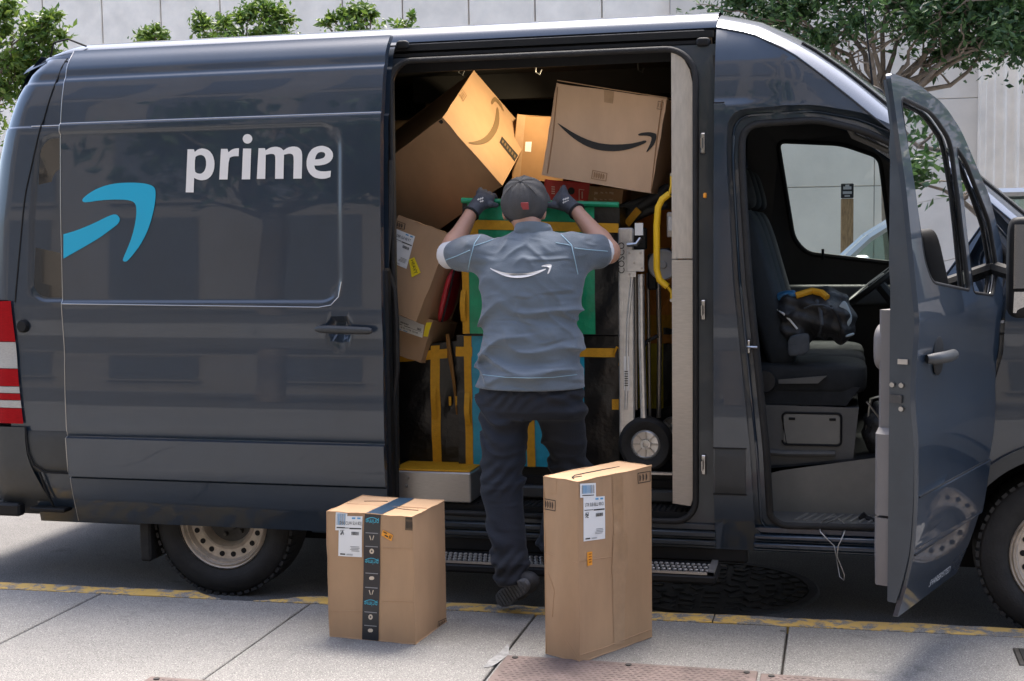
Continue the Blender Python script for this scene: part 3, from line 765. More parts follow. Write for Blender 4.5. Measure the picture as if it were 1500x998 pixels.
# dark seam of the rear corner
for xs_ in (-4.085,):
    def seam_pt(z):
        X_ = interp([(1.47, -4.03), (2.0, -3.96), (2.33, -3.875), (2.55, -3.82), (2.7, -3.79)], z); a_, b_ = -4.28, -3.6
        for _ in range(30):
            c_ = (a_+b_)/2
            if lean(c_, z) < X_: a_ = c_
            else: b_ = c_
        return (X_, body_y(a_, z)+rear_round(a_, z)-.001, z)
    m = MB(); m.tube([seam_pt(z) for z in lin(1.46, 2.68, .05)], .004, 6); m.build('panel_gap', M['black'], VAN)
m = MB(); m.tube([(lean(x, 2.335), body_y(x, 2.332)+rear_round(x, 2.3)-.0005, 2.336) for x in lin(-4.02, -3.72, .03)], .003, 6); m.build('ledge_highlight', M['chrome'], VAN)  # bright metal strip stands in for the light caught on the ledge
# tail light wrapped round the corner
tl = MB(); bands = [(1.468, 1.26, 0), (1.26, 1.125, 1), (1.125, 1.035, 0), (1.035, 1.0, 1), (1.0, .965, 0), (.965, .925, 1), (.925, .845, 0)]
for z1, z0, mi in bands:
    xe = lambda z: -4.047+.042*max(0, (1.47-z)/.63)**1.3
    m = MB(); vs = []; fs = []
    zs_ = lin(z0+.0015, z1-.0015, .02); n = len(zs_)
    for k in range(10):
        for z in zs_:
            x = -4.29+(xe(z)+4.29)*k/9
            vs.append((x, body_y(x, z)+rear_round(x, z)-.012+(.012 if mi else 0)*0, z))
    for k in range(9):
        for q in range(n-1): fs.append((k*n+q, (k+1)*n+q, (k+1)*n+q+1, k*n+q+1))
    m.add(vs, fs); m.build('tail_light' if not mi else 'reversing_lens', M['clear'] if mi else M['red'], VAN, angle=40)
# round fuel/lock button on the quarter
c = PY(34, 478, 0.0)
MB().lathe([(.0001, -.03), (.025, -.03), (.032, -.02), (.034, .0)], (c.x, c.y+.012, c.z), (0, 1, 0), 20).build('door_stop', M['black'], VAN)
# bumper (rear corner), lower side cladding
m = MB(); zs_ = lin(.36, .83, .03)
def bump_edge(z): return -3.995+.105*(1-sstep(.36, .74, z))
grid(m, lin(0, 1, .08), zs_, lambda t, z: ((lambda x: (x, body_y(x, z)-.02+rear_round(x+.02, z)+.05*sstep(.5, .36, z), z))(-4.31+(bump_edge(z)+4.31)*t)))
grid(m, lin(.12, 1.87, .25), zs_, lambda y, z: (-4.312+.04*sstep(.5, .36, z), y, z))
m.build('rear_bumper', M['trim'], VAN, angle=40)
m = MB(); grid(m, lin(-3.985, -3.44, .04), lin(.60, .81, .02), lambda x, z: (x, body_y(x, z)-.014+.01*(abs(z-.705)/.105)**4, z)); m.build('rub_strip', M['trim'], VAN, angle=40)
m = MB(); m.tube([(-3.99, body_y(-3.93, .8)-.018, .83), (-3.982, body_y(0, .72)-.02, .70), (-3.955, body_y(0, .64)-.02, .635), (-3.90, body_y(0, .6)-.016, .60), (-3.72, body_y(0, .6)-.012, .595)], .005, 6)
m.tube([(-3.93, body_y(0, .6)-.018, .60), (-3.91, body_y(0, .5)-.02, .50), (-3.875, body_y(0, .4)-.02, .385)], .006, 6); m.build('bumper_gap', M['black'], VAN)
stp = MB(); stp.box((-4.6, .05, .395), (-4.12, 1.9, .415)); stp.box((-4.22, .0, .365), (-4.06, .06, .43), 0, .01); stp.box((-4.0, .0, .395), (-3.80, .2, .415), 0, .004)
st_ = stp.build('rear_step', M['black'], VAN)
m = MB()
for i in range(9):
    for j in range(20):
        x = -4.49+i*.042+(.02 if j % 2 else 0); y = .08+j*.09; m.box((x, y, .415), (x+.026, y+.05, .424))
tag(m.build('step_tread', M['steel'], st_, angle=None), kind='stuff')
MB().box((-3.40, .02, .16), (-3.34, .34, .42), 0, .01).build('mud_flap', M['rubber'], VAN)

# roof over the cargo space
RP = [(.19, 2.68), (.202, 2.705), (.225, 2.728), (.27, 2.752), (.36, 2.774), (.6, 2.79), (1.0, 2.80)]
RP2 = RP+[(2.0-y, z) for y, z in RP[-2::-1]]
m = MB(); xs = lin(-4.29, -3.7, .05)[:-1]+lin(-3.7, -.545, .15); vs = []; fs = []; n = len(RP2)
for x in xs:
    dz = .10*max(0, (-4.05-x)/.24)**2
    for y, z in RP2: vs.append((lean(x, z-dz), y, z-dz*(.6+.4*min(1, y))))
for i in range(len(xs)-1):
    for k in range(n-1): fs.append((i*n+k, (i+1)*n+k, (i+1)*n+k+1, i*n+k+1))
m.add(vs, fs); m.build('roof', mat('roof_paint', (0.05, 0.06, 0.075), rough=.24, metal=.6, coat=1.0), VAN, angle=40)
m = MB()
m.tube([(-3.93, .24, 2.70), (-3.88, .20, 2.765), (-3.80, .20, 2.78), (-3.72, .24, 2.745)], .005, 6); m.build('roof_cable', M['black'], VAN)

# frame of the sliding door opening: outer hole -2.05..-.545, inner rounded hole
OPX0, OPX1, OPZ0, OPZ1 = -2.06, -.632, .455, 2.585
inner = rrect(OPX0, OPX1, OPZ0, OPZ1, [.06, .10, .14, .10], 8)
FY = .085
m = MB(); m.poly([[(-2.10, .40), (-.535, .40), (-.535, 2.60), (-2.10, 2.60)], inner], lambda x, z: (x, FY+.45*max(0, fz(z)-.0)*(z > 2.2), z), thick=(0, .05, 0))
m.build('door_frame', M['paint_dull'], VAN, angle=40)
m = MB(); lp = inner+[inner[0]]
m.tube([(x, FY-.008+.45*max(0, fz(z))*(z > 2.2), z) for x, z in lp], .014, 8); m.build('door_seal', M['rubber'], VAN, angle=60)
# top rail recess
m = MB()
m.box((-2.10, .205, 2.60), (-.56, .26, 2.672)); m.box((-2.08, .155, 2.607), (-.57, .206, 2.622)); m.box((-2.06, .175, 2.640), (-.58, .206, 2.648))
m.build('door_rail', M['black'], VAN, angle=None)
m = MB(); m.box((-2.06, .186, 2.656), (-.60, .204, 2.672), 0, .003); m.build('rail_cover', M['trim'], VAN, angle=None)
for px in (590, 1030):
    p = PY(px, 62 if px > 800 else 66, .14); MB().rbox(p, (.03, 0, 0), (0, .02, 0), (0, 0, .02), .6).build('rail_roller', M['black'], VAN)
# sill with pressed ridges
m = MB()
for (z0, z1, y0) in ((.335, .352, .075), (.352, .378, .055), (.378, .392, .068), (.392, .418, .05), (.418, .452, .075)):
    m.box((-2.08, y0, z0+.0005), (-.54, .30, z1-.0005), 0, .005)
m.build('door_sill', M['paint_dull'], VAN, angle=40)
MB().box((-2.3, .09, .27), (-.4, .16, .345), 0, .01).build('sill_underside', M['black'], VAN)
# latch hardware on the B pillar jamb
for (z0, nm) in ((1.42, 'latch_plate'), (2.16, 'latch_plate'), (.72, 'latch_plate')):
    m = MB(); m.box((-.607, FY-.020, z0-.045), (-.585, FY-.002, z0+.045), 0, .004); m.tube([(-.60, FY-.02, z0-.02), (-.60, FY-.045, z0-.02), (-.60, FY-.045, z0+.02), (-.60, FY-.02, z0+.02)], .005, 6)
    m.build(nm, M['chrome'], VAN)
MB().rbox((-.588, FY-.012, 1.93), (.008, 0, 0), (0, .01, 0), (0, 0, .012), .6).build('side_reflector', M['orange_lab'], VAN)
# B pillar outer skin and cab side
def cab_y(x, z):
    y = fz(min(z, 2.69))+.010*sstep(2.328, 2.338, z)*sstep(-.30, -.5, x)
    y += .34*max(0, x+.25)*max(0, z-1.38)
    return y
SH = [(-.545, 2.675), (-.39, 2.635), (-.213, 2.54), (-.096, 2.45), (.049, 2.33), (.2, 2.20), (.4, 2.05), (.58, 1.915), (.705, 1.80), (.95, 1.585), (1.2, 1.385)]
CE = [(-.545, 2.80), (-.35, 2.75), (-.1, 2.625), (.05, 2.525), (.2, 2.40), (.4, 2.22), (.6, 2.045), (.838, 1.835), (1.1, 1.60), (1.38, 1.36)]
ohole = round_poly([(-.487, 2.30), (-.12, 2.315), (.10, 2.275), (.26, 2.20), (.44, 2.05), (.63, 1.86), (.80, 1.66), (.672, 1.42), (.668, 1.24), (.575, .92), (.49, .78), (.42, .585), (.36, .405), (-.30, .395), (-.365, .43), (-.385, .80), (-.46, 1.55), (-.49, 2.10)],
                   [.09, .05, .05, .05, .05, .05, .04, .03, .03, .03, .03, .03, .04, .05, .05, .05, .05, .05])
WFX, WFZ, WFR = .945, .37, .455
archf = [(WFX+WFR*math.cos(math.radians(a)), WFZ+WFR*math.sin(math.radians(a))) for a in range(176, 3, -8)]
cab_out = [(-.545, .335), (.44, .335), (.475, .37)]+archf+[(1.47, .37), (1.72, .40), (1.80, .75), (1.77, 1.05), (1.60, 1.22), (1.2, 1.385)]+[p for p in SH[-2::-1]]
def bis_panel(loops, fn, name, matl, parent, zc, xc, thick=None, angle=40):
    bm = bmesh.new()
    pts = [p for L in loops for p in L]
    vs = [bm.verts.new((p[0], 0, p[1])) for p in pts]
    for t in geometry.tessellate_polygon([[Vector((p[0], p[1], 0)) for p in L] for L in loops]):
        try: bm.faces.new([vs[i] for i in t])
        except ValueError: pass
    for z in zc: bmesh.ops.bisect_plane(bm, geom=bm.verts[:]+bm.edges[:]+bm.faces[:], plane_co=(0, 0, z), plane_no=(0, 0, 1), dist=1e-5)
    for x in xc: bmesh.ops.bisect_plane(bm, geom=bm.verts[:]+bm.edges[:]+bm.faces[:], plane_co=(x, 0, 0), plane_no=(1, 0, 0), dist=1e-5)
    bmesh.ops.recalc_face_normals(bm, faces=bm.faces)
    ed = [e for e in bm.edges if e.is_boundary]
    for v in bm.verts: v.co.y = 0
    if thick:
        r = bmesh.ops.extrude_edge_only(bm, edges=ed)
        nv = [q for q in r['geom'] if isinstance(q, bmesh.types.BMVert)]
        for v in nv: v.co.y = thick
    for v in bm.verts:
        p = fn(v.co.x, v.co.z); v.co = Vector((p[0], p[1]+v.co.y, p[2]))
    bmesh.ops.recalc_face_normals(bm, faces=bm.faces)
    me = bpy.data.meshes.new(name); bm.to_mesh(me); bm.free()
    return link_mesh(name, me, matl, parent, None, angle)
ZC = lin(.38, 2.66, .05)+[2.328, 2.338]; XC = lin(-.5, 1.75, .12)
bis_panel([cab_out, ohole], lambda x, z: (x, cab_y(x, z), z), 'cab_side', M['paint'], VAN, ZC, XC, thick=.045)
# pressed panel lines on the B pillar
for z in (.60, .81, 2.333):
    MB().box((-.548, cab_y(-.5, z)-.004, z-.003), (-.50 if z > 2 else -.40, cab_y(-.5, z)+.01, z+.003)).build('pillar_seam', M['black'], VAN, angle=None)
m = MB(); grid(m, lin(-.54, -.405, .02), lin(.605, .805, .02), lambda x, z: (x, cab_y(x, z)-.010+.008*(abs(z-.705)/.1)**4, z)); m.build('rub_strip', M['trim'], VAN, angle=40)
# cab roof and windscreen lofted between the shoulder line and the centre line
def loft_rows(n=30):
    rows_ = []
    for i in range(n+1):
        t = i/n
        xs_ = SH[0][0]+(SH[-1][0]-SH[0][0])*t; zs_ = interp(SH, xs_); ys_ = cab_y(xs_, zs_)
        xc_ = CE[0][0]+(CE[-1][0]-CE[0][0])*t; zc_ = interp(CE, xc_)
        row = []
        for k in range(13):
            q = k/12; q2 = 1-(1-q)**2; w = 1-(1-q)**3.0
            row.append(Vector((xs_+(xc_-xs_)*w, ys_+(1.0-ys_)*(q**1.25), zs_+(zc_-zs_)*w)))
        row += [Vector((p.x, 2.0-p.y, p.z)) for p in row[-2::-1]]
        rows_.append(row)
    return rows_
LR = loft_rows(); nr = len(LR[0]); SPL = 15
m = MB()
for i in range(SPL):
    for k in range(nr-1): m.add([LR[i][k], LR[i+1][k], LR[i+1][k+1], LR[i][k+1]], [(0, 1, 2, 3)])
for i in range(SPL, 30):
    for k in list(range(3))+list(range(nr-4, nr-1)): m.add([LR[i][k], LR[i+1][k], LR[i+1][k+1], LR[i][k+1]], [(0, 1, 2, 3)])
m.build('cab_roof', MATS['roof_paint'], VAN, angle=50)
m = MB()
for i in range(SPL, 30):
    for k in range(3, nr-4): m.add([LR[i][k], LR[i+1][k], LR[i+1][k+1], LR[i][k+1]], [(0, 1, 2, 3)])
m.build('windshield', M['glass'], VAN, angle=50)
m = MB(); m.tube([LR[i][3]+Vector((0, 0, .004)) for i in range(6, 31)], .007, 6); m.build('windshield_seal', M['black'], VAN)
m = MB(); m.tube([LR[i][0]+Vector((0, -.002, .002)) for i in range(0, 31)], .004, 6); m.build('drip_edge', M['paint'], VAN)
# bonnet and nose (mostly outside the picture)
m = MB()
nose = [(1.2, 1.385), (1.42, 1.33), (1.66, 1.20), (1.80, 1.02), (1.84, .75), (1.80, .42)]
for (a, b) in zip(nose, nose[1:]):
    for y0, y1 in zip(lin(.08, 1.92, .2), lin(.08, 1.92, .2)[1:]):
        bl = lambda y: .10*(abs(y-1)/.92)**3
        m.add([(a[0]-bl(y0), y0, a[1]), (a[0]-bl(y1), y1, a[1]), (b[0]-bl(y1), y1, b[1]), (b[0]-bl(y0), y0, b[1])], [(0, 1, 2, 3)])
m.build('bonnet', M['paint'], VAN, angle=50)
for y in (.28, 1.72): MB().rbox((1.73, y, .93), (.06, 0, 0), (0, .15, 0), (0, 0, .13), .55).build('headlight', M['clear'], VAN)
# far side shell
m = MB()
grid(m, lin(-4.29, -.5, .3), lin(.36, 2.68, .1), lambda x, z: (lean(x, z), 2.0-fz(z)-rear_round(x, z), z)); m.build('far_side', M['paint'], VAN)
fwin = round_poly([(-.355, 2.275), (.0, 2.245), (.205, 2.165), (.290, 1.575), (-.19, 1.635), (-.265, 1.72)], [.05, .06, .05, .04, .08, .10])
fq = round_poly([(.262, 2.10), (.34, 2.02), (.62, 1.70), (.66, 1.58), (.345, 1.58)], [.03, .03, .03, .03, .03])
bis_panel([cab_out, fwin, fq], lambda x, z: (x, 2.0-cab_y(x, z), z), 'far_cab_side', M['paint'], VAN, lin(.4, 2.6, .1), XC)
def far_in(x, z): return (x, 2.0-cab_y(x, z)-.07, z)
fin = [(-.52, .45), (.75, .45), (.75, 1.50), (.62, 1.82), (.40, 2.02), (.05, 2.30), (-.2, 2.40), (-.52, 2.44)]
m = MB(); m.poly([fin, fwin, fq], far_in); m.build('far_door_lining', M['cabdark'], VAN, angle=40)
m = MB(); m.tube([far_in(x, z) for x, z in fwin+[fwin[0]]], .014, 6); m.tube([far_in(x, z) for x, z in fq+[fq[0]]], .012, 6); m.build('far_window_seal', M['black'], VAN)
m = MB(); m.poly([fwin], lambda x, z: (x, 2.0-cab_y(x, z)-.035, z)); m.poly([fq], lambda x, z: (x, 2.0-cab_y(x, z)-.035, z)); m.build('far_window', M['glass'], VAN, angle=None)
m = MB(); m.rbox((-.05, 1.86, 1.40), (.42, 0, 0), (0, .05, 0), (0, 0, .06), .4); m.build('far_armrest', M['cabgrey'], VAN)
MB().tube([(-.10, 1.90, 1.60), (-.10, 1.895, 1.66)], .008, 8).build('lock_pin', M['black'], VAN)

# cargo space lining
m = MB(); m.box((-3.80, 1.80, .64), (-.56, 1.84, 2.66)); m.build('cargo_wall', M['tan'], VAN, angle=None)
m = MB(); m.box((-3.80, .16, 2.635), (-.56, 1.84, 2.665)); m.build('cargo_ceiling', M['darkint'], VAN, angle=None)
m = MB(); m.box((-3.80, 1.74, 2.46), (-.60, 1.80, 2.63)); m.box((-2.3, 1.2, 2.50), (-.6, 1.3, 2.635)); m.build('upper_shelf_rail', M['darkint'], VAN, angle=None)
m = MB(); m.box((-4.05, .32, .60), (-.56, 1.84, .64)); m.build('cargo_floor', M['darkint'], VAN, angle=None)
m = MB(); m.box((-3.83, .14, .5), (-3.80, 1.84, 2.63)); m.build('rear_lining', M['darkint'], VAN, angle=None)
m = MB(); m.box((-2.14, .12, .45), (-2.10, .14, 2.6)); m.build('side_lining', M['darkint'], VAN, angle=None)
# step well in the doorway
m = MB(); m.box((-2.10, .13, .46), (-.60, .33, .487)); m.box((-2.1, .30, .487), (-.60, .325, .60)); m.build('entry_step', M['black'], VAN, angle=None)
m = MB()
for i in range(56):
    x = -2.05+i*.0255
    for j in range(5): m.box((x, .145+j*.033, .487), (x+.014, .160+j*.033, .491))
tag(m.build('step_studs', M['rubber'], VAN, angle=None), kind='stuff')
MB().box((-1.66, .26, .50), (-.75, .32, .56), 0, .01).build('step_riser', M['trim'], VAN)
# steel box at the rear of the doorway with a yellow top edge
sb = MB().box((-2.10, .11, .497), (-1.70, .36, .642), 0, .006).build('steel_step_box', M['steel'], VAN)
MB().box((-2.09, .118, .643), (-1.705, .35, .652), 0, .003).build('yellow_edge', M['t_yellow'], sb)
for px, py in ((595, 712), (597, 700)):
    p = PY(px, py, .106); MB().lathe([(.0001, -.006), (.006, -.006), (.009, 0)], p, (0, 1, 0), 10).build('rivet', M['chrome'], sb)
# steel post at the front edge of the doorway (two lengths), partition behind it
z1 = PY(985, 380, .12).z
pst = MB()
tp = [(-.742, z1+.003), (-.645, z1+.003), (-.645, 2.42), (-.66, 2.49), (-.69, 2.545), (-.742, 2.575)]
m = MB(); m.poly([tp], lambda x, z: (x, .12, z), thick=(0, .05, 0)); m.build('partition_post', M['post'], VAN, angle=30)
m = MB(); m.poly([[(-.742, .53), (-.66, .52), (-.648, .56), (-.645, z1-.003), (-.742, z1-.003)]], lambda x, z: (x, .118, z), thick=(0, .05, 0)); m.build('partition_post', M['steel'], VAN, angle=30)
MB().box((-.60, .17, .5), (-.565, 1.84, 2.64)).build('bulkhead', M['tan'], VAN, angle=None)
# yellow grab rail on the post
gp = [PY(x, y, .20) for x, y in ((984, 256), (984, 272), (981, 284), (970, 292), (964, 304), (962, 330), (962, 395), (966, 410), (978, 420), (984, 428), (984, 440))]
m = MB(); m.tube(gp[2:9], .0155, 12); m.tube(gp[:3], .008, 8); m.tube(gp[8:], .008, 8)
gr = m.build('grab_rail', M['yellow'], VAN, angle=60)
for p in (gp[0], gp[-1]): MB().lathe([(.0001, -.01), (.008, -.01), (.008, .0)], p, (0, 1, 0), 8).build('bolt', M['chrome'], gr)
# wooden slats and hooks high on the far wall
for px in (632, 723):
    a = PY(px-8, 128, 1.70); b = PY(px+8, 118, 1.70); MB().box((a.x, 1.68, 1.9), (b.x, 1.735, b.z), 0, .004).build('wood_slat', M['wood'], VAN)
for px, py in ((672, 107), (785, 106), (935, 103)):
    p = PY(px, py, .7); m = MB(); m.tube([p+Vector((0, 0, .2)), p, p+Vector((.02, 0, -.012)), p+Vector((.03, 0, .012))], .004, 6); m.build('cargo_hook', M['trim'], VAN)
# lit dome lamp on the ceiling
LP = Vector((-1.40, .58, 2.585))
MB().box((-2.1, .27, 2.592), (-.62, .31, 2.634)).box((-2.1, .27, 2.548), (-.62, .29, 2.60)).build('roof_bow', M['black'], VAN, angle=None)
dl = MB().rbox(LP+Vector((0, 0, .022)), (.05, 0, 0), (0, .03, 0), (0, 0, .012), .6).build('dome_lamp', emit_mat('lamp_lens', (1.0, .82, .5), 6.0), VAN)
ld = bpy.data.lights.new('dome_lamp_light', 'SPOT'); ld.spot_size = math.radians(120); ld.spot_blend = .5; ld.energy = 7.0; ld.color = (1.0, .77, .46); ld.shadow_soft_size = .03
lo_ = bpy.data.objects.new('dome_lamp_light', ld); COL.objects.link(lo_); lo_.location = LP+Vector((0, 0, -.03)); lo_.rotation_euler = Vector((-.36, .15, -.26)).to_track_quat('-Z', 'Y').to_euler()

# running board
rb = MB().box((-1.83, -.155, .228), (-.52, .10, .272), 0, .012).build('running_board', M['black'], VAN)
m = MB()
for i in range(52):
    for j in range(4):
        x = -1.81+i*.0242+(.012 if j % 2 else 0); y = -.14+j*.05
        m.lathe([(.0105, .0), (.0105, .007), (.006, .010), (.006, .0)], (x, y, .272), (0, 0, 1), 6)
tag(m.build('grip_tread', M['steel'], rb, angle=None), kind='stuff')
m = MB(); m.box((-1.82, -.150, .272), (-.53, -.143, .283)); m.box((-.56, -.15, .272), (-.53, .09, .283)); m.build('tread_edge', M['steel'], rb, angle=None)

# wheels
def wheel(cx, y0, side=1):
    w = empty_part('wheel', (cx, y0, .37))
    return w
def make_wheel(cx, y0, s):
    t = MB(); t.lathe([(.225, .05), (.235, .01), (.27, -.012), (.31, -.010), (.345, .004), (.362, .02), (.370, .045), (.370, .20), (.36, .235), (.23, .24)], (cx, y0, .37), (0, s, 0), 56)
    for k in range(56):
        a = 2*math.pi*k/56; 
        d_ = Vector((math.cos(a), 0, math.sin(a))); c = Vector((cx, y0+s*.05, .37))+d_*.364; t.obox(c, d_*.007, Vector((0, .045, 0)), Vector((-d_.z, 0, d_.x))*.013)
    ty = t.build('wheel', M['rubber'], VAN, angle=40)
    r = MB(); r.lathe([(.232, .0), (.238, .012), (.225, .02), (.218, .012), (.212, .03), (.205, .028), (.195, .055), (.150, .062), (.135, .052), (.125, .07), (.115, .11)], (cx, y0-s*.0, .37), (0, s, 0), 56)
    ro = r.build('rim', M['rim'], ty, angle=40)
    h = MB(); h.lathe([(.118, .10), (.06, .115), (.055, .08), (.0001, .075)], (cx, y0, .37), (0, s, 0), 32); h.build('hub', M['rimdark'], ty, angle=40)
    hs = MB()
    for k in range(18):
        a = 2*math.pi*k/18; c = (cx+.174*math.cos(a), y0+s*.054, .37+.174*math.sin(a))
        hs.lathe([(.0001, .0), (.0135, .0), (.0135, .012)], c, (0, s, 0), 10)
    tag(hs.build('rim_holes', M['black'], ty, angle=None), kind='stuff')
    nb = MB()
    for k in range(6):
        a = 2*math.pi*k/6+.2; nb.lathe([(.0001, -.012), (.009, -.012), (.012, .01)], (cx+.085*math.cos(a), y0+s*.10, .37+.085*math.sin(a)), (0, s, 0), 6)
    tag(nb.build('wheel_nuts', M['rimdark'], ty), kind='stuff')
make_wheel(WRX, .045, 1); make_wheel(WFX, .045, 1)
for cx in (WRX, WFX):
    t = MB(); t.lathe([(.225, .05), (.27, -.012), (.345, .004), (.370, .045), (.370, .20), (.36, .235), (.23, .24), (.1, .1)], (cx, 1.955, .37), (0, -1, 0), 40); t.build('wheel', M['rubber'], VAN, angle=40)
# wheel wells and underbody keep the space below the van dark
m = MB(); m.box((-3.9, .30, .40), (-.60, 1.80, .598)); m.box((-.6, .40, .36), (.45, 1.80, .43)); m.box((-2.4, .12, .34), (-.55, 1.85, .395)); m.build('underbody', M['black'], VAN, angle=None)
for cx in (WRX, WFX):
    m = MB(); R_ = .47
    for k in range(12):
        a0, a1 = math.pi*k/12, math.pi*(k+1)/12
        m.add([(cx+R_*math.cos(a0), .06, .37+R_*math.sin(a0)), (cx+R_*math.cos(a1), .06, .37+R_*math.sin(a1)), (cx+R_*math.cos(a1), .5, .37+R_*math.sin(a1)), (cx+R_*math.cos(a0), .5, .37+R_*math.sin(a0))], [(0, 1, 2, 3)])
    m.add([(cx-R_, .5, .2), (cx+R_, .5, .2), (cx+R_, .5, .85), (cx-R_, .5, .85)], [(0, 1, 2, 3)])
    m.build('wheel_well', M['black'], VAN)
m = MB()
ar = [(WFX+q*math.cos(math.radians(a)), WFZ+q*math.sin(math.radians(a))) for q, rng in ((.455, range(172, 7, -6)), (.515, range(8, 173, 6))) for a in rng]
m.poly([ar], lambda x, z: (x, cab_y(x, z)-.022, z), thick=(0, .03, 0)); m.build('arch_moulding', M['trim'], VAN)

# ---------------------------------------------------------------- sliding door, run back along its rail
DY = -.105; DX0, DX1 = -3.702, -2.052
REC_D = (-4.5, -2.245, 1.462, 2.295, .11)
HCX, HCZ = PY(496, 484, DY).x, PY(496, 484, DY).z
def door_y(x, z):
    y = DY+body_y(x, z, REC_D)
    d = math.hypot(x-HCX, z-HCZ); y += .030*(1-sstep(.045, .062, d))
    return y
SD_Z = sorted(set([z for z in ZL if z >= .365]+[2.688, 2.696, 2.704, .365, .592, .598, .604, .796, .802, .808]))
m = MB(); xs = sorted(set(lin(DX0, -2.40, .06)+lin(-2.40, -2.05, .0092)))
xs = [x for x in xs if x <= DX1]+[DX1]
def door_p(x, z):
    g_ = .010*(1-sstep(.002, .006, abs(z-.805)))+.010*(1-sstep(.002, .006, abs(z-.598)))
    st = -.012 if .602 < z < .801 else 0.0
    return (x, door_y(x, z)+g_+st, z)
grid(m, xs, SD_Z, door_p)
# returned edges and inner face
bx_ = [(DX0, z) for z in SD_Z]; 
for xe in (DX0, DX1):
    vs = []; n = len(SD_Z)
    for z in SD_Z:
        p = door_p(xe, z); vs += [p, (p[0], p[1]+.045, p[2])]
    m.add(vs, [(2*i, 2*i+1, 2*i+3, 2*i+2) for i in range(n-1)])
for ze in (SD_Z[0], SD_Z[-1]):
    vs = []
    for x in xs: p = door_p(x, ze); vs += [p, (p[0], p[1]+.045, p[2])]
    m.add(vs, [(2*i, 2*i+1, 2*i+3, 2*i+2) for i in range(len(xs)-1)])
grid(m, [DX0, DX1], SD_Z, lambda x, z: (x, DY+fz(z)+.045, z))
SD = m.build('sliding_door', M['paint'], VAN, angle=40)
m = MB(); m.tube([(x, door_p(x, 2.334)[1]-.001, 2.335) for x in (DX0+.003, DX1-.003)], .0028, 6); m.build('ledge_highlight', M['chrome'], SD)  # highlight along the ledge, drawn as a bright metal line
m = MB(); m.tube([(x, door_p(x, 1.458)[1]-.001, 1.458-.02*(x-DX0)/1.65) for x in lin(DX0+.003, -2.36, .1)]+[(-2.30, door_p(-2.3, 1.47)[1], 1.452), (-2.262, door_p(-2.26, 1.5)[1], 1.49), (-2.247, door_p(-2.247, 1.55)[1], 1.56)], .0026, 6)
m.build('panel_edge_highlight', M['chrome'], SD)  # painted highlight: bright tube where the lip of the recess catches light
m = MB(); m.tube([(DX0-.001, door_p(DX0, z)[1]-.0005, z) for z in SD_Z[::2]], .0022, 6); m.build('rear_edge_highlight', M['chrome'], SD)  # light on the rear flange, put in as a thin bright tube
# rubber edge at the leading side
m = MB()
sc = [PY(x, y, .03) for x, y in ((572, 235), (571, 330), (566, 390), (578, 425), (581, 470), (582, 540), (576, 590), (573, 650), (573, 735))]
m.tube(sc, .013, 8); m.build('edge_seal', M['rubber'], SD)
MB().box((DX1-.02, DY+.05, .42), (DX1+.012, DY+.12, 1.62), 0, .012).build('door_edge_trim', M['black'], SD)
# handle in its dished recess
h0 = PY(462, 482, DY-.03); h1 = PY(545, 485, DY-.03)
m = MB(); m.lathe([(.0, .004), (.05, .004), (.058, -.003), (.062, .0)], (HCX, door_y(HCX, HCZ)-.002, HCZ), (0, 1, 0), 28); m.build('handle_dish', M['black'], SD)
m = MB(); pts = [h0.lerp(h1, t) for t in (0, .06, .3, .6, .62, .94, 1)]; m.tube(pts, [.010, .017, .020, .019, .0185, .017, .010], 12); m.build('handle', M['trim'], SD, angle=50)
# lettering and arrow
def ZP(ox, oy, s): return lambda p: (ox+p[0]/s, oy+p[1]/s)
def on_door(px, py, off=.0035):
    p = PY(px, py, DY+.03); y = door_y(p.x, p.z)-off
    for _ in range(3):
        p = PY(px, py, y); y = door_y(p.x, p.z)-off
    return (p.x, y, p.z)
def decal(name, loops, matl, parent, fn, it=1):
    m = MB(); L = [chaikin(l, it) if it else l for l in loops]
    m.poly(L, fn, thick=None); return m.build(name, matl, parent, angle=None)
zp = ZP(260, 185, 6.25)
def corners(pts, rep):            # duplicate sharp corners so smoothing keeps them
    return pts
G = {
 'letter_p': [[(92, 212), (150, 212), (158, 236), (190, 210), (235, 202), (290, 222), (325, 268), (340, 330), (335, 400), (310, 455), (270, 488), (220, 497), (180, 488), (152, 473), (148, 606), (75, 606)],
              [(160, 285), (185, 268), (215, 262), (245, 275), (262, 310), (262, 370), (245, 415), (215, 437), (180, 432), (158, 415)]],
 'letter_r': [[(398, 208), (458, 208), (466, 240), (495, 215), (530, 204), (563, 202), (560, 275), (510, 275), (470, 293), (458, 488), (382, 488)]],
 'letter_i': [[(600, 205), (675, 205), (665, 487), (588, 487)]],
 'letter_m': [[(742, 202), (800, 202), (806, 222), (850, 195), (900, 187), (945, 197), (970, 222), (1010, 195), (1060, 185), (1105, 192), (1135, 222), (1143, 270), (1137, 480), (1060, 480), (1065, 290), (1055, 258), (1025, 250), (975, 262), (970, 482), (893, 482), (897, 290), (890, 260), (862, 252), (808, 262), (803, 483), (726, 483)]],
 'letter_e': [[(1405, 408), (1400, 465), (1360, 480), (1310, 483), (1250, 470), (1205, 430), (1182, 375), (1182, 310), (1200, 250), (1235, 205), (1290, 182), (1340, 180), (1390, 200), (1422, 240), (1425, 285), (1400, 325), (1355, 350), (1300, 360), (1252, 360), (1262, 395), (1300, 412), (1350, 415)],
              [(1258, 305), (1300, 302), (1340, 290), (1355, 265), (1345, 240), (1315, 235), (1285, 245), (1268, 270)]],
}
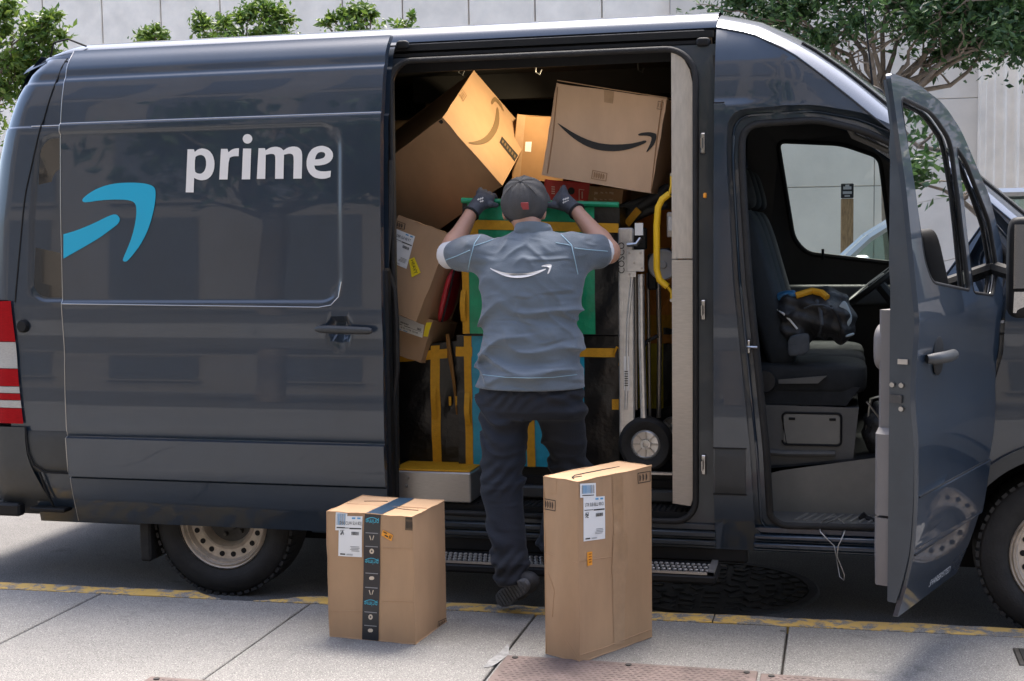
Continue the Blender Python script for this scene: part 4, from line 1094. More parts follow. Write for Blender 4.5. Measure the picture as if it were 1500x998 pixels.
def soften(pts):
    """round only the gentle bends, keep right-angle corners"""
    out = []; n = len(pts)
    for i in range(n):
        a, b, c = Vector(pts[i-1]), Vector(pts[i]), Vector(pts[(i+1) % n])
        u, v = (b-a).normalized(), (c-b).normalized()
        if u.dot(v) < .45: out.append(tuple(b))
        else: out.append(tuple(b.lerp(a, .22))); out.append(tuple(b.lerp(c, .22)))
    return out
for nm, L in G.items():
    m = MB(); m.poly([[zp(p) for p in soften(l)] for l in L], lambda x, y: on_door(x, y)); 
    if nm == 'letter_i':
        m.poly([[zp((641+44*math.cos(a*math.pi/10), 116+44*math.sin(a*math.pi/10))) for a in range(20)]], lambda x, y: on_door(x, y))
    m.build(nm, M['white_ink'], SD, angle=None)
zl = ZP(80, 255, 7.129)
boom = [(287, 270), (310, 240), (370, 195), (450, 150), (550, 115), (650, 97), (760, 90), (870, 92), (960, 102), (1025, 125), (1050, 155), (1055, 200), (1050, 290), (1030, 400), (995, 530), (950, 640), (890, 750), (830, 830), (765, 905), (740, 918), (712, 910), (715, 880), (760, 780), (810, 650), (845, 500), (855, 400), (850, 330), (830, 295), (780, 275), (700, 268), (600, 268), (480, 275), (330, 298), (295, 292)]
bar = [(92, 630), (230, 590), (400, 520), (540, 450), (610, 422), (650, 425), (678, 455), (680, 490), (660, 525), (600, 570), (480, 660), (330, 750), (180, 835), (92, 885)]
decal('arrow_head', [[zl(p) for p in boom]], M['cyan'], SD, on_door)
decal('arrow_stem', [[zl(p) for p in soften(bar)]], M['cyan'], SD, on_door, 0)

# ---------------------------------------------------------------- cab: inner frame, steps, seats, dash
ihole = round_poly([(-.425, 2.235), (-.10, 2.25), (.08, 2.205), (.22, 2.14), (.40, 1.985), (.56, 1.83), (.70, 1.64), (.615, 1.42), (.61, 1.24), (.52, .92), (.44, .78), (.36, .60), (.30, .465), (-.245, .452), (-.30, .49), (-.315, .80), (-.392, 1.55), (-.425, 2.05)],
                   [.09, .05, .05, .05, .05, .05, .04, .03, .03, .03, .03, .03, .04, .05, .05, .05, .05, .05])
oh2 = round_poly([(-.50, 2.315), (-.12, 2.33), (.10, 2.29), (.26, 2.215), (.44, 2.065), (.63, 1.88), (.82, 1.66), (.69, 1.42), (.685, 1.24), (.59, .92), (.505, .78), (.435, .585), (.375, .39), (-.30, .38), (-.38, .42), (-.40, .80), (-.475, 1.55), (-.505, 2.10)],
                 [.09, .05, .05, .05, .05, .05, .04, .03, .03, .03, .03, .03, .04, .05, .05, .05, .05, .05])
bis_panel([oh2, ihole], lambda x, z: (x, cab_y(x, z)+.042, z), 'cab_door_frame', M['paint'], VAN, lin(.45, 2.3, .08), lin(-.4, .6, .12), thick=.06)
m = MB(); m.tube([(x, cab_y(x, z)+.035, z) for x, z in ihole+[ihole[0]]], .016, 8); m.build('cab_door_seal', M['rubber'], VAN, angle=60)
md = [(a[0]*.5+b[0]*.5, a[1]*.5+b[1]*.5) for a, b in zip(oh2, ihole)]
m = MB(); m.tube([(x, cab_y(x, z)+.036, z) for x, z in md+[md[0]]], .007, 6); m.build('cab_door_lip', M['paint'], VAN, angle=60)
m = MB()
for (z0, z1, y0) in ((.335, .352, .072), (.352, .378, .052), (.378, .392, .062), (.392, .415, .05), (.415, .448, .078)): m.box((-.375+.1*(z0-.33), y0, z0+.0005), (.40, .28, z1-.0005), 0, .006)
m.build('cab_sill', M['paint'], VAN, angle=40)
for z0 in (1.26,):
    m = MB(); m.box((-.400, .028, z0-.03), (-.385, .044, z0+.03), 0, .004); m.tube([(-.40, .03, z0), (-.37, .015, z0), (-.355, .015, z0)], .006, 6); m.build('door_striker', M['chrome'], VAN)
# step well, floor, tunnel wall
m = MB(); m.poly([round_poly([(-.33, .45), (.55, .45), (.55, .79), (.10, .715), (-.26, .655), (-.33, .635)], [.0, 0, 0, .02, .03, .03])], lambda x, z: (x, .36, z)); m.build('step_wall', M['cabpanel'], VAN, angle=None)
m = MB(); m.box((-.35, .13, .425), (.50, .36, .46)); m.build('cab_step', M['cabgrey'], VAN, angle=None)
m = MB()
for i in range(14):
    x = -.20+i*.04; m.add([(x, .17, .4605), (x+.016, .17, .4605), (x+.066, .32, .4605), (x+.05, .32, .4605), (x+.003, .17, .467), (x+.013, .17, .467), (x+.063, .32, .467), (x+.053, .32, .467)], [(4, 5, 6, 7), (0, 1, 5, 4), (1, 2, 6, 5), (2, 3, 7, 6), (3, 0, 4, 7)])
m.build('step_ribs', M['cabpanel'], VAN, angle=None)
m = MB(); m.add([(-.5, .36, .64), (.10, .36, .713), (.6, .36, .79), (.6, 1.9, .79), (.1, 1.9, .72), (-.5, 1.9, .66)], [(0, 1, 4, 5), (1, 2, 3, 4)]); m.build('cab_floor', M['cabdark'], VAN, angle=None)
MB().box((-.562, .13, .45), (-.535, 1.93, 2.55)).build('cab_rear_wall', M['cabdark'], VAN, angle=None)
m = MB(); m.box((-.535, .10, .45), (-.34, .14, 1.0)); m.build('pillar_lining', M['cabdark'], VAN, angle=None)
m = MB(); 
for i in range(10):
    for k in range(1, nr-2): m.add([LR[i][k]-Vector((0, 0, .05)), LR[i+1][k]-Vector((0, 0, .05)), LR[i+1][k+1]-Vector((0, 0, .05)), LR[i][k+1]-Vector((0, 0, .05))], [(0, 1, 2, 3)])
m.build('headliner', M['cabdark'], VAN)
def seat(y0, y1, blue):
    yc = (y0+y1)/2; hw = (y1-y0)/2
    b = MB(); b.hull([(-.43, y0, .655), (.06, y0, .70), (.085, y0, .945), (-.42, y0, .955), (-.43, y1, .655), (.06, y1, .70), (.085, y1, .945), (-.42, y1, .955)]); base = b.build('seat_base', M['cabgrey'], VAN, angle=30)
    m = MB(); m.poly([rrect(-.255, .0, .775, .912, .018)], lambda x, z: (x, y0-.008, z), thick=(0, .01, 0)); m.build('base_panel', M['cabpanel'], base, angle=None)
    m = MB(); m.tube([(x, y0-.004, z) for x, z in rrect(-.262, .007, .768, .919, .02)+[(-.262+.02, .768)]], .005, 6); m.build('panel_gap', M['black'], base)
    for x in (-.215, -.03): MB().box((x-.018, y0-.012, .885), (x+.012, y0-.006, .897), 0, .002).build('panel_clip', M['black'], base, angle=None)
    m = MB(); m.tube([(-.40, y0-.004, .735), (-.25, y0-.006, .725), (-.02, y0-.006, .73)], .014, 8); m.build('base_ridge', M['cabgrey'], base)
    c = MB(); c.rbox((-.15, yc, 1.075), (.275, 0, .0), (0, hw, 0), (0, 0, .078), .38); c.hull([(-.42, y0+.01, .955), (.03, y0+.01, .955), (.09, y0+.01, 1.04), (-.42, y0+.01, 1.05), (-.42, y1-.01, .955), (.03, y1-.01, .955), (.09, y1-.01, 1.04), (-.42, y1-.01, 1.05)])
    c.build('seat_cushion', M['seat'], VAN, angle=50)
    a = Vector((.085, 0, -.0)); ax = Vector((-.20, 0, .70)).normalized(); fx = Vector((ax.z, 0, -ax.x))
    bk = MB(); bk.rbox(Vector((-.36, yc, 1.48)), fx*.075, (0, hw*.94, 0), ax*.40, .42); bk.build('seat_back', M['seatblue'] if blue else M['seat'], VAN, angle=50)
    hd = MB(); hd.rbox(Vector((-.465, yc, 1.98)), fx*.05, (0, hw*.55, 0), ax*.11, .55); h_ = hd.build('headrest', M['seat'], VAN, angle=50)
    for dy in (-.06, .06): MB().tube([(-.44, yc+dy, 1.80), (-.46, yc+dy, 1.92)], .007, 8).build('headrest_post', M['chrome'], h_)
seat(.42, .88, True); seat(.90, 1.28, True); seat(1.36, 1.80, False)
m = MB(); m.lathe([(.0001, -.012), (.05, -.012), (.056, .0), (.05, .02)], (-.345, .415, 1.065), (0, 1, 0), 24); m.build('recline_knob', M['cabdark'], VAN)
m = MB(); m.hull([(-.28, .408, 1.055), (-.28, .408, 1.075), (-.06, .402, 1.095), (-.1, .402, 1.06), (-.28, .43, 1.055), (-.06, .43, 1.095)]); m.build('seat_lever', M['cabgrey'], VAN)
# dashboard, steering wheel
m = MB()
dp = [(.30, 1.02), (.24, 1.20), (.30, 1.40), (.46, 1.52), (.9, 1.56), (1.25, 1.38), (1.25, .80), (.55, .80), (.42, .92)]
m.poly([dp], lambda x, z: (x, .22, z), thick=(0, 1.6, 0)); m.build('dashboard', M['cabdark'], VAN, angle=30)
cw = Vector((.19, 1.50, 1.49)); ax = Vector((-.62, 0, .78)).normalized()
e1 = Vector((0, 1, 0)); e2 = ax.cross(e1)
m = MB(); ring = [cw+(e1*math.cos(a)+e2*math.sin(a))*.20 for a in [2*math.pi*i/36 for i in range(37)]]
m.tube(ring, .016, 8, cap=False)
for a in (0, 2.1, 4.2): m.tube([cw, cw+(e1*math.cos(a)+e2*math.sin(a))*.195], .014, 6)
m.rbox(cw, e1*.06, e2*.06, ax*.02, .6); m.build('steering_wheel', M['cabdark'], VAN, angle=60)
MB().tube([cw, cw-ax*.35], .03, 8).build('steering_column', M['cabdark'], VAN)
m = MB(); m.rbox((.10, .60, 2.32), (.10, 0, -.035), (0, .16, 0), (0, 0, .012), .5); m.build('sun_visor', M['cabpanel'], VAN)
m = MB(); m.tube([(.03, .30, 2.23), (.05, .32, 2.19), (.20, .34, 2.12), (.22, .33, 2.15)], .014, 8); m.build('grab_handle', M['cabgrey'], VAN)
m = MB(); m.tube([(.12, .40, .98), (.18, .42, .90), (.24, .44, .88)], .006, 6); m.tube([(.2, .42, .80), (.2, .45, 1.02)], .012, 8); m.tube([(.12, .5, .8), (.14, .5, .98), (.22, .5, 1.0)], .008, 8); m.build('seat_rail', M['chrome'], VAN)
# aerial
p = Vector((.15, 1.0, interp(CE, .15)+.012)); m = MB(); m.tube([p, p+Vector((-.05, 0, .42))], [.006, .003], 6); m.rbox(p, (.05, 0, -.02), (0, .02, 0), (.0, 0, .025), .7); m.build('aerial', M['black'], VAN)

# ---------------------------------------------------------------- open cab door (built shut, then swung on its hinge)
HX, HY, ANG = .66, .02, math.radians(69.5)
def dr(L, y, z):                     # L along the door from the hinge, y outward-positive-inwards offset from the skin line
    d = Vector((-math.cos(ANG), -math.sin(ANG), 0)); nn = Vector((math.sin(ANG), -math.cos(ANG), 0))
    return Vector((HX, HY, 0))+d*L-nn*y+Vector((0, 0, z))
def cdy(z): return fz(z)+.10*max(0, z-1.45)*.85
skin = round_poly([(1.085, .362), (1.10, .62), (1.112, 1.40), (1.108, 2.0), (1.104, 2.325), (.83, 2.315), (.50, 2.255), (.31, 2.165), (.02, 1.90), (-.10, 1.68), (-.02, 1.47), (.0, 1.40), (.015, 1.24), (.10, .90), (.18, .80), (.25, .586), (.34, .362)],
                  [.01, .02, .05, .05, .035, .08, .08, .06, .05, .03, .02, .03, .05, .05, .03, .03, .02])
dwin = round_poly([(1.03, 2.245), (.66, 2.212), (.465, 2.115), (.448, 1.525), (.92, 1.575), (.985, 1.66)], [.05, .08, .06, .03, .08, .08])
dq = round_poly([(.410, 2.095), (.30, 2.045), (.05, 1.79), (.005, 1.60), (.115, 1.49), (.405, 1.515)], [.03, .05, .04, .04, .03, .03])
def skin_fn(L, z, o=0.0):
    y = cdy(z)+.006*sstep(1.05, 1.10, z)*(1-sstep(1.10, 1.30, z))-(.010 if .602 < z < .815 and L < 1.098 else 0)
    return dr(L, y+o, z)
def dpanel(loops, fn, name, matl, parent, zc, xc, thick=None):
    bm = bmesh.new(); pts = [p for L in loops for p in L]
    vs = [bm.verts.new((p[0], 0, p[1])) for p in pts]
    for t in geometry.tessellate_polygon([[Vector((p[0], p[1], 0)) for p in L] for L in loops]):
        try: bm.faces.new([vs[i] for i in t])
        except ValueError: pass
    for z in zc: bmesh.ops.bisect_plane(bm, geom=bm.verts[:]+bm.edges[:]+bm.faces[:], plane_co=(0, 0, z), plane_no=(0, 0, 1), dist=1e-5)
    for x in xc: bmesh.ops.bisect_plane(bm, geom=bm.verts[:]+bm.edges[:]+bm.faces[:], plane_co=(x, 0, 0), plane_no=(1, 0, 0), dist=1e-5)
    bmesh.ops.recalc_face_normals(bm, faces=bm.faces)
    if thick:
        ed = [e for e in bm.edges if e.is_boundary]
        r = bmesh.ops.extrude_edge_only(bm, edges=ed)
        for q in r['geom']:
            if isinstance(q, bmesh.types.BMVert): q.co.y = thick
    for v in bm.verts: v.co = fn(v.co.x, v.co.z, v.co.y)
    bmesh.ops.recalc_face_normals(bm, faces=bm.faces)
    me = bpy.data.meshes.new(name); bm.to_mesh(me); bm.free()
    return link_mesh(name, me, matl, parent, None, 40)
DZC = lin(.40, 2.30, .045)+[.598, .606, .811, .819]
CD = dpanel([skin, dwin, dq], skin_fn, 'cab_door', M['paint'], VAN, DZC, [], thick=.018)
# inner trim of the door, grey plastic, seen along its rear edge
for nm, pts_ in (('door_pocket', [(1.075, .47), (1.085, .60), (1.085, .722), (.45, .70), (.48, .45)]), ('door_trim', [(1.085, .732), (1.085, 1.03), (1.05, 1.05), (1.05, 1.48), (.15, 1.46), (.22, .86), (.42, .735)])):
    m = MB(); A_ = [dr(L, .10, z) for L, z in pts_]; B_ = [dr(L-.012, .168, z) for L, z in pts_]; C_ = [dr(L, .158, z) for L, z in pts_]; n = len(pts_)
    m.add(A_+C_+B_, [(i, (i+1) % n, n+(i+1) % n, n+i) for i in range(n)]+[(n+i, n+(i+1) % n, 2*n+(i+1) % n, 2*n+i) for i in range(n)]+[tuple(range(2*n, 3*n))]); m.build(nm, M['doortrim'], CD, angle=35)
m = MB(); m.rbox(dr(.86, .16, 1.34), (dr(1, 0, 0)-dr(0, 0, 0))*.19, (dr(0, 1, 0)-dr(0, 0, 0))*.045, (0, 0, .095), .55); m.build('armrest', M['doortrim'], CD)
MB().tube([dr(.5, .17, 1.3), dr(.5, .2, 1.34), dr(.5, .2, 1.5), dr(.5, .15, 1.55)], .014, 8).build('pull_handle', M['cabdark'], CD)
# rear door edge with latch
m = MB(); es = []
for z in lin(.42, 2.30, .06): es += [dr(1.106, cdy(z)+.016, z), dr(1.100, cdy(z)+.045 if z < 2.1 else cdy(z)+.03, z), dr(1.092, max(cdy(z)+.03, .112) if z < 1.6 else max(cdy(z)+.025, .118), z)]
m.add(es, [(3*i+q, 3*i+q+1, 3*i+q+4, 3*i+q+3) for i in range(len(es)//3-1) for q in (0, 1)]); m.build('door_edge', M['paint_dull'], CD)
for (z, y) in ((1.215, .07), (1.215, .105), (1.13, .07)): MB().lathe([(.0001, .008), (.009, .008), (.011, .0)], dr(1.102-(y-.05)*.12, y-.005, z), dr(1, 0, 0)-dr(0, 0, 0), 10).build('latch_bolt', M['chrome'], CD)
MB().obox(dr(1.095, .085, 1.165), (dr(1, 0, 0)-dr(0, 0, 0))*.012, (dr(0, 1, 0)-dr(0, 0, 0))*.022, (0, 0, .014)).build('door_latch', M['rimdark'], CD)
MB().obox(dr(1.098, .06, 1.30), (dr(1, 0, 0)-dr(0, 0, 0))*.010, (dr(0, 1, 0)-dr(0, 0, 0))*.018, (0, 0, .009)).build('lock_button', M['steel'], CD)
# windows with black surrounds
for lp, nm in ((dwin, 'door_window'), (dq, 'quarter_window')):
    g_ = dpanel([lp], lambda L, z, o=0: dr(L, cdy(z)+.022, z), nm, M['glass'], CD, lin(1.5, 2.2, .1), [])
    m = MB(); m.tube([dr(L, cdy(z)+.006, z) for L, z in lp+[lp[0]]], .0085, 8); m.build('window_seal', M['black'], g_, angle=60)
# handle
hc = dr(.895, -.006, 1.305)
m = MB(); U_ = (dr(1, 0, 0)-dr(0, 0, 0)); V_ = dr(0, 1, 0)-dr(0, 0, 0)
m.rbox(dr(.87, .004, 1.305), U_*.062, V_*.008, Vector((0, 0, .072)), .9); m.build('handle_dish', M['black'], CD)
m = MB(); m.tube([dr(1.02, .0, 1.305), dr(1.0, -.024, 1.306), dr(.89, -.034, 1.304), dr(.78, -.024, 1.302), dr(.76, .0, 1.30)], [.016, .021, .022, .021, .014], 12); m.build('handle', M['trim'], CD, angle=60)
# strip seams and faint lettering
for z in (.602, .815):
    m = MB(); m.tube([dr(1.095, cdy(z)-.002, z), dr(.19 if z > .7 else .26, cdy(z)-.002, z)], .004, 6); m.build('strip_seam', M['black'], CD)
m = MB(); put_text(m, 'SHAREBYSTED', .042, lambda x, y: dr(.63-x, cdy(.415+y)-.003, .415+y), 0, 1.0)
m.build('lettering', mat('silver_vinyl', (.45, .47, .5), rough=.4), CD, angle=None)
# wing mirror carried on the front corner of the door
mc = PY(1506, 392, -.30)
m = MB(); m.rbox(mc, Vector((.078, .0, 0)), Vector((0, .065, 0)), (0, 0, .20), .32); wm = m.build('wing_mirror', M['black'], CD, angle=50)
MB().obox(mc+Vector((0, -.0655, .045)), (.062, .006, 0), (0, .001, 0), (0, 0, .125)).build('mirror_glass', M['mirror'], wm, angle=None)
MB().obox(mc+Vector((0, -.0655, -.135)), (.060, .004, 0), (0, .001, .0), (0, -.012, .042)).build('wide_mirror', M['mirror'], wm, angle=None)
MB().tube([mc+Vector((.02, .05, -.05)), dr(.0, .03, 1.60)], .03, 8).build('mirror_arm', M['black'], wm)
for z in (.95, 1.35): MB().box((.63, .02, z-.03), (.69, .08, z+.03), 0, .01).build('door_hinge', M['paint_dull'], VAN)
# ------------------------------------------------------------------ cargo: cartons, totes, hand truck
CG = 'cartons packed in the van'
def frame_from_px(c4, Y, yaw=0.0, tilt=0.0):
    """pixels TL, TR, BR, BL of a carton face -> orthonormal face frame (origin TL, u right, v down, n towards the camera)"""
    n = Vector((math.sin(yaw)*math.cos(tilt), -math.cos(yaw)*math.cos(tilt), math.sin(tilt)))
    o = PY(sum(p[0] for p in c4)/4, sum(p[1] for p in c4)/4, Y)
    P = [PP(x, y, o, n) for x, y in c4]
    u = ((P[1]-P[0])+(P[2]-P[3])); v = ((P[3]-P[0])+(P[2]-P[1]))
    w = u.length/2; h = v.length/2; u.normalize(); v = (v-u*v.dot(u)).normalized()
    c = sum(P, Vector())/4
    return c-u*w/2-v*h/2, u, v, n, w, h
class Carton:
    def __init__(s, label, O, u, v, n, w, h, d, matl='cardboard', group=CG, name='cardboard_box', dent=.005, crease=True):
        s.O, s.u, s.v, s.n, s.w, s.h, s.d = O, u, v, n, w, h, d
        low = min((O+u*a*w+v*b*h-n*c*d for a in (0, 1) for b in (0, 1) for c in (0, 1)), key=lambda p: p.z)
        cen = O+u*w/2+v*h/2-n*d/2
        s.root = empty(name, label, 'box', (cen.x, cen.y, low.z), group)
        rg = random.Random(hash(label) % 9999 if False else len(label)*31+int(w*1000))
        m = MB(); nu, nv, nd = 8, 10, 6
        def surf(fn, a, b):
            vs = []; fs = []
            for i in range(a+1):
                for k in range(b+1): vs.append(fn(i/a, k/b))
            for i in range(a):
                for k in range(b): fs.append((i*(b+1)+k, (i+1)*(b+1)+k, (i+1)*(b+1)+k+1, i*(b+1)+k+1))
            m.add(vs, fs)
        ph = [rg.uniform(0, 6) for _ in range(6)]
        def P(a, b, c):            # 0..1 in u, v, depth; slight bulging of the faces
            ea = a*(1-a)*4; eb = b*(1-b)*4; ec = c*(1-c)*4
            p = O+u*w*a+v*h*b-n*d*c
            k = dent*(math.sin(5*a+3*b+ph[0])+.6*math.sin(9*b-4*c+ph[1]))
            if c in (0, 1): p += n*(1 if c == 0 else -1)*(k*ea*eb+dent*.8*ea*eb)
            elif a in (0, 1): p += u*(1 if a == 1 else -1)*(k*eb*ec+dent*.5*eb*ec)
            else: p += v*(1 if b == 1 else -1)*(k*ea*ec)*.6
            return p
        surf(lambda a, b: P(a, b, 0), nu, nv); surf(lambda a, b: P(a, b, 1), nu, nv)
        surf(lambda a, b: P(0, b, a), nd, nv); surf(lambda a, b: P(1, b, a), nd, nv)
        surf(lambda a, b: P(a, 0, b), nu, nd); surf(lambda a, b: P(a, 1, b), nu, nd)
        s.P = P
        s.body = m.build('carton', M[matl], s.root, angle=40)
        e = MB()                    # slightly worn corner edges
        for (a, b, c, a2, b2, c2) in ((0, 0, 0, 0, 1, 0), (1, 0, 0, 1, 1, 0), (0, 0, 0, 1, 0, 0), (0, 1, 0, 1, 1, 0), (1, 0, 0, 1, 0, 1), (1, 1, 0, 1, 1, 1), (0, 0, 0, 0, 0, 1), (0, 0, 1, 1, 0, 1)):
            p, q = P(a, b, c), P(a2, b2, c2); pts = [p.lerp(q, t/8)+Vector((rg.gauss(0, 1), rg.gauss(0, 1), rg.gauss(0, 1)))*.0011 for t in range(9)]
            e.tube(pts, [.0018+.0012*rg.random() for _ in range(9)], 6)
        e.build('worn_edge', M[matl], s.root, angle=60)
    def front(s, a, b, off=.0012):  # a, b in metres from TL, on the front face
        return s.P(min(1, max(0, a/s.w)), min(1, max(0, b/s.h)), 0)+s.n*off
    def top(s, a, c, off=.0012): return s.P(min(1, max(0, a/s.w)), 0, min(1, max(0, c/s.d)))-s.v*off
    def right(s, c, b, off=.0012): return s.P(1, min(1, max(0, b/s.h)), min(1, max(0, c/s.d)))+s.u*off
    def left(s, c, b, off=.0012): return s.P(0, min(1, max(0, b/s.h)), min(1, max(0, c/s.d)))-s.u*off
    def px_front(s, px, py, off=.0012):
        p = PP(px, py, s.O, s.n); r = p-s.O
        return s.front(r.dot(s.u), r.dot(s.v), off)
    def px_right(s, px, py, off=.0012):
        p = PP(px, py, s.O+s.u*s.w, s.u); r = p-s.O
        return s.right(-r.dot(s.n), r.dot(s.v), off)
def gridquad(m, P4, fn, mi=0, n=4):
    """subdivided quad through fn(px, py) between four pixel corners"""
    vs = []; fs = []
    for i in range(n+1):
        for k in range(n+1):
            a, b = i/n, k/n
            x = (P4[0][0]*(1-a)+P4[1][0]*a)*(1-b)+(P4[3][0]*(1-a)+P4[2][0]*a)*b
            y = (P4[0][1]*(1-a)+P4[1][1]*a)*(1-b)+(P4[3][1]*(1-a)+P4[2][1]*a)*b
            vs.append(fn(x, y))
    for i in range(n):
        for k in range(n): fs.append((i*(n+1)+k, (i+1)*(n+1)+k, (i+1)*(n+1)+k+1, i*(n+1)+k+1))
    m.add(vs, fs, mi)
def sub(P4, a0, a1, b0, b1):
    def q(a, b): return ((P4[0][0]*(1-a)+P4[1][0]*a)*(1-b)+(P4[3][0]*(1-a)+P4[2][0]*a)*b, (P4[0][1]*(1-a)+P4[1][1]*a)*(1-b)+(P4[3][1]*(1-a)+P4[2][1]*a)*b)
    return [q(a0, b0), q(a1, b0), q(a1, b1), q(a0, b1)]
def ship_label(parent, P4, fn, seed, code='LTR SLB 8LU RRO', name='shipping_label', barcode=False):
    """printed address label: white paper, code line, black bars, barcode block, address lines"""
    rg = random.Random(seed); m = MB(); F = lambda o: (lambda x, y: fn(x, y, o))
    gridquad(m, P4, F(.0020), 0, 4)
    R = lambda a0, a1, b0, b1, mi, o=.0032: gridquad(m, sub(P4, a0, a1, b0, b1), F(o), mi, 1)
    if barcode:
        x = .10
        while x < .88:
            w = rg.choice((.018, .03, .045)); R(x, x+w, .12, .72, 2 if rg.random() < .4 else 3); x += w+rg.choice((.02, .03))
        R(.12, .86, .82, .88, 1)
        return m.build(name, [M['paper'], M['ink'], M['grey_ink'], M['blue_ink']], parent, angle=None)
    R(.55, .70, .03, .07, 3); R(.78, .92, .03, .07, 3)
    def tx(txt, a, b, size, mi, xs=1.0):
        vs, fs = text_mesh(txt, size)
        def q(x, y):
            s4 = sub(P4, a+x*xs, a+x*xs, b-y, b-y)[0]; return fn(s4[0], s4[1], .0033)
        m.add([q(v.x, v.y) for v in vs], fs, mi)
    tx(code, .5, .175, .115, 1, .98)
    R(.04, .44, .285, .30, 1); R(.46, .97, .285, .315, 1)
    for k in range(5):
        for q in range(5):
            if rg.random() < .6: R(.08+k*.03, .105+k*.03, .36+q*.022, .38+q*.022, 1)
    R(.08, .25, .345, .355, 2)
    x = .56
    while x < .88: R(x, x+.015, .38, .46, 1); x += rg.choice((.024, .032))
    for k in range(4): R(.5+rg.random()*.1, .86+rg.random()*.06, .74+k*.035, .755+k*.035, 2)
    R(.08, .30, .93, .96, 1)
    for k in range(2): R(.36, .62, .935+k*.02, .945+k*.02, 2)
    return m.build(name, [M['paper'], M['ink'], M['grey_ink'], M['blue_ink']], parent, angle=None)
def mark_box(parent, P4, fn, n=4, mi='ink_soft', name='carton_print', fill=False):
    m = MB(); t = .05
    for (a0, a1, b0, b1) in ((0, 1, 0, t*1.4), (0, 1, 1-t*1.4, 1), (0, t, t*1.4, 1-t*1.4), (1-t, 1, t*1.4, 1-t*1.4)): gridquad(m, sub(P4, a0, a1, b0, b1), lambda x, y: fn(x, y, .0014), 0, 1)
    for k in range(n):
        a = .14+.74*k/n; gridquad(m, sub(P4, a, a+.06, .18, .82), lambda x, y: fn(x, y, .0014), 0, 1); gridquad(m, sub(P4, a+.08, a+.11, .3, .7), lambda x, y: fn(x, y, .0014), 0, 1)
    return m.build(name, M[mi], parent, angle=None)
def px_poly(parent, name, loop, fn, matl, off=.0016, it=1):
    m = MB(); m.poly([chaikin(loop, it) if it else loop], lambda x, y: fn(x, y, off)); return m.build(name, M[matl], parent, angle=None)

# --- carton with the dark smile
fr = frame_from_px([(813, 123), (974, 144), (956, 284), (797, 256)], .34, yaw=math.radians(-4))
b = Carton('large carton with a dark curved arrow print, tilted, at upper right of the doorway', *fr, .40, 'card_pale', dent=.0012)
zs3 = ZP(805, 160, 8.8235)
smile = [(105, 178), (200, 238), (320, 313), (450, 378), (600, 433), (750, 457), (900, 460), (1050, 448), (1160, 425), (1240, 402), (1258, 418), (1240, 440), (1160, 475), (1050, 515), (930, 540), (800, 548), (650, 535), (520, 500), (400, 440), (280, 355), (180, 265), (108, 190)]
head = [(1145, 335), (1150, 322), (1200, 306), (1290, 297), (1365, 312), (1386, 335), (1378, 405), (1335, 485), (1262, 560), (1250, 552), (1296, 465), (1322, 385), (1312, 356), (1245, 343), (1160, 346)]
px_poly(b.root, 'curved_arrow', [zs3(p) for p in smile], b.px_front, 'ink', .0026); px_poly(b.root, 'arrow_tip', [zs3(p) for p in head], b.px_front, 'ink', .0026)
m = MB(); gridquad(m, [(885, 130), (900, 133), (898, 152), (885, 150)], lambda x, y: b.px_front(x, y, .0018)); m.build('tape', M['tape'], b.root, angle=None)
mark_box(b.root, [(964, 148), (972, 150), (970, 161), (962, 160)], b.px_front, 2)
mark_box(b.root, [(868, 249), (890, 254), (888, 266), (866, 262)], b.px_front, 5, 'card_edge')
m = MB(); m.tube([b.px_front(817, 128, .002), b.px_front(810, 200, .0025), b.px_front(802, 254, .002)], .0022, 6); m.tube([b.px_front(970, 147, .002), b.px_front(961, 215, .0025), b.px_front(954, 280, .002)], .0022, 6); m.build('fold_crease', M['card_edge'], b.root)
# loose top flap lifting from the front edge
m = MB(); f0 = b.P(0, 0, 0); f1 = b.P(1, 0, 0)
up = -b.v*.012; fl = [f0+up+b.n*.004, f0.lerp(f1, .5)+up*.55, f1+up*.3+b.n*.002]
bk = [p-b.n*.22-b.v*.012 for p in fl]
m.add(fl+bk+[p-b.v*.004 for p in fl+bk], [(0, 1, 4, 3), (1, 2, 5, 4), (6, 7, 10, 9), (7, 8, 11, 10), (0, 1, 7, 6), (1, 2, 8, 7), (0, 3, 9, 6), (2, 5, 11, 8)]); m.build('flap', M['cardboard'], b.root)

# --- big tilted carton lit by the dome lamp (three edges solved from the photo)
A0 = Vector((-1.901, .42, 2.341))          # corner and edges fitted to the photographed corners
ue, ve, we = Vector((.25352, .17442, -.32921)), Vector((.03121, .48784, .28249)), Vector((-.82489, .32187, -.46471))*.62
# front (brown) face spans u (down) and w (left); gold face spans u and v
b = Carton('very large carton standing on its corner, end panel lit gold by the lamp', A0+we, -we.normalized(), ue.normalized(), -ve.normalized(), we.length, ue.length, ve.length, 'cardboard', dent=.0015)
b2 = b
z2 = ZP(560, 90, 4.536)
gs = [(562, 540), (610, 536), (660, 520), (705, 480), (738, 420), (752, 360), (760, 296), (772, 330), (776, 400), (762, 460), (728, 515), (690, 545), (640, 556), (595, 552)]
gh = [(722, 262), (738, 240), (752, 240), (785, 275), (808, 335), (802, 332), (775, 292), (748, 262), (730, 290), (722, 285)]
px_poly(b.root, 'curved_arrow', [z2(p) for p in gs], b.px_right, 'ink_gold', .0028); px_poly(b.root, 'arrow_tip', [z2(p) for p in gh], b.px_right, 'ink_gold', .0028)
m = MB(); lb = [z2(p) for p in ((792, 500), (908, 632), (890, 680), (776, 540))]
gridquad(m, lb, lambda x, y: b.px_right(x, y, .0016)); m.build('dark_label', M['ink'], b.root, angle=None)
m = MB()
for k in range(6): gridquad(m, sub(lb, .08+.14*k, .16+.14*k, .3, .7), lambda x, y: b.px_right(x, y, .0024), 0, 1)
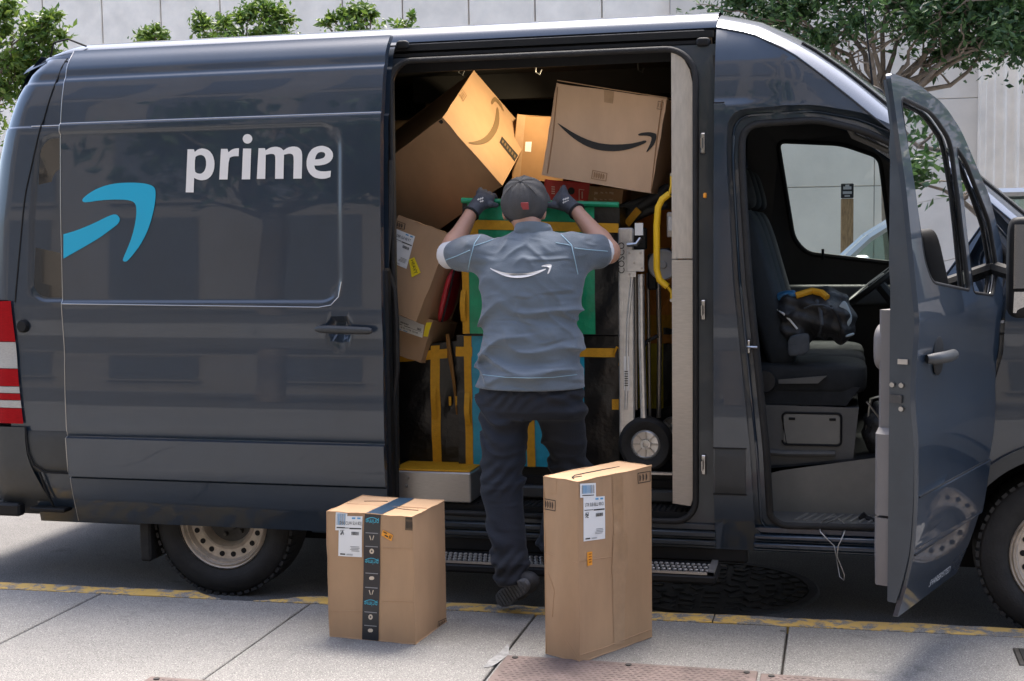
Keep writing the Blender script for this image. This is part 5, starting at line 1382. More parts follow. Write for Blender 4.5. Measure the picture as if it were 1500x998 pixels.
m.build('label_print', M['ink_gold'], b.root, angle=None)
m = MB(); c = b.px_front(646, 178, .002); m.rbox(c, b.u*.010, b.v*.012, b.n*.002, .7); m.build('hand_hole', M['ink'], b.root)
mark_box(b.root, [z2(p) for p in ((505, 215), (530, 185), (560, 230), (535, 270))], b.px_right, 3, 'ink_gold')

# --- cartons further in
fr = frame_from_px([(756, 168), (830, 174), (826, 268), (752, 262)], .95, yaw=math.radians(8))
b = Carton('plain carton with a small white sticker, wedged between the two big tilted cartons', *fr, .35, 'card_in')
m = MB(); gridquad(m, [(770, 208), (779, 208), (778, 223), (769, 222)], lambda x, y: b.px_front(x, y, .002)); m.build('sticker', M['paper'], b.root, angle=None)
m = MB(); gridquad(m, [(756, 168), (770, 169), (762, 262), (752, 261)], lambda x, y: b.px_front(x, y, .0018)); m.build('tape', M['tape'], b.root, angle=None)
fr = frame_from_px([(798, 262), (863, 270), (861, 304), (797, 302)], .52)
b = Carton('glossy red product box with pale pictograms above the green tote', *fr, .30, 'redpack', None, 'red_product_box', .001)
m = MB()
tri = ((817, 284), (822, 272), (828, 285)); m.add([b.px_front(*p, .002) for p in tri], [(0, 1, 2)], 0); m.build('triangle_print', mat('pale_print', (.75, .45, .35), rough=.5), b.root, angle=None); m = MB()
for k in range(4): gridquad(m, [(808, 273+k*3.2), (813, 273.4+k*3.2), (813, 275+k*3.2), (808, 274.6+k*3.2)], lambda x, y: b.px_front(x, y, .002), 0, 1)
for P4 in ([(848, 277), (856, 278), (856, 279), (848, 278)], [(848, 293), (855, 294), (855, 295), (848, 294)], [(848, 278), (849, 278), (849, 293), (848, 293)], [(852, 281), (854, 281), (854, 291), (852, 291)]): gridquad(m, P4, lambda x, y: b.px_front(x, y, .002), 0, 1)
tag(m.build('pictograms', mat('pale_print', (.75, .45, .35), rough=.5), b.root, angle=None), kind='stuff')
m = MB(); m.poly([[(837+5*math.cos(a*.5236), 280+5.5*math.sin(a*.5236)) for a in range(12)]], lambda x, y: b.px_front(x, y, .0022)); m.build('dark_disc', M['ink'], b.root, angle=None)
fr = frame_from_px([(863, 272), (912, 279), (910, 308), (862, 304)], .50)
b = Carton('small brown carton with printed white symbols beside the red product box', *fr, .28, 'card_in')
m = MB()
for x0, w in ((871, 5), (880, 4), (887, 3), (893, 6)): gridquad(m, [(x0, 281), (x0+w, 282), (x0+w-1, 294), (x0-1, 293)], lambda x, y: b.px_front(x, y, .002), 0, 1)
m.build('printed_symbols', mat('pale_symbols', (.5, .36, .24), rough=.6), b.root, angle=None)

# --- left stack: carton with yellow sticker, carton below it
fr = frame_from_px([(570, 312), (645, 341), (624, 473), (549, 446)], .26, yaw=math.radians(-9), tilt=math.radians(14))
b = Carton('leaning carton with an address label and yellow weight sticker', *fr, .34)
z7 = ZP(560, 310, 9.07)
ship_label(b.root, [z7(p) for p in ((185, 232), (440, 332), (318, 762), (68, 655))], b.px_front, 5, 'DBR SLB 8B RT')
hv = [z7(p) for p in ((420, 612), (512, 820), (392, 872), (338, 700))]
hv = [z7(p) for p in ((352, 640), (425, 608), (515, 815), (395, 878))]
m = MB(); gridquad(m, hv, lambda x, y: b.px_front(x, y, .0034), 0, 3)
vs, fs = text_mesh('HEAVY', 1.0)
wx_ = max(v.x for v in vs)
def hq(x, y):
    a = .5+y*.62; bq = .5+x/wx_*.42         # text runs down the sticker
    P = sub([hv[0], hv[1], hv[2], hv[3]], a, a, bq, bq)[0]; return b.px_front(P[0], P[1], .0046)
m.add([hq(v.x, v.y) for v in vs], fs, 1); m.build('weight_sticker', [M['yellow_lab'], M['ink']], b.root, angle=None)
mark_box(b.root, [z7(p) for p in ((120, 95), (312, 165), (300, 245), (105, 190))], b.px_front, 5, 'ink')
m = MB(); gridquad(m, [z7(p) for p in ((60, 395), (112, 405), (118, 480), (62, 490))], lambda x, y: b.px_front(x, y, .0022)); m.build('yellow_dot', M['yellow_lab'], b.root, angle=None)
m = MB(); t = b.top
def tq(a0, a1, c0, c1, mi, o): m.add([t(a0*b.w, c0*b.d, o), t(a1*b.w, c0*b.d, o), t(a1*b.w, c1*b.d, o), t(a0*b.w, c1*b.d, o)], [(0, 1, 2, 3)], mi)
tq(.28, .62, .3, .55, 0, .002); tq(.40, .78, .05, .14, 1, .002); m.build('top_stickers', [mat('red_sticker', (.7, .02, .03), rough=.4), M['yellow_lab']], b.root, angle=None)
fr = frame_from_px([(556, 447), (628, 474), (652, 512), (580, 512)], .28)
O_, u_, v_, n_, w_, h_ = frame_from_px([(560, 446), (634, 470), (616, 531), (541, 506)], .30, yaw=math.radians(-6), tilt=math.radians(6))
b = Carton('carton resting on the black tote, its white label upside down', O_, u_, v_, n_, w_, h_, .32)
z5 = ZP(560, 300, 4.536)
ship_label(b.root, [z5(p) for p in ((268, 885), (95, 825), (112, 695), (285, 770))], b.px_front, 8, 'BVD 8LU SLB')
m = MB(); gridquad(m, [z5(p) for p in ((292, 785), (345, 780), (310, 880), (275, 875))], lambda x, y: b.px_front(x, y, .0034)); m.build('yellow_sticker', M['yellow_lab'], b.root, angle=None)
# red satchel squeezed behind the cartons
c0, c1 = PY(668, 395, .36), PY(650, 470, .36)
o = empty('red_mail_bag', 'red bag squeezed between the leaning carton and the green tote', 'bag', (c1.x, .4, c1.z))
m = MB(); m.rbox(c0.lerp(c1, .5), (c0-c1)*.52, Vector((.022, 0, .006)), (0, .10, 0), .6); m.build('bag_body', mat('red_nylon', (.35, .012, .02), rough=.5, var=.3, vscale=20, bump=.4, bscale=30), o)
m = MB(); m.tube([c0+Vector((.02, -.1, 0)), c0.lerp(c1, .5)+Vector((.025, -.105, 0)), c1+Vector((.02, -.1, 0))], .006, 6); m.build('bag_strap', M['t_black'], o)

# --- woven totes with yellow webbing
def tote(label, x0, x1, y0, y1, z0, z1, face, side, lf=0.0, panel=None, skew=0.0, rim=True, grp='woven totes in the van', sl=0.0):
    """lf: width of the dark side bands on the front face"""
    o = empty('delivery_tote', label, 'tote bag', ((x0+x1)/2, (y0+y1)/2, z0), grp)
    rg = random.Random(int(1000*(x0+9)))
    H = z1-z0
    def F(x, z, off=0.0):
        a = (x-x0)/(x1-x0); bz = (z-z0)/H
        bul = .018*math.sin(math.pi*min(1, max(0, a)))*math.sin(math.pi*min(1, max(0, bz)))
        wr = .009*math.sin(23*x+9*z)*math.sin(17*z-6*x)+.005*math.sin(51*x-19*z)*math.sin(13*z+5)
        return Vector((x, y0-bul+wr*math.sin(math.pi*min(1, max(0, bz)))-off, z+skew*(x-x0)*bz))
    def patch(xa, xb, za, zb, mt, nm, off, parent=None, n=12):
        m = MB(); vs = []; fs = []; na = max(2, int((xb-xa)/.025)); nb = max(2, int((zb-za)/.025))
        for i in range(na+1):
            for k in range(nb+1): vs.append(F(xa+(xb-xa)*i/na, za+(zb-za)*k/nb, off))
        for i in range(na):
            for k in range(nb): fs.append((i*(nb+1)+k, (i+1)*(nb+1)+k, (i+1)*(nb+1)+k+1, i*(nb+1)+k+1))
        m.add(vs, fs); return m.build(nm, M[mt], parent or o, angle=60)
    m = MB(); m.hull([(x0, y0+.012, z0), (x1, y0+.012, z0), (x0, y1, z0), (x1, y1, z0), (x0, y0+.012, z1), (x1, y0+.012, z1+skew*(x1-x0)), (x0, y1, z1), (x1, y1, z1+skew*(x1-x0))]); m.build('tote_body', M[side], o, angle=30)
    fp = patch(x0, x1, z0, z1, side, 'front_panel', 0.0)
    if panel: patch(panel[0], panel[1], z0+.004, z1-.004, face, 'colour_panel', .0025)
    return o, patch, F
def strap(patch, o, xa, xb, za, zb, nm='webbing'): return patch(xa, xb, za, zb, 't_yellow', nm, .006, o)
def handle_loop(o, F, x, za, zb, dx=0.0):
    m = MB(); n = 8; vs = []; fs = []
    for i in range(n+1):
        t = i/n; c = F(x+dx*t, zb+(za-zb)*t, .010+.016*math.sin(math.pi*t))
        vs += [c+Vector((-.013, 0, 0)), c+Vector((.013, 0, 0)), c+Vector((.013, .003, 0)), c+Vector((-.013, .003, 0))]
    for i in range(n):
        for q in range(4): fs.append((i*4+q, i*4+(q+1) % 4, (i+1)*4+(q+1) % 4, (i+1)*4+q))
    m.add(vs, fs); m.build('handle', M['t_yellow'], o)
def X(px, py=500, Y=.30): return PY(px, py, Y).x
def Z(py, px=780, Y=.30): return PY(px, py, Y).z
# blue tote (lower middle)
o, pa, F = tote('blue tote with yellow webbing standing on the van floor behind the man', X(669), X(906), .30, .78, .645, 1.283, 't_blue', 't_black', panel=(X(691), X(856)))
strap(pa, o, X(680), X(691), .648, 1.28); strap(pa, o, X(771), X(783), .648, 1.28); strap(pa, o, X(668), X(692), Z(522, 680), Z(508, 680)); strap(pa, o, X(842), X(901), Z(523, 880), Z(510, 880))
handle_loop(o, F, X(684), Z(622, 684), Z(575, 684), .004)
m = MB(); m.tube([F(X(899), Z(520, 900), .01), F(X(905), Z(508, 900), .03), F(X(911), Z(512, 900), .02), F(X(908), Z(535, 900), .012)], .006, 6); m.build('webbing_end', M['t_yellow'], o)
strap(pa, o, X(896), X(906), Z(600, 900), Z(585, 900))
# green tote (upper middle)
o, pa, F = tote('green tote with yellow webbing held by the man with both hands', X(683), X(910), .27, .76, 1.290, 1.925, 't_green', 't_black', panel=(X(690), X(874)), skew=-.045)
strap(pa, o, X(681), X(691), 1.293, Z(352, 690)); strap(pa, o, X(690), X(909), Z(334, 800), Z(320, 800)); strap(pa, o, X(772), X(780), Z(480), Z(334)); strap(pa, o, X(690), X(706), Z(352, 700), Z(320, 700))
handle_loop(o, F, X(683), Z(470, 690), Z(425, 690), .0)
m = MB()
rim_pts = [F(x, 1.925, .012)+Vector((0, 0, .008)) for x in lin(X(683), X(910), .05)]
m.tube(rim_pts, .013, 8); m.build('rim', M['t_green'], o)
pa(X(866), X(909), Z(334, 880), Z(312, 880), 't_black', 'dark_patch', .004); pa(X(700), X(866), Z(318, 790), 1.915, 't_green', 'flap', .0055)
m = MB(); m.rbox(F(X(800), Z(298, 800), .02), (.016, 0, 0), (0, .004, 0), (0, 0, .02), .5); m.build('name_tag', M['yellow_lab'], o)
# black tote (lower left)
o, pa, F = tote('black tote with crossed yellow webbing beside the steel box', X(566), X(668), .34, .80, .648, 1.215, 't_black', 't_black', skew=.10)
strap(pa, o, X(566), X(652), Z(526, 610, .34)-.02, Z(513, 610, .34)-.02); strap(pa, o, X(628), X(641), .65, 1.205); handle_loop(o, F, X(633), Z(618, 633), Z(570, 633), .0)
m = MB(); m.tube([F(X(654), Z(500, 655), .02), F(X(658), Z(530, 655), .03), F(X(663), Z(570, 655), .02), F(X(666), Z(612, 655), .02)], [.010, .012, .008, .004], 6); m.build('loose_strap', mat('brown_webbing', (.22, .10, .02), rough=.7), o)
for px in (657, 667): MB().obox(F(X(px), Z(593, px), .018), (.006, 0, 0), (0, .003, 0), (0, 0, .022)).build('buckle', M['t_yellow'], o)
# orange and yellow totes behind the hand truck
o, pa, F = tote('orange tote behind the upper part of the hand truck', X(912, 400, .95), X(1000, 400, .95), .95, 1.4, Z(470, 960, .95), Z(308, 960, .95), 't_orange', 't_orange')
strap(pa, o, X(912, 400, .95), X(1000, 400, .95), Z(505, 960, .95)+.05, Z(470, 960, .95)+.03)
o, pa, F = tote('yellow tote on the van floor behind the hand truck', X(915, 600, .95), X(1000, 600, .95), .95, 1.4, .645, Z(474, 960, .95), 't_lime', 't_lime')
pa(X(915, 600, .95), X(1000, 600, .95), .65, Z(598, 960, .95), 't_black', 'dark_base', .004); pa(X(915, 500, .95), X(1000, 500, .95), Z(503, 960, .95), Z(490, 960, .95), 't_orange', 'webbing', .006)
pa(X(972, 500, .95), X(985, 500, .95), .66, Z(480, 960, .95), 't_black', 'dark_edge', .004)
# black jacket slung over the hand truck
o = empty('black_jacket', 'black jacket bundled above the hand truck beside the yellow grab rail', 'jacket', (PY(935, 310, .5).x, .5, PY(935, 320, .5).z))
m = MB()
for pts, r in (([(908, 330), (925, 312), (945, 298), (965, 285), (980, 272)], .03), ([(905, 305), (925, 300), (950, 292), (975, 288)], .022), ([(925, 322), (950, 308), (978, 300)], .026)):
    m.tube([PY(x, y, .50) for x, y in pts], [r*.7]+[r]*(len(pts)-2)+[r*.6], 10)
m.build('cloth', M['bag'], o, angle=70)
m = MB(); m.obox(PY(927, 318, .46), (.030, 0, .035), (0, .008, 0), (-.012, 0, .012)); m.build('yellow_cuff', M['t_yellow'], o)

# --- hand truck
ht = empty('hand_truck', 'aluminium hand truck with black tyre leaning beside the totes', 'hand truck', (PY(940, 690, .30).x, .30, .645))
HY_ = .26
def seg(nm, pts, r, mt='alu', Y=HY_): m = MB(); m.tube([PY(x, y, Y) for x, y in pts], r, 10); return m.build(nm, M[mt], ht, angle=60)
a, b_ = PY(907, 640, HY_), PY(929, 335, HY_)
m = MB(); m.box((a.x, HY_, PY(918, 642, HY_).z), (b_.x-.004, HY_+.03, PY(918, 334, HY_).z), 0, .006)
m.box((a.x+.012, HY_-.004, PY(918, 642, HY_).z), (a.x+.018, HY_+.001, PY(918, 336, HY_).z)); fr_ = m.build('side_channel', M['alu'], ht)
m = MB(); cx_, cz_ = PY(909, 384, HY_-.006).x, PY(911, 378, HY_).z
put_text(m, 'COSCO', .042, lambda x, y: Vector((PY(911, 380, HY_).x-y, HY_-.006, cz_+x)), 0); m.build('brand_lettering', M['ink'], fr_, angle=None)
m = MB(); zz = PY(920, 535, HY_).z
m.box((PY(914, 500, HY_).x, HY_-.0065, PY(917, 572, HY_).z), (PY(922, 500, HY_).x, HY_-.005, PY(917, 522, HY_).z)); lb_ = m.build('rating_label', M['paper'], fr_, angle=None)
m = MB()
for k in range(7): z = PY(917, 545+k*3.4, HY_).z; m.box((PY(915, 500, HY_).x, HY_-.0085, z), (PY(920, 500, HY_).x, HY_-.007, z+.005))
m.build('label_print', M['ink'], lb_, angle=None)
seg('frame_tube', [(939, 402), (940, 500), (943, 612)], .016); seg('frame_tube', [(926, 405), (920, 470), (917, 600)], .008); seg('frame_tube', [(931, 405), (932, 600)], .009, 'steel', HY_+.05)
seg('rear_tube', [(964, 395), (966, 500), (965, 612)], .012, 'steel', .55); seg('rear_tube', [(949, 400), (952, 620)], .008, 'steel', .5)
m = MB(); p0, p1 = PY(918, 366, HY_-.01), PY(944, 398, HY_-.01); m.box((p0.x, HY_-.014, p1.z), (p1.x, HY_-.008, p0.z), 0, .002)
m.box((PY(918, 400, HY_).x, HY_-.013, PY(918, 406, HY_).z), (PY(932, 400, HY_).x, HY_-.008, p1.z)); pl = m.build('bracket_plate', M['alu'], ht)
for px, py in ((922, 371), (938, 371), (940, 393), (922, 402), (929, 385)): MB().lathe([(.0001, -.003), (.005, -.003), (.006, 0)], PY(px, py, HY_-.015), (0, 1, 0), 8).build('rivet', M['steel'], pl)
m = MB(); p0 = PY(935, 347, HY_); m.box((PY(922, 345, HY_).x, HY_+.01, PY(930, 366, HY_).z), (PY(946, 345, HY_).x, HY_+.05, PY(930, 334, HY_).z), 0, .006); m.build('handle_block', M['black'], ht)
m = MB(); m.tube([PY(919, 359, HY_-.01), PY(932, 358, HY_-.02), PY(938, 350, HY_)], .010, 8); m.build('release_lever', M['chrome'], ht)
m = MB(); m.box((PY(930, 340, HY_).x, HY_-.002, PY(930, 345, HY_).z), (PY(942, 340, HY_).x, HY_+.009, PY(930, 327, HY_).z)); m.build('warning_label', M['paper'], ht)
seg('strut', [(938, 516), (948, 500), (964, 492)], .009, 'black', .3)
def ht_wheel(px, py, Y, R, tw, mt='rubber'):
    c = PY(px, py, Y); m = MB()
    m.lathe([(R*.52, .012), (R*.62, .0), (R*.85, -.004), (R*.97, .012), (R, .03), (R, tw-.03), (R*.97, tw-.012), (R*.8, tw), (R*.5, tw)], c, (0, 1, 0), 44)
    w = m.build('wheel', M[mt], ht, angle=40)
    m = MB(); m.lathe([(R*.54, .012), (R*.47, .004), (R*.45, .018), (R*.20, .022), (R*.18, .006), (R*.10, .004), (R*.09, .02), (.0001, .02)], c, (0, 1, 0), 36); h = m.build('rim', M['alu'], w, angle=30)
    m = MB()
    for k in range(8):
        a = 2*math.pi*k/8; d = Vector((math.cos(a), 0, math.sin(a))); m.obox(c+d*R*.32+Vector((0, .016, 0)), d*R*.12, Vector((0, .005, 0)), Vector((-d.z, 0, d.x))*R*.025)
    m.build('spoke_ribs', M['steel'], w, angle=None)
    return w
ht_wheel(945, 652, .24, .131, .075); ht_wheel(985, 628, .62, .11, .07)
c = PY(971, 388, .34); m = MB(); m.lathe([(.0001, .0), (.015, .0), (.02, .006), (.058, .004), (.066, .0), (.072, .008), (.072, .026), (.0001, .026)], c, (0, 1, 0), 32); m.build('caster', mat('grey_caster', (.30, .30, .31), rough=.5), ht)
m = MB(); m.box((PY(948, 375, .36).x, .36, PY(955, 425, .36).z), (PY(962, 375, .36).x, .40, PY(955, 372, .36).z), 0, .008); m.box((PY(960, 375, .38).x, .375, PY(955, 372, .38).z), (PY(982, 375, .38).x, .42, PY(955, 364, .38).z), 0, .008); m.build('caster_fork', M['black'], ht)
MB().box((PY(902, 690, .22).x, .20, .645), (PY(985, 690, .22).x, .23, .655)).build('toe_plate', M['alu'], ht)
# small grey device on the partition
p0, p1 = PY(977, 311, .30), PY(984, 348, .30)
o = empty('wall_switch', 'small grey switch box on the partition behind the grab rail', 'switch box', (p1.x, .30, p1.z))
MB().box((p0.x, .29, p1.z), (p1.x+.01, .32, p0.z), 0, .004).build('switch_body', M['steel'], o); MB().box((p0.x+.008, .286, p1.z+.03), (p1.x+.006, .291, p0.z-.02), 0, .002).build('switch_face', M['paper'], o)
# ------------------------------------------------------------------ the delivery person, seen from behind
def surface_net(F, org, h):
    s = F < 0
    nx, ny, nz = F.shape
    acc = np.zeros((nx-1, ny-1, nz-1, 3)); cnt = np.zeros((nx-1, ny-1, nz-1))
    offs = [(i, j, k) for i in (0, 1) for j in (0, 1) for k in (0, 1)]
    def crop(A, o): return A[o[0]:nx-1+o[0], o[1]:ny-1+o[1], o[2]:nz-1+o[2]]
    for a in offs:
        for ax in range(3):
            if a[ax]: continue
            b = list(a); b[ax] = 1; b = tuple(b)
            fa, fb = crop(F, a), crop(F, b); ch = (fa < 0) != (fb < 0)
            den = np.where(ch, fa-fb, 1.0); t = np.where(ch, fa/den, 0.0)
            for q in range(3):
                acc[..., q] += np.where(ch, a[q]+(t if q == ax else 0.0), 0.0)
            cnt += ch
    act = cnt > 0
    idx = -np.ones(act.shape, dtype=np.int64); idx[act] = np.arange(act.sum())
    I = np.argwhere(act)
    V = (I+acc[act]/cnt[act][:, None])*h+np.array(org)
    faces = []
    for ax in range(3):
        sl = [slice(1, -1)]*3; sl[ax] = slice(0, -1); sl2 = [slice(1, -1)]*3; sl2[ax] = slice(1, None)
        a, b = s[tuple(sl)], s[tuple(sl2)]; ch = np.argwhere(a != b)
        inv = a[tuple(ch.T)]
        base = ch+np.array([0 if q == ax else 1 for q in range(3)])
        u, v = [(1, 2), (2, 0), (0, 1)][ax]
        def cell(du, dv):
            c = base.copy(); c[:, u] -= du; c[:, v] -= dv; return idx[c[:, 0], c[:, 1], c[:, 2]]
        q = np.stack([cell(1, 1), cell(0, 1), cell(0, 0), cell(1, 0)], 1)
        q[~inv] = q[~inv][:, ::-1]; faces.append(q)
    fs = np.concatenate(faces); fs = fs[(fs >= 0).all(1)]
    return V, fs
def sd_cone(p, a, b, ra, rb):
    a = np.array(a); b = np.array(b); ba = b-a; L2 = ba.dot(ba)
    t = np.clip(((p-a)@ba)/L2, 0, 1)
    return np.linalg.norm(p-(a+t[..., None]*ba), axis=-1)-(ra+(rb-ra)*t)
def sd_ell(p, c, r, R=None):
    q = p-np.array(c)
    if R is not None: q = q@np.array(R)
    r = np.array(r); k = np.linalg.norm(q/r, axis=-1); return (k-1)*r.min()
def sd_loft(p, st):
    """stations (z, cx, cy, a, b)"""
    st = sorted(st); z = [q[0] for q in st]
    g_ = lambda i: np.interp(p[..., 2], z, [q[i] for q in st])
    a, b = g_(3), g_(4)
    d = (np.sqrt(((p[..., 0]-g_(1))/a)**2+((p[..., 1]-g_(2))/b)**2)-1)*np.minimum(a, b)
    return np.maximum(d, np.maximum(z[0]-p[..., 2], p[..., 2]-z[-1]))
def smin(a, b, k):
    h = np.clip(.5+.5*(b-a)/k, 0, 1); return b+(a-b)*h-k*h*(1-h)
def sdf_mesh(name, fn, lo, hi, h, matl, parent, angle=80, sm=.5):
    n = [int(math.ceil((hi[i]-lo[i])/h))+1 for i in range(3)]
    ax = [lo[i]+np.arange(n[i])*h for i in range(3)]
    P = np.stack(np.meshgrid(*ax, indexing='ij'), -1)
    V, fs = surface_net(fn(P), lo, h)
    me = bpy.data.meshes.new(name); me.from_pydata(V.tolist(), [], fs.tolist()); me.update()
    bm = bmesh.new(); bm.from_mesh(me)
    bmesh.ops.smooth_vert(bm, verts=bm.verts, factor=sm, use_axis_x=True, use_axis_y=True, use_axis_z=True)
    bmesh.ops.recalc_face_normals(bm, faces=bm.faces); bm.to_mesh(me); bm.free()
    return link_mesh(name, me, matl, parent, None, angle)
def march(fn, px, py, t0=4.0, t1=7.5):
    d = ray(px, py); d = np.array(d); c = np.array(CAM)
    ts = np.linspace(t0, t1, 900); v = fn(c+ts[:, None]*d)
    i = np.argmax(v < 0)
    if not (v < 0).any(): return None
    a, b = ts[i-1], ts[i]; t = a+(b-a)*v[i-1]/(v[i-1]-v[i])
    return Vector(c+t*d)
man = empty('person', 'person in grey-blue work shirt and cap lifting the green tote', 'person', (-1.36, -.22, .12))
V3 = lambda p: np.array(p)
shL, elL, wrL = PY(703, 371, -.13), PY(657, 374, .03), PY(690, 313, .14)
shR, elR, wrR = PY(840, 369, -.13), PY(891, 369, .03), PY(845, 310, .14)
hipL, knL, anL = PY(741, 592, -.20), PY(735, 715, -.28), PY(750, 842, -.40)
hipR, knR, anR = PY(819, 592, -.18), PY(836, 695, -.04), PY(812, 800, -.05)
HC = PY(768, 297, -.05); NK = Vector((-1.330, -.104, 1.74))
def wr_shirt(P):
    x, y, z = P[..., 0]+1.335, P[..., 1], P[..., 2]
    low = np.clip((1.62-z)/.30, 0, 1)*np.clip((z-1.10)/.05, 0, 1)
    w = x*1.0+.15*np.sin(9*z+2)
    f = np.sin(58*(z+.50*x*np.sign(x+.03)+.10*np.sin(14*x+5*z)))*np.clip(np.sin(7*x+9*z+.5)+.35, 0, 1)
    f2 = np.sin(40*(z-.75*x)+3*np.sin(11*x-4*z))*np.clip(np.sin(9*x-7*z), 0, 1)
    up = np.clip((z-1.60)/.1, 0, 1)
    f3 = np.sin(55*(x*.8+z*.6))*.5+np.sin(34*(z-1.1*np.abs(x)))
    rid = lambda q: 2*(1-np.abs(np.sin(q)))**1.6-.6
    f4 = rid(21*(z+.45*x+.06*np.sin(11*x+2)+.03*np.sin(31*z)))*np.clip(np.sin(6*x-5*z+1.2)+.3, 0, 1)
    f5 = rid(19*(z-.55*x+.05*np.sin(13*x)))*np.clip(np.sin(7*x+4*z-2.6)+.2, 0, 1)
    f6 = rid(33*(z+.8*x*np.sign(x)+.04*np.sin(17*x+3*z)+.02*np.sin(41*z)))*np.clip(np.sin(11*x+8*z+.7), 0, 1)
    return low*(.006*f+.005*f2-.013*f4-.013*f5-.006*f6)+up*(.004*f3-.006*f6)
def torso(P):
    return sd_loft(P, [(1.095, -1.333, -.205, .246, .176), (1.16, -1.333, -.205, .238, .168), (1.30, -1.333, -.195, .222, .145), (1.45, -1.330, -.175, .226, .145), (1.58, -1.327, -.155, .240, .145), (1.66, -1.327, -.140, .230, .132), (1.72, -1.327, -.128, .200, .110), (1.76, -1.328, -.118, .140, .09), (1.782, -1.328, -.112, .088, .078), (1.79, -1.328, -.110, .080, .074)])
def shirt_core(P):
    d = torso(P)
    for s, e, k in ((shL, elL, 1), (shR, elR, 1)):
        sv, ev_ = V3(s), V3(e)
        e2 = sv+(ev_-sv)*(.60 if s is shL else .66)
        a = sd_cone(P, sv, e2, .088, .078)
        n = (ev_-sv)/np.linalg.norm(ev_-sv)
        a = np.maximum(a, (P-e2)@n-.035)
        d = smin(d, a, .05)
    return d
def shirt(P): return shirt_core(P)+wr_shirt(P)
sh = sdf_mesh('shirt', shirt, (-1.86, -.42, 1.08), (-.80, .16, 1.875), .0062, M['shirt'], man, sm=.3)
# collar
m = MB(); vs = []; fs = []
for k in range(28):
    a = 2*math.pi*k/28; sn = math.sin(a)
    for (rr, zz) in ((1.12, 1.772), (1.06, 1.795-.008*sn), (1.0, 1.806-.020*sn), (.93, 1.806-.020*sn), (.95, 1.785)):
        vs.append((-1.330+.080*rr*math.cos(a), -.112+.074*rr*sn, zz))
for k in range(28):
    for q in range(4): fs.append((k*5+q, ((k+1) % 28)*5+q, ((k+1) % 28)*5+q+1, k*5+q+1))
m.add(vs, fs); m.build('collar', M['shirt'], sh, angle=70)
def on_shirt(px, py, off=.003):
    p = march(shirt, px, py)
    return None if p is None else p-ray(px, py).normalized()*off
def seam(pts, nm='seam', r=.0022):
    P = []
    for (a, b) in zip(pts, pts[1:]):
        for t in range(6): P.append((a[0]+(b[0]-a[0])*t/6, a[1]+(b[1]-a[1])*t/6))
    P.append(pts[-1]); Q = [q for q in (on_shirt(*p, .0015) for p in P) if q is not None]
    if len(Q) > 2: m = MB(); m.tube(Q, r, 6); m.build(nm, M['seam'], sh, angle=70)
z4 = ZP(620, 240, 4.536)
seam([z4(p) for p in ((385, 465), (340, 530), (310, 640), (288, 760))]); seam([z4(p) for p in ((915, 470), (985, 540), (1010, 650), (1028, 735))])
seam([z4(p) for p in ((150, 640), (220, 615), (310, 575))]); seam([z4(p) for p in ((1005, 560), (1100, 572), (1225, 582))])
seam([z4(p) for p in ((340, 545), (420, 520), (470, 500))]); seam([z4(p) for p in ((880, 525), (940, 535), (990, 545))])
seam([(707, 549), (740, 553), (775, 554), (810, 553), (845, 549)], 'hem_stitch', .0016)
seam([(652, 384), (660, 394), (672, 402)], 'sleeve_hem', .0016)
zsl = ZP(700, 370, 11.54)
ssm = [(190, 255), (300, 300), (420, 335), (560, 358), (700, 362), (820, 355), (960, 325), (1080, 292), (1145, 272), (1158, 285), (1080, 325), (960, 375), (840, 412), (700, 430), (580, 425), (440, 395), (320, 340), (230, 292)]
hdm = [(1060, 235), (1130, 205), (1245, 198), (1248, 240), (1225, 300), (1195, 362), (1172, 360), (1195, 300), (1205, 262), (1185, 245), (1120, 238)]
def tess_on(loop, name):
    m = MB()
    L = [zsl(p) for p in chaikin(loop, 1)]
    pts = [on_shirt(x, y, .006) for x, y in L]
    if all(p is not None for p in pts):
        tr_ = geometry.tessellate_polygon([[Vector((x, y, 0)) for x, y in L]]); m.add(pts, [tuple(t) for t in tr_]); m.build(name, M['white_ink'], sh, angle=None)
tess_on(ssm, 'curved_arrow'); tess_on(hdm, 'arrow_tip')
# trousers
def wr_tr(P):
    x, z = P[..., 0], P[..., 2]
    f = np.sin(62*(z+.35*x+.03*np.sin(25*x)))*np.clip(np.sin(13*z+11*x)+.3, 0, 1)
    g_ = np.sin(95*z+14*np.sin(9*x+3))*np.clip(np.sin(17*z+2), 0, 1)
    return .009*f+.005*g_-.010*(2*(1-np.abs(np.sin(24*(z-.5*x*np.sign(x+1.33)+.05*np.sin(16*x)))))**1.8-.5)*np.clip(np.sin(9*z+5*x+1)+.2, 0, 1)
def trousers(P):
    d = sd_loft(P, [(.965, -1.328, -.19, .222, .15), (1.0, -1.330, -.20, .236, .163), (1.07, -1.332, -.205, .230, .158), (1.11, -1.333, -.205, .215, .140), (1.17, -1.333, -.205, .20, .125)])
    l = smin(sd_cone(P, V3(hipL), V3(knL), .114, .090), sd_cone(P, V3(knL), V3(anL), .088, .076), .03)
    r = smin(sd_cone(P, V3(hipR), V3(knR), .112, .080), sd_cone(P, V3(knR), V3(anR), .092, .078), .03)
    l = np.maximum(l, -(P-V3(anL))@(V3(knL)-V3(anL))/np.linalg.norm(V3(knL)-V3(anL))-.045)
    r = np.maximum(r, -(P-V3(anR))@(V3(knR)-V3(anR))/np.linalg.norm(V3(knR)-V3(anR))-.02)
    legs = smin(l, r, .012)
    return smin(d, legs, .035)+wr_tr(P)
trs = sdf_mesh('trousers', trousers, (-1.62, -.52, .20), (-1.0, .16, 1.19), .0065, M['jeans'], man, sm=.3)
m = MB(); pk = [march(trousers, x, y) for x, y in ((838, 606), (860, 612), (861, 652), (838, 648))]
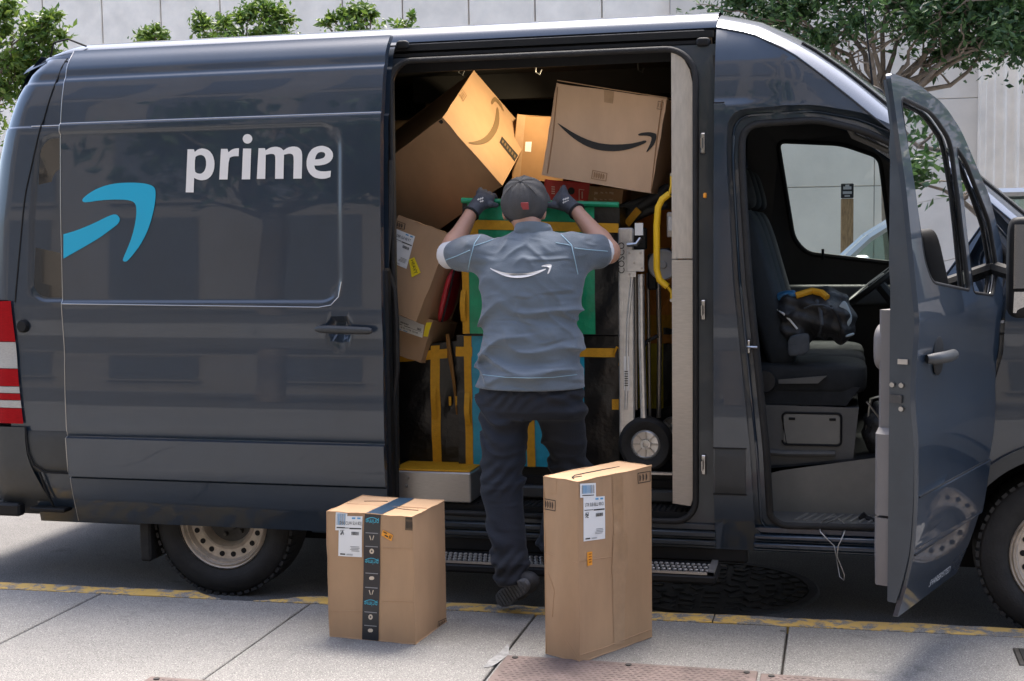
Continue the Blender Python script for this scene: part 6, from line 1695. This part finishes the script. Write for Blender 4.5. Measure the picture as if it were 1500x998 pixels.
if all(p is not None for p in pk):
    off = Vector((0, -.006, 0)); m.add([p+off for p in pk]+[p+Vector((0, .02, 0)) for p in pk], [(0, 1, 2, 3)]+[(i, (i+1) % 4, 4+(i+1) % 4, 4+i) for i in range(4)]); m.build('pocket', M['jeans'], trs)
# body: one continuous skin surface from head to feet
def hand_pts(W, C, K, side):
    d = (K-W).normalized(); ac = d.cross(Vector((0, -1, 0))).normalized()
    if ac.x*side < 0: ac = -ac            # towards the thumb
    return d, ac
HANDS = []
for (W, C, K, T, side) in ((wrL, PY(703, 297, .195), PY(711, 287, .232), PY(727, 301, .235), 1), (wrR, PY(829, 297, .195), PY(820, 287, .232), PY(800, 301, .235), -1)):
    d, ac = hand_pts(W, C, K, side); HANDS.append((W, C, K, T, d, ac))
def hand_sdf(P, H, g):
    W, C, K, T, d, ac = H
    dd = sd_cone(P, V3(W), V3(C), .033+g, .036+g)
    for s in (-1, -.33, .33, 1):
        dd = smin(dd, sd_cone(P, V3(C), V3(K+ac*s*.030), .026+g, .016+g), .012)
    fd = []
    for i, ln in ((-1.5, .80), (-.5, .97), (.5, 1.0), (1.5, .92)):
        b = K+ac*i*.0205; m1 = b+Vector((.004*i, .040*ln, .016)); m2 = m1+Vector((0, .030*ln, -.012)); tp = m2+Vector((0, .004, -.036*ln))
        f = np.minimum(np.minimum(sd_cone(P, V3(b), V3(m1), .0108+g, .0100+g), sd_cone(P, V3(m1), V3(m2), .0100+g, .0092+g)), sd_cone(P, V3(m2), V3(tp), .0092+g, .0082+g))
        fd.append(f)
    for f in fd: dd = smin(dd, f, .006)
    tb = C+ac*.026; tm = tb.lerp(T, .55)+Vector((0, -.010, .004))
    th_ = smin(sd_cone(P, V3(tb), V3(tm), .016+g, .013+g), sd_cone(P, V3(tm), V3(T), .0125+g, .010+g), .008)
    return smin(dd, th_, .010)
RT = Matrix.Rotation(math.radians(-14), 3, 'X')
def body(P):
    d = sd_ell(P, V3(HC), (.082, .100, .112))
    d = smin(d, sd_ell(P, V3(HC)+np.array([0, .045, -.055]), (.062, .060, .070)), .04)         # jaw
    for s in (-1, 1): d = smin(d, sd_ell(P, V3(HC)+np.array([s*.089, -.004, -.045]), (.013, .022, .034)), .010)     # ears
    d = smin(d, sd_ell(P, V3(HC)+np.array([0, .115, -.02]), (.014, .022, .026)), .015)          # nose
    d = smin(d, sd_cone(P, V3(HC)+np.array([0, -.03, -.05]), V3(NK), .060, .057), .02)
    d = smin(d, torso(P)+.022, .03)
    for s, e, w in ((shL, elL, wrL), (shR, elR, wrR)):
        d = smin(d, sd_cone(P, V3(s), V3(e), .062, .053), .03); d = smin(d, sd_cone(P, V3(e), V3(e)*.7+V3(w)*.3, .050, .051), .02)
        d = smin(d, sd_cone(P, V3(e)*.75+V3(w)*.25, V3(w), .051, .031), .02)
    for H in HANDS: d = smin(d, hand_sdf(P, H, -.0035), .012)
    for h_, k_, a_ in ((hipL, knL, anL), (hipR, knR, anR)):
        d = smin(d, sd_cone(P, V3(h_), V3(k_), .090, .060), .04); d = smin(d, sd_cone(P, V3(k_), V3(a_), .058, .040), .02)
    d = smin(d, sd_loft(P, [(.98, -1.33, -.20, .19, .12), (1.2, -1.333, -.20, .19, .12)]), .04)
    return d
bd = sdf_mesh('body', body, (-1.86, -.50, .22), (-.80, .36, 2.07), .0085, M['skin'], man)
for i, H in enumerate(HANDS):
    W, C, K = H[0], H[1], H[2]
    lo = [min(W[q], C[q], K[q])-.10 for q in range(3)]; hi = [max(W[q], C[q], K[q])+.13 for q in range(3)]
    n_ = H[4]
    def gl(P, H=H): return np.maximum(hand_sdf(P, H, .0022), -((P-V3(H[0]))@V3((H[1]-H[0]).normalized()))-.006)
    g_ = sdf_mesh('glove', gl, lo, hi, .0042, M['glove'], man)
    W2 = W; ax_ = (C-W).normalized(); e1 = ax_.orthogonal().normalized(); e2 = ax_.cross(e1)
    m = MB(); m.tube([W2+(e1*math.cos(a)+e2*math.sin(a))*.0375 for a in [2*math.pi*k/20 for k in range(21)]], .0055, 6, cap=False); m.build('glove_cuff', M['capblack'], g_)
    m = MB(); c = march(lambda P, H=H: hand_sdf(P, H, .0022), *( (704, 294) if i == 0 else (829, 294)))
    if c is not None:
        for k in range(3):
            for q in range(2):
                pc = c+Vector((-.010+.010*k, -.003, -.008+.013*q+.003*k)); m.obox(pc, (.0035, 0, .003), (0, .0015, 0), (-.0018, 0, .0028))
        tag(m.build('glove_print', M['white_ink'], g_, angle=None), kind='stuff')
# white undershirt cuffs showing below the sleeves
for s, e in ((shL, elL), (shR, elR)):
    sv, ev_ = V3(s), V3(e); e2 = sv+(ev_-sv)*(.60 if s is shL else .66); nrm_ = (ev_-sv)/np.linalg.norm(ev_-sv)
    k = .075 if s is shL else .016
    def cf(P, sv=sv, ev_=ev_, e2=e2, nrm_=nrm_, k=k):
        return np.maximum(sd_cone(P, sv+(ev_-sv)*.5, ev_, .066, .064), np.abs((P-e2)@nrm_-.035)-k)
    lo = tuple(ev_-.14); hi = tuple(ev_+.14)
    sdf_mesh('undershirt_cuff', cf, lo, hi, .0065, M['undershirt'], man)
# cap
TA = math.radians(40); AX = np.array([0, -math.sin(TA), math.cos(TA)]); BKW = np.array([0, -math.cos(TA), -math.sin(TA)])
CC = V3(HC)+np.array([0.002, -.004, .004])
RM = np.stack([np.array([1, 0, 0]), -BKW, AX], 1)
def cap(P):
    d = sd_ell(P, CC, (.106, .118, .116), RM)
    ax_ = (P-CC)@AX; xx = (P-CC)@np.array([1, 0, 0]); yy = (P-CC)@(-BKW)
    ang = np.arctan2(yy, xx); d = d+.0018*np.cos(6*ang)*(ax_ < .10)+.0022*np.sin(40*ax_+3*np.sin(3*ang))*np.clip((ax_-.0)/.05, 0, 1)
    return np.maximum(d, -.052-ax_)
cp = sdf_mesh('cap', cap, tuple(CC-.16), tuple(CC+.16), .0055, M['cap'], man, 60)
m = MB(); m.rbox(Vector(CC+AX*.116), (.008, 0, 0), (0, .008, 0), (0, 0, .006), .9); m.build('cap_button', M['cap'], cp)
for k in range(6):
    a = math.pi/6+k*math.pi/3; m = MB(); pts = []
    for i in range(9):
        t = math.pi/2*i/8*1.10; dr_ = np.array([1, 0, 0])*math.cos(a)*math.sin(t)*.1075+(-BKW)*math.sin(a)*math.sin(t)*.1195+AX*math.cos(t)*.1175
        pts.append(Vector(CC+dr_))
    m.tube(pts, .0016, 5); m.build('cap_seam', M['cap'], cp)
m = MB(); vs = []; fs = []
for i in range(17):
    a = math.radians(198+144*i/16)
    for hh, off in ((-.054, -.012), (-.018, .0015)):
        r1, r2 = .1045+off, .1165+off
        vs.append(Vector(CC+np.array([1, 0, 0])*r1*math.cos(a)+(-BKW)*r2*math.sin(a)+AX*hh))
for i in range(16): fs.append((2*i, 2*i+2, 2*i+3, 2*i+1))
m.add(vs, fs); m.build('cap_strap', M['capblack'], cp, angle=60)
q = march(cap, 769, 302)
if q is not None:
    m = MB(); w1 = Vector((1, 0, 0)); w2 = Vector((0, -.35, .94)); w3 = w1.cross(w2)
    m.obox(q+Vector((0, -.003, 0)), w1*.017, w2*.016, w3*.0025, 0, .001); m.build('cap_patch', M['cappatch'], cp)
m = MB(); vs = []; fs = []
for i in range(13):
    a = math.radians(20+140*i/12)
    for rr in (1.0, 1.65):
        vs.append(Vector(CC+np.array([1, 0, 0])*.098*rr**.25*math.cos(a)+(-BKW)*.108*math.sin(a)*rr+AX*(-.03-.02*(rr > 1.2))))
for i in range(12): fs.append((2*i, 2*i+2, 2*i+3, 2*i+1))
m.add(vs, fs); m.add([v-Vector(AX)*.004 for v in vs], [tuple(reversed(f)) for f in fs]); m.build('cap_peak', M['cap'], cp, angle=60)
# shoes
def shoe(toe, heel, wd, ankle):
    a = (heel-toe).normalized(); n = a.cross(wd).normalized(); wd = n.cross(a).normalized()
    if n.dot(ankle-(toe+heel)/2) < 0: n = -n
    c = (toe+heel)/2; L = (heel-toe).length/2+.03
    def up(P):
        d = sd_cone(P, V3(toe+n*.040), V3(c+n*.045), .034, .042); d = smin(d, sd_cone(P, V3(c+n*.045), V3(heel+n*.050-a*.01), .042, .038), .03)
        d = smin(d, sd_cone(P, V3(heel+n*.05-a*.03), V3(ankle), .040, .046), .03)
        return np.maximum(d, -(P-V3(c+n*.014))@V3(n))
    lo = [min(toe[i], heel[i], ankle[i])-.09 for i in range(3)]; hi = [max(toe[i], heel[i], ankle[i])+.09 for i in range(3)]
    s_ = sdf_mesh('shoe', up, lo, hi, .006, M['shoe'], man)
    m = MB(); vs = []; fs = []; N = 40
    for lay, (o_, k_) in enumerate(((-.006, .94), (.0, 1.0), (.018, 1.0), (.022, .95))):
        for i in range(N):
            t = 2*math.pi*i/N; u = math.cos(t); w = math.sin(t)
            half = .046*(1-.18*math.exp(-((u-.05)/.35)**2))*(1 if u < 0 else .88)
            vs.append(c+a*(L*u*k_)+wd*(half*math.copysign(abs(w)**.75, w)*k_)+n*o_)
    for l in range(3):
        for i in range(N): fs.append((l*N+i, l*N+(i+1) % N, (l+1)*N+(i+1) % N, (l+1)*N+i))
    fs.append(tuple(range(N))); fs.append(tuple(3*N+i for i in range(N)))
    m.add(vs, fs); so = m.build('sole', M['sole'], s_, angle=45)
    m = MB()
    for i in range(9):
        u = -.82+1.64*i/8; m.obox(c+a*L*u*.9-n*.008, a*.006, wd*.030, n*.003)
    m.build('sole_tread', M['sole'], s_, angle=None)
shoe(PY(733, 880, -.345), PY(766, 858, -.47), Vector((.62, -.2, -.65)), anL+Vector((0, 0, -.0)))
rf = Vector((anR.x, -.03, .288)); shoe(rf+Vector((.02, .15, .0)), rf+Vector((0, -.06, 0)), Vector((1, 0, 0)), anR+Vector((0, 0, -.03)))
# ------------------------------------------------------------------ the two cartons on the sidewalk
def ground_carton(label, base3, hz, ds=1.0, **kw):
    """base3: ground pixels of front-left, front-right (nearest corner) and back-right corners"""
    A, B, C = [PZ(x, y, .1215) for x, y in base3]
    u = (B-A); w = u.length; u.normalize(); dv = (C-B); dv = dv-u*dv.dot(u); d = dv.length*ds
    n = -dv.normalized(); v = Vector((0, 0, -1))
    return Carton(label, A+Vector((0, 0, hz)), u, v, n, w, hz, d, **kw)
b = ground_carton('squat carton with black printed tape standing on the sidewalk by the kerb', [(483, 932), (608, 944), (655, 915)],   .523, 1.16, dent=.005, group=None)
zt1 = ZP(470, 700, 3.838)
ship_label(b.root, [zt1(p) for p in ((105, 214), (236, 216), (233, 446), (101, 438))], b.px_front, 21, 'DYX CUW SLA 8DJ')
ship_label(b.root, [zt1(p) for p in ((85, 186), (150, 190), (148, 296), (83, 294))], lambda x, y, o=0: b.px_front(x, y, o-.0008), 22, name='barcode_label', barcode=True)
# black printed tape: top, front
m = MB(); tp_ = [zt1(p) for p in ((248, 152), (338, 158), (326, 920), (233, 912))]
gridquad(m, tp_, lambda x, y: b.px_front(x, y, .0022), 0, 10); bt = m.build('black_tape', M['blacktape'], b.root, angle=None)
ar0 = (b.px_front(*tp_[0], 0)-b.O).dot(b.u); ar1 = (b.px_front(*tp_[1], 0)-b.O).dot(b.u)
m = MB(); vs = [b.top(ar0, 0, .002), b.top(ar1, 0, .002)]; 
for k in range(1, 9): vs += [b.top(ar0, b.d*k/8, .002), b.top(ar1, b.d*k/8, .002)]
m.add(vs, [(2*i, 2*i+1, 2*i+3, 2*i+2) for i in range(8)]); m.build('top_tape', M['tapetop'], b.root, angle=None)
def tape_at(t, a): # t down 0..1, a across 0..1
    return sub(tp_, a, a, t, t)[0]
def tape_text(txt, t, size, matl, flip=True, nm='tape_lettering', wide=1.0):
    vs, fs = text_mesh(txt, 1.0); wmx = max(abs(v.x) for v in vs); m = MB(); sg = -1 if flip else 1
    def q(x, y):
        P = tape_at(t-sg*y*size, .5+sg*x/wmx*.40*wide); return b.px_front(P[0], P[1], .0032)
    m.add([q(v.x, v.y) for v in vs], fs); m.build(nm, M[matl], bt, angle=None)
for t in (.118, .418, .725):
    tape_text('prime', t, .052, 'cyan_ink')
    m = MB(); arc = [tape_at(t-.012-.016*math.sin(math.pi*k/10), .10+.8*k/10) for k in range(11)]; m.tube([b.px_front(x, y, .003) for x, y in arc], .0014, 5); m.build('tape_arc', M['cyan_ink'], bt)
for i, t in enumerate((.20, .30, .50, .605, .785, .885)):
    tape_text('free delivery' if i % 2 else 'fast shipping', t-.012, .014, 'white_ink', wide=.95) if False else None
    m = MB(); gridquad(m, [tape_at(t, .12), tape_at(t, .88), tape_at(t+.006, .88), tape_at(t+.006, .12)], lambda x, y: b.px_front(x, y, .0032), 0, 2); m.build('tape_rule', M['grey_ink'], bt, angle=None)
    tt = t+.038; cpx = tape_at(tt, .5); m = MB()
    if i % 3 == 1:
        m.poly([[(cpx[0]+3.3*math.cos(a*.5236), cpx[1]+4*math.sin(a*.5236)) for a in range(12)], [(cpx[0]+1.2*math.cos(a*.5236), cpx[1]+1.5*math.sin(a*.5236)) for a in range(12)]], lambda x, y: b.px_front(x, y, .0032))
    elif i % 3 == 0:
        for s in (-1, 1): m.poly([[(cpx[0]+s*1.5, cpx[1]+3.5), (cpx[0]+s*3.6, cpx[1]-3.0), (cpx[0]+s*2.4, cpx[1]-3.6), (cpx[0]+s*.6, cpx[1]+3.0)]], lambda x, y: b.px_front(x, y, .0032))
    else:
        m.poly([chaikin([(cpx[0]-3.6, cpx[1]-2.6), (cpx[0]+3.6, cpx[1]-2.6), (cpx[0]+3.6, cpx[1]+2.6), (cpx[0]-3.6, cpx[1]+2.6)], 1)], lambda x, y: b.px_front(x, y, .0032))
    m.build('tape_icon', mat('cream_print', (.62, .52, .40), rough=.5), bt, angle=None)
m = MB(); og = [zt1(p) for p in ((352, 292), (408, 322), (398, 356), (342, 322))]
gridquad(m, og, lambda x, y: b.px_front(x, y, .003), 0, 2)
for q in (sub(og, .1, .45, .15, .32), sub(og, .3, .62, .55, .75), sub(og, .72, .78, .2, .85), sub(og, .84, .90, .2, .7)): gridquad(m, q, lambda x, y: b.px_front(x, y, .0042), 1, 1)
m.build('orange_sticker', [M['orange_lab'], M['ink']], b.root, angle=None)
pr = [zt1(p) for p in ((476, 182), (530, 184), (526, 298), (474, 294))]
m = MB(); gridquad(m, pr, lambda x, y: b.px_front(x, y, .0014), 0, 3)
for k in range(4): gridquad(m, sub(pr, .1, .9, .10+.10*k, .145+.10*k), lambda x, y: b.px_front(x, y, .0026), 1, 1)
for k in range(6): gridquad(m, sub(pr, .12+.13*k, .18+.13*k, .56, .9), lambda x, y: b.px_front(x, y, .0026), 1, 1)
m.build('carton_print', [M['ink_soft'], M['ink']], b.root, angle=None)
mark_box(b.root, [zt1(p) for p in ((546, 868), (566, 858), (564, 893), (545, 902))], b.px_right if False else b.px_front, 1, 'ink')
mark_box(b.root, [zt1(p) for p in ((656, 808), (708, 785), (706, 838), (655, 862))], b.px_right, 4, 'ink')
m = MB(); m.tube([b.top(b.w*t, b.d*(.62+.12*math.sin(t*3)), .0015) for t in (.16, .25, .35, .42)], .0018, 5); m.tube([b.top(b.w*t, b.d*(.42-.2*(t-.62)), .0015) for t in (.62, .72, .82, .93)], .0018, 5); m.build('curved_arrow_edge', M['ink_soft'], b.root)
for (y0, y1) in ((392, 396), (745, 748), (690, 694)):
    m = MB(); m.tube([b.px_front(*zt1((60, y0)), .0002), b.px_front(*zt1((240, y0+4)), .0006)] if y0 == 745 else [b.px_front(*zt1((345, y0)), .0002), b.px_front(*zt1((440, y0+2)), .0006), b.px_front(*zt1((536, y0+8)), .0004)], .0016, 5); m.build('crease', M['cardboard'], b.root)
m = MB(); m.tube([b.top(b.w*.02, b.d*.5, .0006), b.top(b.w*.98, b.d*.5, .0006)], .0012, 5); m.build('flap_seam', M['card_edge'], b.root)

b = ground_carton('tall narrow carton with two white labels standing on the sidewalk', [(800, 957), (849, 971), (960, 937)], .706, 1.05, dent=.006, group=None)
zr1 = ZP(780, 660, 3.12)
ship_label(b.root, [zr1(p) for p in ((230, 215), (326, 208), (326, 402), (231, 416))], b.px_right, 31, 'LTR SLB 8LU RRO')
ship_label(b.root, [zr1(p) for p in ((215, 152), (286, 148), (286, 212), (215, 216))], lambda x, y, o=0: b.px_right(x, y, o+.001), 33, name='barcode_label', barcode=True)
m = MB(); og = [zr1(p) for p in ((247, 465), (270, 461), (272, 522), (250, 528))]; gridquad(m, og, lambda x, y: b.px_right(x, y, .003), 0, 2)
for k in range(4): gridquad(m, sub(og, .25, .8, .12+.2*k, .2+.2*k), lambda x, y: b.px_right(x, y, .0042), 1, 1)
m.build('orange_sticker', [M['orange_lab'], mat('brown_ink', (.35, .10, .01), rough=.6)], b.root, angle=None)
mark_box(b.root, [zr1(p) for p in ((479, 103), (538, 93), (538, 142), (480, 152))], b.px_right, 3, 'ink')
mark_box(b.root, [zr1(p) for p in ((50, 218), (108, 228), (108, 278), (51, 268))], b.px_front, 4, 'ink')
m = MB(); gridquad(m, [zr1(p) for p in ((362, 95), (412, 92), (412, 395), (365, 380))], lambda x, y: b.px_right(x, y, .0018), 0, 4); gridquad(m, [zr1(p) for p in ((362, 384), (430, 384), (432, 560), (362, 565))], lambda x, y: b.px_right(x, y, .0026), 0, 4); gridquad(m, [zr1(p) for p in ((368, 565), (428, 560), (420, 880), (372, 890))], lambda x, y: b.px_right(x, y, .0018), 0, 4)
m.build('clear_tape', M['tape'], b.root, angle=None)
m = MB(); m.tube([b.top(b.w*.55, b.d*.12, .0015), b.top(b.w*.42, b.d*.22, .0015), b.top(b.w*.38, b.d*.4, .0015), b.top(b.w*.40, b.d*.6, .0015), b.top(b.w*.48, b.d*.8, .0015)], [.001, .0026, .0032, .0026, .001], 5)
m.tube([b.top(b.w*.66, b.d*.20, .0015), b.top(b.w*.60, b.d*.10, .0015), b.top(b.w*.75, b.d*.06, .0015)], .0022, 5); m.build('curved_arrow', M['ink'], b.root)
for pts, f in (([(48, 462), (100, 480), (205, 512)], b.px_front), ([(215, 505), (290, 495), (360, 485)], b.px_right), ([(218, 935), (330, 900), (545, 815)], b.px_right), ([(70, 560), (105, 640), (95, 760)], b.px_front), ([(150, 860), (190, 930), (210, 965)], b.px_front)):
    m = MB(); m.tube([f(*zr1(p), .0004) for p in pts], .0017, 5); m.build('crease', M['cardboard'], b.root)
m = MB(); gridquad(m, [zr1(p) for p in ((45, 122), (110, 130), (111, 198), (47, 190))], lambda x, y: b.px_front(x, y, .0012), 0, 1)
m.build('flap_patch', M['cardboard'], b.root, angle=None)
# ------------------------------------------------------------------ bags on the cab seat and floor
def blob_bag(name, label, cat, lumps, matl, base):
    o = empty(name, label, cat, base)
    def fn(P):
        d = None
        for (c, r) in lumps:
            e = sd_ell(P, V3(c), r); d = e if d is None else smin(d, e, .04)
        x, y, z = P[..., 0], P[..., 1], P[..., 2]
        return d+.009*np.sin(46*x+30*z)*np.sin(38*z-21*x)-.012*(1-np.abs(np.sin(19*x-14*z+2*np.sin(15*z))))**2*np.clip(np.sin(12*z+9*x), 0, 1)+.004*np.sin(80*z+20*x)
    lo = tuple(min(c[i]-max(r) for c, r in lumps)-.03 for i in range(3)); hi = tuple(max(c[i]+max(r) for c, r in lumps)+.03 for i in range(3))
    sdf_mesh('bag_body', fn, lo, hi, .009, M[matl], o)
    return o, fn
p = lambda x, y, Y=.52: tuple(PY(x, y, Y))
o, fn = blob_bag('backpack', 'dark backpack with a yellow strap lying on the cab seat', 'backpack', [(p(1166, 478), (.09, .10, .13)), (p(1152, 452), (.06, .10, .06)), (p(1180, 446), (.10, .10, .06)), (p(1205, 455), (.115, .12, .11)), (p(1232, 472), (.075, .10, .10))], 'bag', (-.12, .52, 1.15))
m = MB(); pts = [march(fn, x, y, 5, 8) for x, y in ((1166, 437), (1176, 434), (1190, 430), (1204, 433), (1212, 440))]; pts = [q+Vector((0, -.006, .012)) for q in pts if q is not None]
if len(pts) > 2: m.tube(pts, .016, 8); m.build('yellow_strap', M['t_yellow'], o)
m = MB(); pts = [march(fn, x, y, 5, 8) for x, y in ((1134, 450), (1148, 460), (1158, 470), (1168, 482))]; pts = [q+Vector((0, -.004, 0)) for q in pts if q is not None]
if len(pts) > 2: m.tube(pts, .005, 6); m.build('reflective_piping', M['paper'], o)
m = MB(); m.rbox(Vector(p(1237, 462, .44)), Vector((.022, 0, .03)), (0, .01, 0), Vector((.02, 0, -.05)), .6); m.rbox(Vector(p(1245, 491, .42)), Vector((.02, 0, .006)), (0, .02, 0), (0, 0, .006), .6); m.build('papers', mat('grey_paper', (.30, .36, .40), rough=.6), o)
m = MB(); m.rbox(Vector(p(1150, 433, .50)), (.05, 0, .01), (0, .05, 0), (0, 0, .022), .7); m.rbox(Vector(p(1160, 432, .46)), (.018, 0, .0), (0, .02, 0), (0, 0, .014), .7); m.build('blue_pouch', mat('blue_nylon', (.02, .12, .26), rough=.5, var=.4, vscale=30), o)
m = MB(); q0 = p(1170, 505, .41); m.rbox(Vector(q0), (.05, 0, .01), (0, .012, 0), (0, 0, .05), .5); m.build('front_pocket', M['bagblue'], o)
for pts_, r_, mt_ in ((((1196, 440), (1202, 456), (1204, 474), (1200, 492)), .009, 'bagblue'), (((1150, 500), (1164, 506), (1180, 504), (1194, 496)), .006, 'black'), (((1216, 448), (1226, 462), (1232, 480), (1230, 494)), .007, 'black'), (((1178, 452), (1190, 447), (1206, 447), (1220, 452)), .005, 'bagblue')):
    q_ = [march(fn, x, y, 5, 8) for x, y in pts_]; q_ = [v+Vector((0, -.003, 0)) for v in q_ if v is not None]
    if len(q_) > 2: m = MB(); m.tube(q_, r_, 6); m.build('bag_strap', M[mt_], o)
o, fn = blob_bag('duffel_bag', 'dark grey round bag on the cab floor behind the open door', 'bag', [(p(1300, 630, .55), (.12, .12, .135)), (p(1330, 640, .6), (.13, .13, .12))], 'bag', (.25, .55, .75))
m = MB(); pts = [march(fn, x, y, 5, 8) for x, y in ((1272, 650), (1276, 625), (1290, 605), (1306, 598))]; pts = [q for q in pts if q is not None]
if len(pts) > 2: m.tube(pts, .006, 6); m.build('piping', M['black'], o)
# looped wire hanging out of the cab
pts = [(1208, 768, .10), (1214, 764, .16), (1228, 760, .2), (1240, 770, .12), (1236, 782, .04), (1228, 800, .03), (1226, 815, .03), (1232, 830, .03), (1237, 842, .03), (1236, 850, .03), (1230, 845, .03), (1226, 822, .035), (1222, 800, .03), (1212, 790, .035), (1202, 780, .05), (1200, 770, .10), (1206, 762, .17), (1225, 756, .22)]
m = MB(); m.tube([PY(*q) for q in pts], .0028, 6)
tag(m.build('looped_wire', M['steel'], None, origin=PY(1228, 800, .03), angle=60), 'thin looped wire dangling over the cab door sill', 'wire')
p0 = PY(1262, 756, .26)
o = empty('ice_scraper', 'small black tool lying on the cab step', 'tool', p0)
m = MB(); m.tube([PY(1262, 755, .26), PY(1280, 763, .22), PY(1300, 763, .22)], [.010, .012, .010], 8); m.build('tool_handle', M['black'], o); MB().obox(PY(1264, 757, .25), (.012, 0, .012), (0, .014, 0), (-.008, 0, .008)).build('tool_head', M['black'], o)
